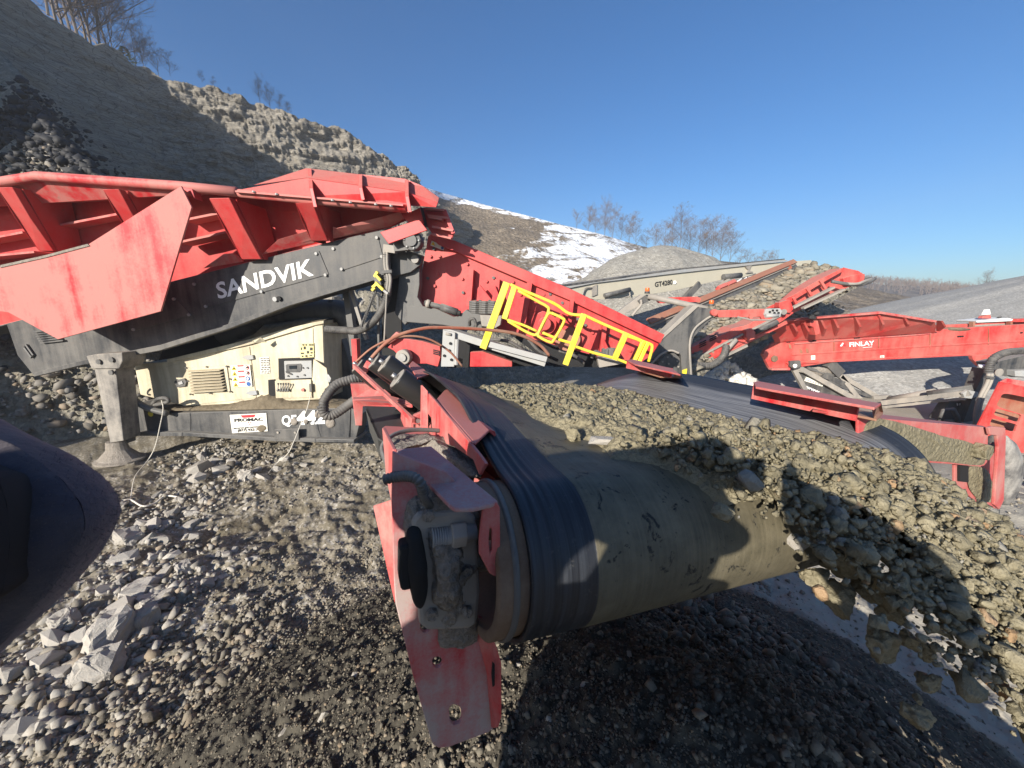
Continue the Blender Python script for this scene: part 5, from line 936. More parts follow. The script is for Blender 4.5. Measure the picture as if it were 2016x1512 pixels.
for m_ in LM[8:]: m_.materials.append(ROCK)
def stone(me, p, r, label, nm='stone', grp=None, rot=None, sc=(1, 1, 1), mat=None, cat='stone'):
    o = bpy.data.objects.new(nm, me); COL.objects.link(o); o.location = p; o.scale = (r * sc[0], r * sc[1], r * sc[2]); o.rotation_euler = rot or (random.uniform(0, 6), random.uniform(0, 6), random.uniform(0, 6)); tag(o, label, cat, grp)
    if mat: o.material_slots[0].link = 'OBJECT'; o.material_slots[0].material = mat
    return o
for i, (px, py, r, v, lab) in enumerate([(1733, 1268, 34, -.34, 'big dark round lump in mid fall, left of the curtain, in shade'), (1652, 1178, 33, -.24, 'sunlit knobbly lump falling below the pulley, the larger of a touching pair'), (1606, 1136, 26, -.22, 'sunlit lump falling close under the pulley, upper left of a touching pair'),
        (1660, 1106, 34, -.20, 'shaded lump dropping off the pulley beside the sunlit pair'), (1714, 1156, 36, -.24, 'shaded blocky lump at the torn left edge of the curtain'), (1752, 1205, 24, -.28, 'shaded lump hanging from the torn edge, above the big dark round one'), (1826, 1342, 21, -.40, 'dark lump falling alone near the curtain foot'), (1808, 1376, 10, -.40, 'smallest dark lump falling alone just below another dark one'),
        (1800, 1408, 26, -.42, 'dark slab shaped lump low in the air over the mound'), (1790, 1262, 20, -.32, 'dark lump trailing right of the big round falling one'), (1822, 1285, 18, -.34, 'dark lump at the lower torn edge of the curtain'), (1476, 950, 30, -.02, 'big shaded lump on the pulley crown at the front of the load'), (1535, 1010, 30, -.10, 'shaded lump rolling over the pulley front'), (1420, 905, 20, .05, 'shaded lump at the left front corner of the load'),
        (1590, 965, 26, -.06, 'shaded lump next to the curtain at the top of the pulley'), (1380, 885, 17, .07, 'leftmost shaded lump at the front of the load'), (1610, 1030, 26, -.14, 'shaded lump sliding down the pulley beside the curtain')]):
    p = Cv(px, py, v); stone(LM[i % 8], p, r / FPX * (p - CAM).dot(FW), lab, 'falling_lump', 'lumps of muddy stone leaving the belt', cat='lump')
p = Cv(1563, 1060, -.165); stone(LM[8], p, 30 / FPX * (p - CAM).dot(FW), 'pale angular broken stone stuck against the muddy pulley front', 'stone', rot=(.4, .3, .6), mat=ROCK)
p = Cv(1962, 1350, -.42); stone(LM[9], p, 30 / FPX * (p - CAM).dot(FW), 'orange brown stone in the falling curtain near the right edge', 'stone', rot=(.4, .3, .6), sc=(1.2, .8, .7), mat=ORNG)
p = C(.36, .16, .19); stone(LM[10], p, .045, 'flat pale oval stone riding on the belt left of the load', 'stone', rot=(0, 0, -.1), sc=(1.1, .6, .45), mat=ROCK)
p = Cw(1128, 858, .185); stone(LM[1], p, .026, 'small round lump on the bare muddy strip of the belt', 'stone', cat='lump')
# ------------------------------------------------------------------ second screener: dark gantry, folding red conveyor arms
S2 = thing('mobile_screener', 'second screener behind the belt with dark A frame gantry and slanting red conveyor arm', 'screening machine', tuple(Vector((4.2, 8.2, 0))))
GY = 7.2
yp('gantry_leg', [(1372, 604), (1402, 608), (1408, 620), (1366, 664), (1357, 694), (1362, 745), (1366, 860), (1346, 860), (1343, 745), (1341, 700), (1329, 690), (1311, 692), (1294, 712), (1279, 709), (1275, 694)], GY, .22, CHAR, S2, .01)
yp('gantry_rim', [(1366, 601), (1378, 601), (1282, 688), (1274, 697), (1271, 690)], GY - .03, .3, PALE, S2, .006); tube('gantry_rim', [Y(1404, 620, GY - .04), Y(1385, 632, GY - .04), Y(1366, 650, GY - .04), Y(1358, 680, GY - .04), Y(1361, 745, GY - .04)], .02, PALE, S2, 6); tube('gantry_rim', [Y(1282, 716, GY - .03), Y(1300, 698, GY - .03), Y(1320, 690, GY - .03), Y(1336, 695, GY - .03)], .02, PALE, S2, 6)
wp = yp('bolted_web', [(1296, 715), (1312, 697), (1328, 695), (1338, 705), (1342, 745), (1330, 760), (1290, 740)], GY + .06, .02, BLACK, S2)
for x, y in ((1304, 712), (1314, 703), (1325, 702), (1333, 711), (1335, 722), (1316, 716), (1322, 728), (1309, 726)): q = Y(x, y, GY + .06); cyl('bolt', q, q - Vector((0, .02, 0)), .018, PALE, wp, 6)
tube('gantry_tube', [Y(1276, 583, GY + .5), Y(1392, 608, GY + .1)], .055, PALE, S2, 12, False); yp('gantry_far_leg', [(1262, 580), (1280, 580), (1285, 588), (1232, 617), (1216, 640), (1205, 640), (1214, 616)], GY + .6, .12, PALE, S2, .006); yp('gantry_head', [(1256, 592), (1270, 582), (1284, 584), (1280, 592), (1262, 600)], GY + .55, .2, CHAR, S2)
for x, y, yy in ((1274, 578, GY + .5), (1400, 603, GY + .05)):
    q = Y(x, y, yy); bc = cyl('beacon_base', q, q + UP * .04, .05, BLACK, S2, 10); cyl('beacon_lens', q + UP * .04, q + UP * .11, .042, ORANGE, bc, 12, .01)
tube('hose_loop', [Y(1262, 590, GY + .5), Y(1262, 600, GY + .5), Y(1252, 612, GY + .5), Y(1244, 622, GY + .5)], .025, PALE, S2, 8)
q = Y(1403, 615, GY - .1); cyl('pivot_cap', q, q - Vector((0, .08, 0)), .06, RED_FAR, S2, 14, .008)
yp('red_arm', [(1412, 611), (1508, 608), (1510, 620), (1500, 624), (1415, 625)], GY + .1, .16, RED_FAR, S2, .006); yp('arm_web', [(1475, 624), (1478, 618), (1502, 618), (1506, 628), (1500, 629), (1497, 623), (1483, 624), (1478, 630)], GY + .05, .04, RED_FAR, S2)
yp('arm_plate', [(1508, 608), (1536, 607), (1540, 612), (1536, 624), (1505, 621)], GY + .06, .06, GALV, S2, .006)
for x, y in ((1515, 614), (1521, 611), (1529, 611), (1524, 616), (1532, 616)): q = Y(x, y, GY + .06); cyl('bolt', q, q - Vector((0, .02, 0)), .02, DARK, S2, 6)
cyl('arm_cylinder', Y(1507, 622, GY), Y(1532, 621, GY), .035, GALV, S2, 10); tube('arm_pipe', [Y(1452, 624, GY), Y(1480, 630, GY), Y(1520, 630, GY), Y(1522, 626, GY)], .014, PALE, S2, 6, False)
AY = 8.6
up_ = [(1545, 603), (1589, 566), (1627, 543), (1663, 527), (1690, 533), (1703, 541), (1698, 556), (1669, 566), (1624, 588), (1563, 616), (1540, 628)]
low = [(1362, 683), (1400, 668), (1432, 655), (1444, 646), (1470, 640), (1505, 622), (1545, 603), (1563, 616), (1541, 632), (1500, 655), (1452, 682), (1395, 712), (1366, 726), (1360, 715)]
yp('conveyor_arm', low, AY, .5, RED_FAR, S2, .008); yp('conveyor_arm', up_, AY + .3, .4, RED_FAR, S2, .008)
yp('side_skirt', [(1509, 606), (1560, 582), (1614, 550), (1663, 526), (1660, 534), (1626, 553), (1568, 588), (1540, 606)], AY + .1, .03, RED_FAR, S2, .004)
for a, b in (((1561, 586), (1568, 600)), ((1588, 568), (1597, 582)), ((1614, 552), (1624, 568)), ((1430, 657), (1438, 672)), ((1400, 671), (1404, 686))): bar('arm_rib', Y(*a, AY + .08), Y(*b, AY + .08), .05, .06, RED_FAR, S2, Vector((0, 1, 0)))
for a, b in (((1364, 708), (1440, 668)), ((1440, 668), (1540, 618)), ((1560, 606), (1640, 566)), ((1580, 607), (1660, 570))): bar('dusty_ledge', Y(*a, AY + .0), Y(*b, AY + .0), .10, .04, PALE, S2)
bar('shadow_slot', Y(1562, 606, AY + .25), Y(1634, 569, AY + .25), .05, .05, DARK, S2); bar('lower_chord', Y(1374, 720, AY + .1), Y(1546, 634, AY + .1), .12, .07, RED_FAR, S2); bar('lower_chord', Y(1372, 727, AY), Y(1470, 680, AY), .08, .05, PALE, S2)
for k in range(3):
    for bx, by in ((1377, 676), (1397, 664)): bar('louvre_slit', Y(bx, by + k * 4, AY - .01), Y(bx + 13, by - 6 + k * 4, AY - .01), .02, .02, DARK, S2)
yp('arm_bracket', [(1534, 596), (1552, 590), (1558, 596), (1562, 608), (1556, 616), (1540, 614), (1534, 604)], AY - .1, .15, RED_FAR, S2, .006); q = Y(1541, 614, AY - .12); cyl('pivot_cap', q, q - Vector((0, .05, 0)), .06, PALE, S2, 12)
yp('tail_block', [(1469, 650), (1480, 646), (1488, 654), (1486, 667), (1474, 671), (1469, 664)], AY - .15, .25, RED_FAR, S2, .01); cyl('hydraulic_cylinder', Y(1486, 654, AY - .1), Y(1530, 634, AY - .1), .06, BLACK, S2, 10); cyl('cylinder_rod', Y(1430, 690, AY - .1), Y(1450, 668, AY - .1), .05, PALE, S2, 10)
yp('head_block', [(1660, 548), (1682, 541), (1703, 539), (1702, 556), (1680, 560), (1664, 562)], AY + .2, .3, RED_FAR, S2, .01); yp('head_motor', [(1698, 548), (1712, 545), (1721, 547), (1720, 555), (1702, 558)], AY + .2, .2, BLACK, S2, .02)
tube('hydraulic_hose', [Y(1637, 554, AY), Y(1660, 558, AY - .05), Y(1690, 561, AY - .05), Y(1710, 556, AY), Y(1722, 549, AY + .2)], .035, CHAR, S2, 8); tube('hydraulic_hose', [Y(1652, 557, AY), Y(1685, 559, AY - .1), Y(1704, 553, AY - .05), Y(1716, 549, AY + .2)], .03, PALE, S2, 8)
corrugated('hydraulic_hose', [Y(1362, 712, AY - .3), Y(1385, 720, AY - .3), Y(1407, 716, AY - .3), Y(1424, 700, AY - .3), Y(1430, 680, AY - .2)], .07, RUBBER, S2, .04)
yp('yellow_tag', [(1344, 729), (1353, 726), (1351, 740), (1344, 741)], GY - .04, .03, YELLOW, S2)
# red stub arm behind, partly hidden
yp('red_arm', [(1290, 586), (1373, 584), (1380, 588), (1378, 594), (1300, 597)], 9.5, .15, RED_FAR, S2); 
# wide oversize conveyor carrying slabs, running up behind the gantry
OC = thing('slab_conveyor', 'wide inclined belt heaped with slabby stone, red guard strip along its far edge', 'conveyor', tuple(Vector((4.6, 10.5, 0))))
e0, e1, f0, f1 = Y(1262, 650, 9.0), Y(1560, 524, 13.0), Y(1290, 780, 7.6), Y(1690, 560, 12.2)
def ocp(a, b): return (e0.lerp(e1, a)).lerp(f0.lerp(f1, a), b)
on = (e1 - e0).cross(f0 - e0).normalized(); on = on if on.z > 0 else -on
prism('belt', [ocp(0, .02), ocp(1, .02), ocp(1, 1), ocp(0, 1)], -on * .03, BLACK, OC); prism('belt_wing', [ocp(0, -.01), ocp(1, -.01), ocp(1, .10), ocp(0, .10)], [on * .12, on * .12, on * .01, on * .01], CHAR, OC)
bar('edge_guard', ocp(.02, -.03) + on * .18, ocp(1.0, -.03) + on * .18, .16, .05, RED_RUST, OC, on, .006); bar('guard_floor', ocp(.02, .02) + on * .08, ocp(.98, .02) + on * .08, .06, .10, PALE, OC, on); yp('guard_end', [(1530, 538), (1545, 526), (1556, 521), (1560, 527), (1552, 534), (1536, 541)], 12.6, .2, RED_RUST, OC)
for t in (.42, .48): bar('guard_clip', ocp(t, -.10) + on * .2, ocp(t + .05, -.10) + on * .22, .1, .12, RED_FAR, OC, on)
def slabs():
    n, m = 300, 110; a, b = np.meshgrid(np.linspace(-.05, 1.04, n), np.linspace(.08, 1.05, m), indexing='ij'); E0, E1, F0, F1, ON = [np.array(x) for x in (e0, e1, f0, f1, on)]
    base = (E0 + (E1 - E0) * a[..., None]) * (1 - b[..., None]) + (F0 + (F1 - F0) * a[..., None]) * b[..., None]; x = a * 6.5; y = b * 1.8; pr = np.clip(4 * (b - .06) * (1.1 - b), 0, 1) ** .6
    h = pr * (.07 + .12 * sstep(.7, 1, a)) + pr * (clumps(x, y, .24, 5, .9) * .55 + clumps(x, y + .5, .13, 6, .9) * .6 + .02 * fbm(x * 8, y * 8, o=3)) - .02
    P = base + ON * h[..., None]; o = link('slab_load', fastmesh('slab_load', P.reshape(-1, 3), gridfaces(n, m)), PILE_COARSE, None, None, False); tag(o, 'slabby broken stone heaped on the wide belt behind the gantry', 'broken stone', kind='stuff')
    k = 750; a, b = rng.uniform(-.02, 1.03, k), rng.uniform(.12, 1.0, k); base = (E0 + (E1 - E0) * a[:, None]) * (1 - b[:, None]) + (F0 + (F1 - F0) * a[:, None]) * b[:, None]; pr = np.clip(4 * (b - .06) * (1.1 - b), 0, 1) ** .6
    o = scatter('stone_slabs', base + ON * (pr * (.13 + .12 * sstep(.7, 1, a)))[:, None], np.minimum(.22, .05 + rng.exponential(.045, k)), HULLS, gravelmat('slab_stone', (.14, .125, .095), (.30, .275, .215), scale=5), .6); tag(o, 'loose stone slabs on top of the heaped wide belt behind the gantry', 'broken stone', kind='stuff')
slabs()
# dark lumps dropping from the red conveyor head
for i, (x, y, r) in enumerate(sorted([(1590, 611, 6), (1600, 606, 5), (1606, 618, 8), (1598, 625, 7), (1593, 620, 4), (1650, 576, 3), (1667, 574, 3), (1640, 598, 3), (1649, 601, 4), (1660, 605, 3), (1610, 600, 3)])): p = Y(x, y, 9.2); stone(LM[i % 8], p, r / FPX * 9.2, nth(i, 11, 'dark lump dropping from the red conveyor onto the coarse cone'), 'falling_lump', 'lumps dropping from the upper red conveyor', cat='lump', mat=DARKROCK, sc=(.7, .7, 1.2))
# ------------------------------------------------------------------ beige stacker conveyor
BG = thing('stacker_conveyor', 'long beige stacker conveyor sloping up to the right in front of the grey stockpile', 'conveyor', tuple(Vector((7, 16.5, 0))))
BG0 = Y(1120, 566, 15.0); BG1 = Y(1600, 520, 20.0); BGN = Vector(((BG1 - BG0).y, -(BG1 - BG0).x, 0)).normalized()      # side plane of the stacker, normal towards the viewer
def bgp(x, y, off=0): return onplane(x, y, BG0 - BGN * off, BGN)
def by(x): return bgp(x, 540).y
def bp_(name, pix, off, th, mat, bev=0): return prism(name, [bgp(x, y, off) for x, y in pix], -BGN * th, mat, BG, None, bev)
bp_('side_girder', [(1122, 566), (1172, 556), (1330, 536), (1550, 515), (1598, 512), (1598, 530), (1500, 542), (1420, 551), (1328, 572), (1240, 586), (1172, 590), (1128, 580)], 0, 1.0, BEIGE, .01); bp_('belt_edge', [(1112, 564), (1130, 562), (1340, 531), (1545, 511), (1552, 514), (1340, 537), (1172, 557), (1122, 567)], -.08, 1.1, GALV); bp_('belt_top', [(1115, 560), (1340, 528), (1545, 509), (1545, 512), (1340, 532), (1115, 565)], -.02, 1.0, BLACK)
for x, y in ((1128, 560), (1182, 554), (1243, 541), (1282, 535), (1330, 529), (1470, 519)): q = Y(x, y, by(x) - .1); bar('roller_bracket', q, q + UP * .18, .08, .08, BEIGE, BG)
bp_('girder_gusset', [(1165, 565), (1176, 560), (1176, 580), (1166, 584)], -.05, .05, PALE); tube('pipe_loop', [Y(1146, 582, by(1146) - .1), Y(1152, 568, by(1152) - .1), Y(1164, 566, by(1164) - .1)], .03, PALE, BG, 6); cyl('hydraulic_cylinder', Y(1190, 582, by(1190) - .2), Y(1240, 570, by(1240) - .2), .09, CHAR, BG, 10); tube('hose_loop', [Y(1238, 572, by(1238) - .2), Y(1240, 582, by(1240) - .2), Y(1230, 586, by(1230) - .2)], .03, PALE, BG, 6)
cyl('hydraulic_cylinder', Y(1424, 545, by(1424) - .2), Y(1458, 542, by(1458) - .2), .12, CHAR, BG, 10); bar('support_leg', Y(1376, 558, by(1376)), Y(1300, 640, by(1330)), .2, .25, CHAR, BG); bar('support_leg', Y(1434, 548, by(1434) - .2), Y(1390, 590, by(1400)), .12, .12, PALE, BG); bp_('roller_arm', [(1468, 525), (1480, 522), (1476, 532), (1484, 536), (1470, 538), (1474, 532)], -.08, .08, PALE)
t = [bgp(1289, 565, -.01), bgp(1324, 559.5, -.01), bgp(1288.8, 555.5, -.01)]; text('lettering', 'GT4280', t[0], t[1] - t[0], t[2] - t[0], INK, BG, .03, .006); q = bgp(1328, 556, -.01); cyl('round_logo', q, q - Vector((0, .02, 0)), .07, LETTER, BG, 14); bp_('logo_mark', [(1326.6, 557.5), (1328, 554.3), (1329.4, 557.5)], -.035, .01, GALV)
# sheet with big white half hidden letters under the girder
sp = [(1412, 566), (1484, 540), (1487, 548), (1426, 574)]; bp_('banner_sheet', [(1408, 566), (1488, 538), (1488, 552), (1420, 580)], -.3, .02, CHAR)
for pix in ([(1414, 566), (1422, 562), (1427, 572), (1421, 571)], [(1425, 561), (1429, 559), (1433, 567), (1436, 557), (1440, 566), (1437, 570), (1430, 572)], [(1441, 556), (1446, 554), (1449, 562), (1446, 564)], [(1449, 554), (1461, 547), (1459, 551), (1455, 553), (1459, 560), (1456, 561), (1451, 556)], [(1465, 549), (1470, 545), (1473, 552), (1469, 554)], [(1473, 545), (1483, 542), (1485, 546), (1477, 550)]): bp_('white_lettering', pix, -.33, .01, LETTER)
# ------------------------------------------------------------------ red feed hopper machine on the right
FN = thing('feeder_machine', 'red mobile feeder with a long ribbed hopper and white lettering, at the right edge', 'feeder', tuple(Vector((11.5, 10.2, 0))))
FY = 10.0
def fp(name, pix, off, th, mat, bev=.006, par=FN): return prism(name, [Y(x, y, FY + (p[0] if p else off)) for x, y, *p in pix], (0, th, 0), mat, par, None, bev)
fp('hopper_side', [(1526, 672), (1834, 654), (1850, 648), (2200, 628), (2200, 690), (2016, 694), (1914, 700), (1640, 713), (1552, 726), (1516, 726), (1502, 698), (1509, 687)], 0, .12, RED_FAR)
fp('hopper_wall', [(1510, 640, -.35), (1534, 633, -.5), (1590, 627, -.55), (1734, 614, -.6), (1842, 631, -.5), (1842, 655, -.05), (1692, 664, -.05), (1526, 674, -.05)], 0, .02, RED_FAR, .004); fp('hopper_rim', [(1505, 640, -.4), (1534, 631, -.55), (1590, 625, -.62), (1734, 613, -.66), (1845, 631, -.55), (1843, 635, -.55), (1734, 618, -.66), (1590, 629, -.62), (1534, 635, -.55)], 0, .10, RED_DUSTY, .004)
for a, b in (((1554, 638), (1561, 664)), ((1576, 636), (1584, 666)), ((1609, 630), (1615, 662)), ((1634, 628), (1640, 661)), ((1676, 624), (1683, 660)), ((1721, 619), (1727, 656)), ((1771, 624), (1775, 651)), ((1843, 631), (1843, 652))): t, b2 = Y(*a, FY - .5), Y(*b, FY - .08); prism('hopper_rib', [t, b2, b2 - Vector((0, .04, 0)), t.lerp(b2, .5) - Vector((0, .18, 0)), t - Vector((0, .1, 0))], (.06, 0, 0), RED_FAR, FN, None, .004)
fp('hopper_bracket', [(1595, 633), (1610, 631), (1616, 656), (1606, 660), (1602, 644), (1596, 642)], -.62, .2, RED_FAR)
fp('long_fold', [(1565, 676), (1834, 656), (1834, 658), (1565, 678)], -.04, .06, RED_DUSTY, 0); fp('lower_fold', [(1548, 714), (1640, 709), (1914, 697), (1914, 700), (1640, 713), (1552, 718)], -.05, .08, RED_FAR); fp('fold_line', [(1560, 697), (1830, 680), (2016, 670), (2016, 673), (1830, 683), (1560, 700)], -.025, .04, RED_FAR)
for x in (1642, 1730, 1831, 1946): bar('panel_seam', Y(x, 684 - (x - 1560) * .045 + 12, FY - .01), Y(x, 664 - (x - 1560) * .05 + 2, FY - .01), .015, .02, RED_RUST, FN, Vector((0, 1, 0)))
for x, y in ((1549, 673), (1553, 672.8), (1600, 671), (1604, 670.7), (1682, 665.5), (1686, 665.2), (1690, 665), (1774, 659.5), (1778, 659.3), (1782, 659), (1886, 662.5), (1890, 662.2), (1894, 662), (2010, 655)): bar('drain_slot', Y(x, y, FY - .02), Y(x + 2.6, y - .2, FY - .02), .03, .03, DARK, FN)
q = Y(1524, 706, FY - .01); cyl('rusty_boss', q, q - Vector((0, .03, 0)), .09, RUST, FN, 6); bar('end_lip', Y(1516, 726, FY - .05), Y(1552, 726, FY - .05), .15, .05, RED_DUSTY, FN)
for x, y in ((1556, 682), (1578, 692), (1590, 690)): fp('inspection_plate', [(x - 3, y - 5), (x + 2, y - 3), (x + 3, y + 5), (x - 2, y + 4)], -.02, .05, RED_RUST)
for x, y in ((1597, 700), (1733, 700)): s_ = fp('safety_label', [(x, y), (x + 8, y - .5), (x + 8, y + 8), (x, y + 8.5)], -.012, .01, SIGNW, 0); fp('label_mark', [(x + 1.5, y + 2), (x + 6, y + 2), (x + 6, y + 3.2), (x + 1.5, y + 3.2)], -.018, .005, INK, 0, s_)
t = [Y(1672, 682.5, FY - .008), Y(1721, 679, FY - .008), Y(1671.6, 674, FY - .008)]; text('lettering', 'FINLAY', t[0], t[1] - t[0], t[2] - t[0], LETTER, FN, .03, .006); fp('underline', [(1699, 684), (1717, 682.6), (1717, 683.4), (1699, 684.8)], -.015, .01, LETTER, 0)
fp('logo', [(1654, 681.5), (1659.5, 674.5), (1661.5, 676.5), (1657, 682)], -.015, .01, LETTER, 0); fp('logo', [(1661, 676), (1666, 681), (1663, 681.3), (1659.5, 678.5)], -.015, .01, REDINK, 0)
fp('belt_channel', [(1846, 640), (1918, 637), (2016, 632), (2200, 624), (2200, 640), (1846, 653)], .3, .1, RED_FAR); 
for x in (1918, 1992): fp('channel_post', [(x - 2, 634), (x + 2, 634), (x + 2, 650), (x - 2, 650)], .15, .1, RED_RUST, 0)
fp('channel_floor', [(1918, 640), (1990, 636), (1990, 643), (1918, 647)], .28, .02, PALE, 0); blob('spilled_dust', [Y(x, y, FY + .1) for x, y in [(1846, 652), (1862, 645), (1900, 648), (1912, 652), (1880, 655)]], Vector((0, -.15, .05)), Vector((0, .1, 0)), SOIL, FN, .03, 6, 6)
fp('white_light_bar', [(1922, 632), (1985, 626), (1997, 629), (1997, 632), (1924, 635)], .2, .5, WHITE, .01); fp('red_marker', [(1936, 622), (1950, 620), (1952, 627), (1933, 627)], .3, .1, RED_FAR); fp('white_cone', [(1938, 620), (1944, 609), (1949, 609), (1951, 619)], .32, .08, WHITE); fp('bolt_lug', [(1967, 624), (1972, 623), (1972, 627), (1967, 627)], .3, .05, BLACK, 0)
fp('red_gusset', [(2005, 628), (2200, 618), (2200, 632), (2000, 634)], .1, .2, RED_FAR); fp('lift_plate', [(1914, 700), (1966, 697), (1960, 708), (1946, 722), (1930, 722), (1916, 708)], -.1, .1, RED_FAR)
# black lattice frame under the hopper
def fb(name, a, b, w, h, mat=CHAR, o1=0., o2=None): return bar(name, Y(*a, FY + o1), Y(*b, FY + (o1 if o2 is None else o2)), w, h, mat, FN, UP)
fp('hinge_plate', [(1556, 711), (1576, 710), (1578, 722), (1564, 727), (1556, 722)], -.12, .08, CHAR); q = Y(1564, 720, FY - .15); cyl('pivot_pin', q, q - Vector((0, .03, 0)), .05, LETTER, FN, 12)
fp('frame_plate', [(1565, 726), (1600, 736), (1680, 790), (1670, 802), (1590, 776), (1584, 766)], .25, .04, BLACK); fp('name_plate', [(1588, 742), (1622, 755), (1619, 761), (1584, 750)], .22, .02, SIGNW, 0)
for k in range(6): x = 1590 + k * 5; fp('plate_print', [(x, 747 + k * 1.7), (x + 3, 748 + k * 1.7), (x + 2.5, 751 + k * 1.7), (x - .5, 750 + k * 1.7)], .215, .006, GALV, 0)
t = [Y(1586, 763.5, FY + .23), Y(1612, 774.5, FY + .23), Y(1588, 757.5, FY + .23)]; text('lettering', 'www', t[0], t[1] - t[0], t[2] - t[0], LETTER, FN, .03, .01)
for a, b, w, m in (((1566, 720), (1690, 790), .10, PALE), ((1562, 726), (1585, 768), .09, PALE), ((1566, 728), (1596, 734), .06, PALE), ((1618, 738), (1660, 755), .10, BLACK), ((1630, 714), (1652, 736), .2, BLACK), ((1652, 738), (1690, 785), .09, PALE), ((1655, 740), (1742, 790), .09, PALE), ((1630, 750), (1735, 788), .08, CHAR), ((1640, 760), (1690, 785), .06, CHAR), ((1665, 760), (1695, 786), .07, PALE), ((1590, 724), (1640, 740), .06, CHAR)): fb('lattice_bar', a, b, w, w * 1.2, m, .1)
blob('spilled_dust', [Y(x, y, FY + .15) for x, y in [(1590, 727), (1605, 724), (1628, 730), (1642, 737), (1620, 742), (1604, 738)]], Vector((0, -.1, .1)), Vector((0, .1, 0)), DRYMUD, FN, .03, 6, 6); fp('lug_plate', [(1720, 780), (1752, 778), (1760, 784), (1752, 792), (1722, 792)], .0, .1, PALE); q = Y(1752, 783, FY); cyl('pivot_pin', q, q - Vector((0, .04, 0)), .07, CHAR, FN, 12)
cyl('hydraulic_cylinder', Y(1750, 788, 9.6), Y(1842, 772, 8.8), .09, PALE, FN, 14); cyl('hydraulic_cylinder', Y(1826, 777, 8.7), Y(1916, 765, 8.2), .085, CHAR, FN, 14); bar('link_arm', Y(1738, 793, 9.4), Y(1910, 773, 8.1), .14, .12, PALE, FN); bar('link_arm', Y(1738, 802, 9.4), Y(1900, 784, 8.1), .08, .06, PALE, FN); bar('link_clamp', Y(1803, 792, 8.9), Y(1806, 783, 8.9), .1, .1, PALE, FN)
fp('pivot_ear', [(1896, 775), (1906, 768), (1926, 772), (1926, 780), (1912, 785), (1900, 784)], -1.9, .06, GALV)
fp('support_post', [(1940, 726), (1952, 728), (1950, 740), (1926, 830), (1922, 900), (1890, 900), (1896, 832), (1908, 800)], -1.8, .25, BLACK); q = Y(1938, 724, 8.15); cyl('post_cap', q, q + UP * .06, .10, LETTER, FN, 14)
fp('dark_chassis', [(1950, 715), (2016, 700), (2100, 700), (2100, 745), (1990, 742), (1962, 738)], -1.2, .3, BLACK); q = Y(1965, 733, 8.7); cyl('round_reflector', q, q - Vector((0, .03, 0)), .09, PALE, FN, 16); fp('grey_box', [(1998, 730), (2040, 728), (2040, 743), (1999, 741)], -1.35, .2, GALV)
corrugated('hydraulic_hose', [Y(2016, 690, 8.0), Y(1980, 694, 8.0), Y(1956, 706, 8.0), (Y(1948, 722, 8.0)), Y(1946, 735, 8.0)], .07, RUBBER, FN, .04)
for dx in (0, 6): tube('hydraulic_hose', [Y(1946 + dx, 735, 7.9), Y(1944 + dx, 752, 7.9), Y(1930 + dx, 780, 7.9), Y(1922 + dx, 805, 7.9), Y(1920 + dx, 830, 7.9), Y(1924 + dx, 860, 7.9)], .035, PALE, FN, 8)
bar('hose_clamp', Y(1940, 742, 7.85), Y(1956, 744, 7.85), .05, .05, BLACK, FN); tube('frame_loop', [Y(1850, 830, 8.2), Y(1858, 808, 8.2), Y(1876, 806, 8.2), Y(1884, 820, 8.2), Y(1886, 834, 8.2)], .05, BLACK, FN, 8, False); fp('chassis_side', [(1840, 835), (1870, 790), (1900, 790), (1890, 850), (1840, 860)], -1.6, .2, CHAR)
for x in (1884, 1889, 1893): fp('white_mark', [(x, 794), (x + 2, 794), (x + 2.5, 799), (x + 1, 799)], -1.63, .01, LETTER, 0)
# slotted red engine cover near the right edge
KY = 6.4
def kp(name, pix, off, th, mat, bev=.01, holes=None): return prism(name, [Y(x, y, KY + off) for x, y in pix], (0, th, 0), mat, FN, [[Y(x, y, KY + off) for x, y in h] for h in holes] if holes else None, bev)
def rrect(a, b, c, d, k=.18): # rounded corners of a quad
    P = [Vector((*p, 0)) for p in (a, b, c, d)]; o = []
    for i in range(4):
        p, q, r = P[i - 1], P[i], P[(i + 1) % 4]
        for t in (0, .33, .67, 1): u = q + (p - q) * k * (1 - t) ** 2 + (r - q) * k * t ** 2; o.append((u.x, u.y))
    return o
kp('engine_cover', [(1970, 752), (2200, 800), (2200, 960), (1985, 905), (1926, 838)], 0, .03, RED_FAR, .004, [rrect((1975, 773), (2080, 795), (2068, 832), (1960, 800)), rrect((1962, 804), (2012, 817), (2006, 832), (1956, 817)), rrect((1953, 823), (2003, 836), (1998, 851), (1948, 838)), rrect((2030, 822), (2090, 837), (2080, 860), (2022, 846))])
kp('cover_top', [(1970, 752), (1984, 745), (2200, 780), (2200, 800)], 0, .03, RED_DUSTY); kp('cover_inside', [(1965, 765), (2200, 810), (2190, 940), (1985, 890), (1935, 838)], .28, .03, RED_RUST, 0); kp('cover_dust', [(1940, 825), (1948, 818), (2060, 858), (2056, 868)], -.02, .02, PALE, 0) if False else None
kp('cover_foot', [(1996, 890), (2020, 897), (2014, 922), (1994, 915)], .0, .2, CHAR); kp('lower_sill', [(1980, 903), (2200, 960), (2200, 990), (1986, 925)], .15, .3, PALE)
# pale dusty crawler track at the bottom right
for k in range(7): a = Y(1975 + k * 14, 925 + k * 17, 5.6 - k * .22); bar('track_pad', a, a + Vector((.75, .25, -.02)), .24, .07, PALE if 1 else GALV, FN, UP, .01)
for k in range(7): a = Y(1975 + k * 14, 915 + k * 17, 5.6 - k * .22) + Vector((.15, 0, .07)); bar('track_grouser', a, a + Vector((.5, .17, 0)), .05, .05, DRYMUD, FN)
bar('track_frame', Y(1985, 905, 5.9), Y(2100, 990, 5.0), .5, .25, PALE, FN)
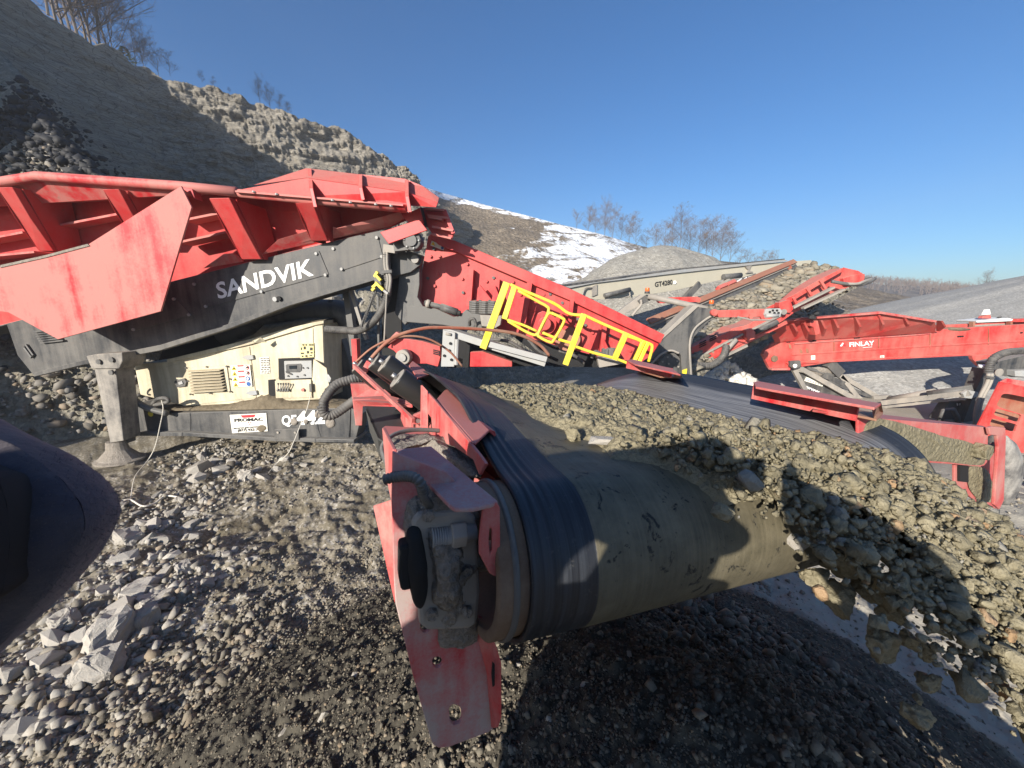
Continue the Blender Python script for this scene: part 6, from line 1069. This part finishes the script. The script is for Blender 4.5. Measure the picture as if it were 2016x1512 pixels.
# ------------------------------------------------------------------ rocks and gravel on the pit floor
RK = []
for V, F in HULLS: m_ = bpy.data.meshes.new('rock'); m_.from_pydata([tuple(v) for v in V], [], [list(map(int, f)) for f in F]); m_.materials.append(ROCK); RK.append(m_)
def noisy_rock(seed):
    V, F = HULLS[seed % len(HULLS)]; bm = bmesh.new(); vs = [bm.verts.new(v) for v in V]; [bm.faces.new([vs[i] for i in f]) for f in F]
    bmesh.ops.bevel(bm, geom=bm.edges[:] + bm.verts[:], offset=.07, segments=1, affect='EDGES'); bmesh.ops.triangulate(bm, faces=bm.faces[:]); bmesh.ops.subdivide_edges(bm, edges=bm.edges[:], cuts=2, use_grid_fill=True)
    for v in bm.verts: v.co += v.co.normalized() * (.20 * mnoise.noise(v.co * 1.8 + Vector((seed, 0, 0))) + .11 * mnoise.noise(v.co * 4.5) + .05 * mnoise.noise(v.co * 11))
    me = bpy.data.meshes.new('rock'); bm.to_mesh(me); bm.free(); me.materials.append(ROCK); return me
BR = [noisy_rock(i) for i in range(10)]
def gpt(px, py):
    p = G(px, py, 0.0)
    for _ in range(3): p = G(px, py, float(gz0(np.array([p.x]), np.array([p.y]))[0]))
    return p
BIG = [(257, 1047, 50, 80, 'tall upright pale boulder in the rubble under the end of the white cable'), (274, 1152, 66, 42, 'flat topped pale block in the middle of the rubble'), (359, 1113, 36, 44, 'pale rounded rock at the right edge of the rubble'), (287, 1211, 58, 52, 'fractured pale boulder at the right lower part of the rubble'), (219, 1248, 88, 76, 'large pale boulder in the lower rubble'), (188, 1312, 86, 66, 'low broad pale boulder, lowest of the big ones in the rubble'), (129, 1217, 62, 48, 'flat pale slab beside the navy mitten'), (302, 1172, 70, 28, 'long flat pale slab right of the flat topped block'), (379, 1008, 30, 16, 'white angular rock right of the upright boulder'), (482, 933, 46, 24, 'flat pale slab on the bare soil, right of the first slab patch')]
for i, (x, y, w, h, lb) in enumerate(BIG):
    p = gpt(x, y + h * .25); d = (p - CAM).dot(FW); r = w / 2 / FPX * d * 1.08; o = stone(BR[i], p + UP * (h / FPX * d * .12), r, lb, 'rock', None, (random.uniform(-.25, .25), random.uniform(-.2, .2), random.uniform(0, 6)), (1, .85, min(1.3, h / w * 1.5)), cat='rock')
SM = [(322, 1127, 30, 32), (320, 1172, 36, 24), (237, 1194, 50, 30), (160, 1253, 40, 26), (293, 1064, 26, 18), (322, 1064, 26, 14), (312, 1060, 18, 18), (298, 1036, 36, 22), (280, 1030, 22, 18), (245, 1102, 40, 18), (394, 927, 40, 12), (391, 944, 32, 10), (434, 926, 26, 12), (451, 892, 12, 10), (311, 972, 18, 18), (337, 1010, 26, 18), (376, 1034, 26, 13), (385, 1056, 22, 12), (368, 1056, 18, 17), (100, 1301, 44, 18), (114, 1327, 40, 26), (70, 1318, 28, 40), (26, 1323, 50, 26), (105, 1262, 44, 18), (13, 1441, 40, 36), (48, 1437, 44, 34), (87, 1420, 40, 28), (140, 1370, 26, 18), (188, 1353, 14, 9), (66, 1288, 26, 26), (66, 1410, 24, 18), (409, 1148, 26, 13), (340, 1095, 22, 16), (300, 1098, 20, 14), (265, 1100, 18, 12), (210, 1165, 40, 20), (230, 1150, 26, 16), (330, 1030, 22, 14), (398, 898, 20, 12), (420, 910, 22, 12), (460, 910, 20, 12), (505, 925, 18, 10), (520, 940, 22, 10), (270, 1010, 20, 12), (250, 985, 18, 12), (340, 960, 18, 10), (360, 985, 16, 10), (400, 985, 14, 10), (150, 1230, 20, 12), (445, 1090, 18, 12), (462, 1082, 14, 8), (500, 1100, 18, 10), (395, 1120, 16, 14), (560, 905, 18, 9), (600, 915, 16, 9), (640, 905, 14, 8), (40, 1370, 26, 18), (20, 1395, 26, 20), (120, 1400, 22, 16), (180, 1390, 18, 12), (350, 1150, 20, 14)]
for i, (x, y, w, h) in enumerate(SM):
    p = gpt(x, y + h * .2); d = (p - CAM).dot(FW); r = w / 2 / FPX * d; stone(RK[i % len(RK)], p + UP * r * .22, r * 1.25, 'loose pale angular rock in the rubble on the pit floor at lower left', 'rock', 'loose pale rocks on the pit floor', (random.uniform(-.5, .5), random.uniform(-.5, .5), random.uniform(0, 6)), (1, .85, .85), cat='rock')
for i in range(215):
    c = random.choice(SM + BIG); x, y = c[0] + random.gauss(0, 34), c[1] + random.gauss(0, 28); w = random.uniform(7, 16)
    if y < 880: continue
    p = gpt(x, y); d = (p - CAM).dot(FW); r = w / 2 / FPX * d; stone(RK[i % len(RK)], p + UP * r * .3, r, 'loose pale angular rock in the rubble on the pit floor at lower left', 'rock', 'loose pale rocks on the pit floor', None, (1, .85, .7), cat='rock')
# pale boulders behind the screener, under its side beam, and a heap of white stones beyond the belt
for i, (x, y, w, yy) in enumerate(sorted([(580, 603, 34, 11), (655, 590, 40, 11.5), (692, 588, 26, 11.5), (640, 606, 28, 10.5), (715, 600, 30, 11.8), (668, 612, 24, 10.8), (725, 640, 26, 10.4), (680, 635, 30, 10.4), (20, 650, 40, 11), (-5, 690, 50, 11.5), (14, 706, 26, 10.6), (690, 700, 24, 9.6)])): p = Y(x, y, yy); stone(BR[i % 10], p, w / 2 / FPX * yy, nth(i, 12, 'pale dusty boulder on the slope behind the big screener'), 'rock', 'boulders behind the big screener', cat='rock')
n = 420; a = rng.uniform(0, 6.283, n); rr = np.sqrt(rng.random(n)); c = Y(1430, 757, 11.0); P = np.stack([c.x + 1.0 * rr * np.cos(a), c.y + .5 * rr * np.sin(a), .05 + .75 * (1 - rr) + rng.uniform(0, .05, n)], -1); o = scatter('white_stones', P, rng.uniform(.05, .14, n), HULLS, simple('bleached_stone', (.60, .57, .51), .9, .3, 6)); tag(o, 'small heap of bleached white stones beyond the belt, below the red conveyor', 'stone heap', kind='stuff')
pile('gravel_pile', 'low talus of grey spoil behind the big screener, under its side beam', -5.0, 12.2, 3.2, 3.2, PILE_COARSE, 31, .06, 1.0, .3, 200, 90)
# scattered gravel, one bed per kind
def gravel(name, label, n, fx, size, shapes, mat, rmin, rmax, sink=.15):
    P = np.zeros((0, 3)); S = np.zeros(0)
    while len(P) < n:
        k = n * 3; r = rmin * (rmax / rmin) ** rng.random(k); th = np.radians(rng.uniform(-62, 62, k)); x, y = r * np.sin(th), r * np.cos(th); keep = fx(x, y) > rng.random(k); x, y = x[keep], y[keep]; s = size(len(x), np.hypot(x, y)) * (.5 + 1.0 * sstep(-.5, .9, fbm(x * .9 + 7, y * .9, o=3, seed=55))); z = gz(x, y) + s * (.35 - sink); P = np.concatenate([P, np.stack([x, y, z], -1)]); S = np.concatenate([S, s])
    o = scatter(name, P[:n], S[:n], shapes, mat, .85); tag(o, label, 'gravel', kind='stuff'); return o
onm = lambda x, y: sstep(-.05, .1, mound_h(x, y))
gravel('mound_gravel', 'coarse dark gravel covering the mound below the pulley', 44000, lambda x, y: onm(x, y) * .9, lambda n, r: np.minimum(.04, .0040 + rng.exponential(.0048, n)) * (.7 + .25 * r), CHIPS, GRAVEL2, .55, 3.6)
patch = lambda x, y: np.maximum(sstep(.1, .6, fbm(x * .55 + 3, y * .55, o=4, seed=21) + .15), .06)
gravel('floor_gravel', 'loose grey gravel strewn over the pit floor at lower left', 13000, lambda x, y: (1 - onm(x, y)) * patch(x, y) * (1 - .95 * np.exp(-((x + 1.9) / 1.2) ** 2 - ((y - 4.4) / 1.7) ** 2)) * (x < 1.6), lambda n, r: np.minimum(.07, .004 + rng.exponential(.0065, n)) * (.6 + .12 * r), CHIPS, GRAVEL, 1.6, 9)
gravel('fine_grit', 'fine grey grit on the dusty ground below the falling curtain', 5000, lambda x, y: (1 - onm(x, y)) * (x > 1.0) * (y < 9), lambda n, r: np.minimum(.05, .004 + rng.exponential(.006, n)) * (.6 + .1 * r), CHIPS, GRAVEL, 1.6, 9)
gravel('floor_gravel', 'band of finer pale chips along the foot of the gravel mound', 6500, lambda x, y: (1 - onm(x, y)) * sstep(.9, .1, -mound_h(x, y)) * (x < 1.0), lambda n, r: np.minimum(.035, .006 + rng.exponential(.006, n)) * (.8 + .1 * r), CHIPS, GRAVEL, 1.5, 4.5)
RQ = np.array([gpt(*q) for q in [(400, 890), (420, 925), (380, 1000), (300, 1030), (290, 1100), (320, 1160), (270, 1200), (220, 1250), (170, 1310), (90, 1320), (60, 1400), (10, 1440)]]); k_ = 2600; ii = rng.integers(0, len(RQ), k_); PQ = RQ[ii] + rng.normal(0, 1, (k_, 3)) * np.array([[.28, .28, 0]]); SQ = np.minimum(.07, .010 + rng.exponential(.014, k_)); PQ[:, 2] = gz(PQ[:, 0], PQ[:, 1]) + SQ * .3
o = scatter('rubble', PQ, SQ, CHIPS, gravelmat('pale_rubble', (.20, .185, .155), (.46, .435, .39), scale=20), .8); tag(o, 'small pale stone rubble between the loose rocks at lower left', 'rubble', kind='stuff')
for i, (x, y, w) in enumerate(sorted([(1240, 1292, 22), (1150, 1350, 16), (1400, 1330, 18), (1352, 1420, 16), (1590, 1235, 7), (1499, 1262, 16), (1558, 1468, 12), (1300, 1460, 14), (700, 1330, 22), (640, 1410, 26), (560, 1440, 24), (1080, 1420, 18), (1020, 1310, 14), (1530, 1380, 14)])):
    p = Vector((0, 0, 0)); d = ray(x, y); t = .6
    while t < 6 and CAM.z + d.z * t > float(gz(np.array([d.x * t]), np.array([d.y * t]))[0]): t += .01
    p = CAM + d * t; stone(RK[i % len(RK)], p, w / 2 / FPX * t, nth(i, 14, 'pale stone chip on the gravel mound below the pulley'), 'rock', 'pale chips on the gravel mound', cat='rock')
# puddle
p0 = Y(1395, 738, 11.5); V = [Vector((G(1395, 735).x + 1.1 * math.cos(a) * (1 + .25 * math.sin(3 * a)), G(1395, 735).y + 1.8 * math.sin(a) * (1 + .2 * math.cos(2 * a)), .05)) for a in np.linspace(0, 6.283, 40)[:-1]]
k = NT('puddle_water', .04, .5); k.color((.03, .03, .03)); o = prism('puddle', V, (0, 0, -.4), k.m); o['kind'] = 'structure'
# cables hanging from the screener
def cable(pts, label, r=.0065): o = tube('cable', pts, r, CABLE, None, 6); tag(o, label, 'cable', 'pale cables hanging from the big screener')
cable([M(318, 788, .2), M(321, 806, .3), M(315, 838, .35), M(305, 880, .4), M(290, 908, .5) , gpt(268, 945) + UP * .06, gpt(258, 985) + UP * .03], 'pale cable hanging beside the stabiliser leg down to the rubble')
cable([M(612, 776, .2), M(604, 806, .2), M(592, 835, .25), M(580, 866, .4), M(566, 894, .5), gpt(546, 917) + UP * .05, gpt(520, 944) + UP * .02], 'pale cable hanging across the number on the chassis beam')
cable([gpt(243, 1003) + UP * .05, gpt(258, 992) + UP * .06, gpt(282, 1003) + UP * .05, gpt(305, 998) + UP * .05, gpt(330, 984) + UP * .06, gpt(366, 986) + UP * .03], 'pale cable end lying in the rubble above the upright boulder', .012)
tube('cable_coil', [M(300, 795, .15), M(310, 786, .2), M(326, 784, .2), M(332, 790, .2), M(318, 795, .2), M(304, 797, .15)], .03, RUBBER, SC, 8)
# ------------------------------------------------------------------ the photographer, behind the lens; only a mitten comes into view
PP = dict(hip=(-.44, -.64, 1.72), waist=(-.52, -.55, 1.92), chest=(-.62, -.42, 2.15), neck=(-.46, -.34, 2.36), head0=(-.33, -.28, 2.42), head1=(-.26, -.24, 2.50), head2=(-.25, -.22, 2.56),
          ls=(-.72, -.41, 2.30), le=(-.67, -.38, 2.65), lh=(-.07, -.075, 2.635), rs=(-.32, -.42, 2.22), re=(.28, -.20, 2.28), rh=(.07, -.07, 2.555), lk=(-.54, -.62, 1.22), lf=(-.58, -.74, .80), lt=(-.56, -.60, .76), rk=(-.30, -.64, 1.22), rf=(-.26, -.76, .80), rt=(-.26, -.60, .76), lhp=(-.53, -.64, 1.64), rhp=(-.35, -.64, 1.64))
PR = dict(hip=.16, waist=.20, chest=.25, neck=.08, head0=.09, head1=.11, head2=.09, ls=.15, le=.13, lh=.045, rs=.10, re=.075, rh=.045, lk=.085, lf=.065, lt=.05, rk=.085, rf=.065, rt=.05, lhp=.12, rhp=.12)
PE = [('hip', 'waist'), ('waist', 'chest'), ('chest', 'neck'), ('neck', 'head0'), ('head0', 'head1'), ('head1', 'head2'), ('chest', 'ls'), ('ls', 'le'), ('le', 'lh'), ('chest', 'rs'), ('rs', 're'), ('re', 'rh'), ('hip', 'lhp'), ('lhp', 'lk'), ('lk', 'lf'), ('lf', 'lt'), ('hip', 'rhp'), ('rhp', 'rk'), ('rk', 'rf'), ('rf', 'rt')]
# fingers of the right hand closing on the phone
for i, (dx, dz) in enumerate([(.055, .03), (.06, .01), (.06, -.012), (.05, -.03)]):
    h = Vector(PP['rh']); PP['f%d' % i] = tuple(h + Vector((dx * .7, .035, dz))); PP['g%d' % i] = tuple(h + Vector((dx * .9, .06, dz))); PR['f%d' % i] = .011; PR['g%d' % i] = .009; PE += [('rh', 'f%d' % i), ('f%d' % i, 'g%d' % i)]
def person():
    ks = list(PP); me = bpy.data.meshes.new('body'); me.from_pydata([PP[k] for k in ks], [(ks.index(a), ks.index(b)) for a, b in PE], []); o = bpy.data.objects.new('person', me); COL.objects.link(o); me.materials.append(COAT); ROOT[o] = Vector((0, 0, 0))
    o.modifiers.new('skin', 'SKIN'); sl = me.skin_vertices[0].data
    for i, k in enumerate(ks): sl[i].radius = (PR[k], PR[k] * (.8 if k in ('chest', 'waist', 'hip') else 1))
    sl[0].use_root = True; s = o.modifiers.new('sub', 'SUBSURF'); s.levels = 2; s.render_levels = 2
    tag(o, 'photographer whose navy felt mitten pokes in at the left edge of the view', 'person')
    hd = Vector(PP['head2']); V = []
    for r_, z in ((.155, -.02), (.160, -.01), (.118, .0), (.112, .05), (.085, .09), (.03, .105), (.001, .107)):
        for kk in range(24): a = kk * math.pi / 12; V.append(hd + Vector((r_ * math.cos(a) * .92, r_ * 1.1 * math.sin(a) + (.02 if r_ > .12 else 0), z - .02)))
    mk('hard_hat', V, [list(map(int, f)) for f in gridfaces(7, 24, True)], WHITE, o, True)
    rings = [((-.44, -.63, 1.45), .26), ((-.52, -.56, 1.75), .31), ((-.62, -.45, 2.0), .33), ((-.65, -.41, 2.24), .32), ((-.53, -.36, 2.36), .30), ((-.38, -.29, 2.42), .21), ((-.28, -.24, 2.48), .11)]; V = [Vector(c) + Vector((r_ * math.cos(k * math.pi / 12), r_ * .6 * math.sin(k * math.pi / 12), 0)) for c, r_ in rings for k in range(24)]
    mk('coat', V, [list(map(int, f)) for f in gridfaces(6, 24, True)] + [list(range(24)), list(range(120, 144))], COAT, o, True)
    tube('sleeve', [(-.70, -.40, 2.28), (-.69, -.39, 2.50), (-.66, -.385, 2.66), (-.55, -.34, 2.68), (-.30, -.20, 2.655), (-.11, -.09, 2.64)], [.12, .125, .11, .075, .06, .05], COAT, o, 14); tube('sleeve', [(-.36, -.42, 2.20), (-.05, -.42, 1.98), (.20, -.34, 2.10), (.31, -.18, 2.34), (.21, -.12, 2.46), (.09, -.09, 2.53)], [.13, .14, .12, .09, .07, .05], COAT, o, 14)
    fpt = lambda x, y, d=.26: CAM + ray(x, y) * d
    ol = [(-260, 750), (-60, 835), (40, 884), (100, 926), (136, 962), (158, 996), (166, 1030), (158, 1068), (128, 1122), (80, 1186), (20, 1250), (-50, 1312), (-200, 1420), (-420, 1300), (-420, 900)]
    mit = blob('mitten', [fpt(*q) for q in ol], -FW * .02, FW * .06, FELT, o, .0015, 60, 16, 1, .5, 5)
    blob('mitten_cuff', [fpt(x, y, .235) for x, y in [(-200, 900), (-40, 925), (2, 960), (18, 1040), (12, 1120), (-16, 1185), (-200, 1240)]], -FW * .012, FW * .04, LINING, o, .001, 60, 8, 2, .5, 5)
    ms = [v.co.copy() for v in mit.data.vertices]; mn = [v.normal.copy() for v in mit.data.vertices]; rr_ = random.Random(4); g = []; fc = mit.data.polygons
    for _ in range(5200):
        f = fc[rr_.randrange(len(fc))]; a, b = rr_.random(), rr_.random(); vs = [mit.data.vertices[i].co for i in f.vertices]; p = vs[0].lerp(vs[1], a).lerp(vs[-1].lerp(vs[2 if len(vs) > 3 else -1], a), b)
        if p.x < -.33: continue
        d = (f.normal + Vector((rr_.gauss(0, .7), rr_.gauss(0, .7), rr_.gauss(0, .7)))).normalized() * rr_.uniform(.0012, .0038); s_ = d.orthogonal().normalized() * .00014; g.append(([p - s_, p + s_, p + d], [[0, 1, 2]]))
    V = []; F = []
    for v, f in g: k = len(V); V += [tuple(x) for x in v]; F += [[q + k for q in ff] for ff in f]
    me = bpy.data.meshes.new('felt_fuzz'); me.from_pydata(V, [], F); fz = link('felt_fuzz', me, FELT, o); fz['kind'] = 'stuff'
    return o
person()
ph = prism('smartphone', [(-.095, -.006, 2.525), (.062, -.006, 2.525), (.062, -.006, 2.602), (-.095, -.006, 2.602)], (0, -.009, 0), BLACK); bevel(ph, .003); tag(ph, 'black smartphone held up in front of the photographer', 'phone')

# ------------------------------------------------------------------ dusty winter air in the pit
def haze():
    k = bpy.data.materials.new('dusty_air'); k.use_nodes = True; t = k.node_tree; t.nodes.remove(t.nodes['Principled BSDF']); v = t.nodes.new('ShaderNodeVolumePrincipled')
    v.inputs['Color'].default_value = (.93, .95, 1.0, 1); v.inputs['Density'].default_value = .0018; v.inputs['Anisotropy'].default_value = .2; t.links.new(v.outputs[0], t.nodes['Material Output'].inputs['Volume'])
    V, F = boxgeo((10, 80, 16.5), (130, 0, 0), (0, 125, 0), (0, 0, 19.0)); o = mk('haze', V, F, k); tag(o, 'thin pale dust haze hanging in the pit air', 'haze', kind='stuff')
haze()
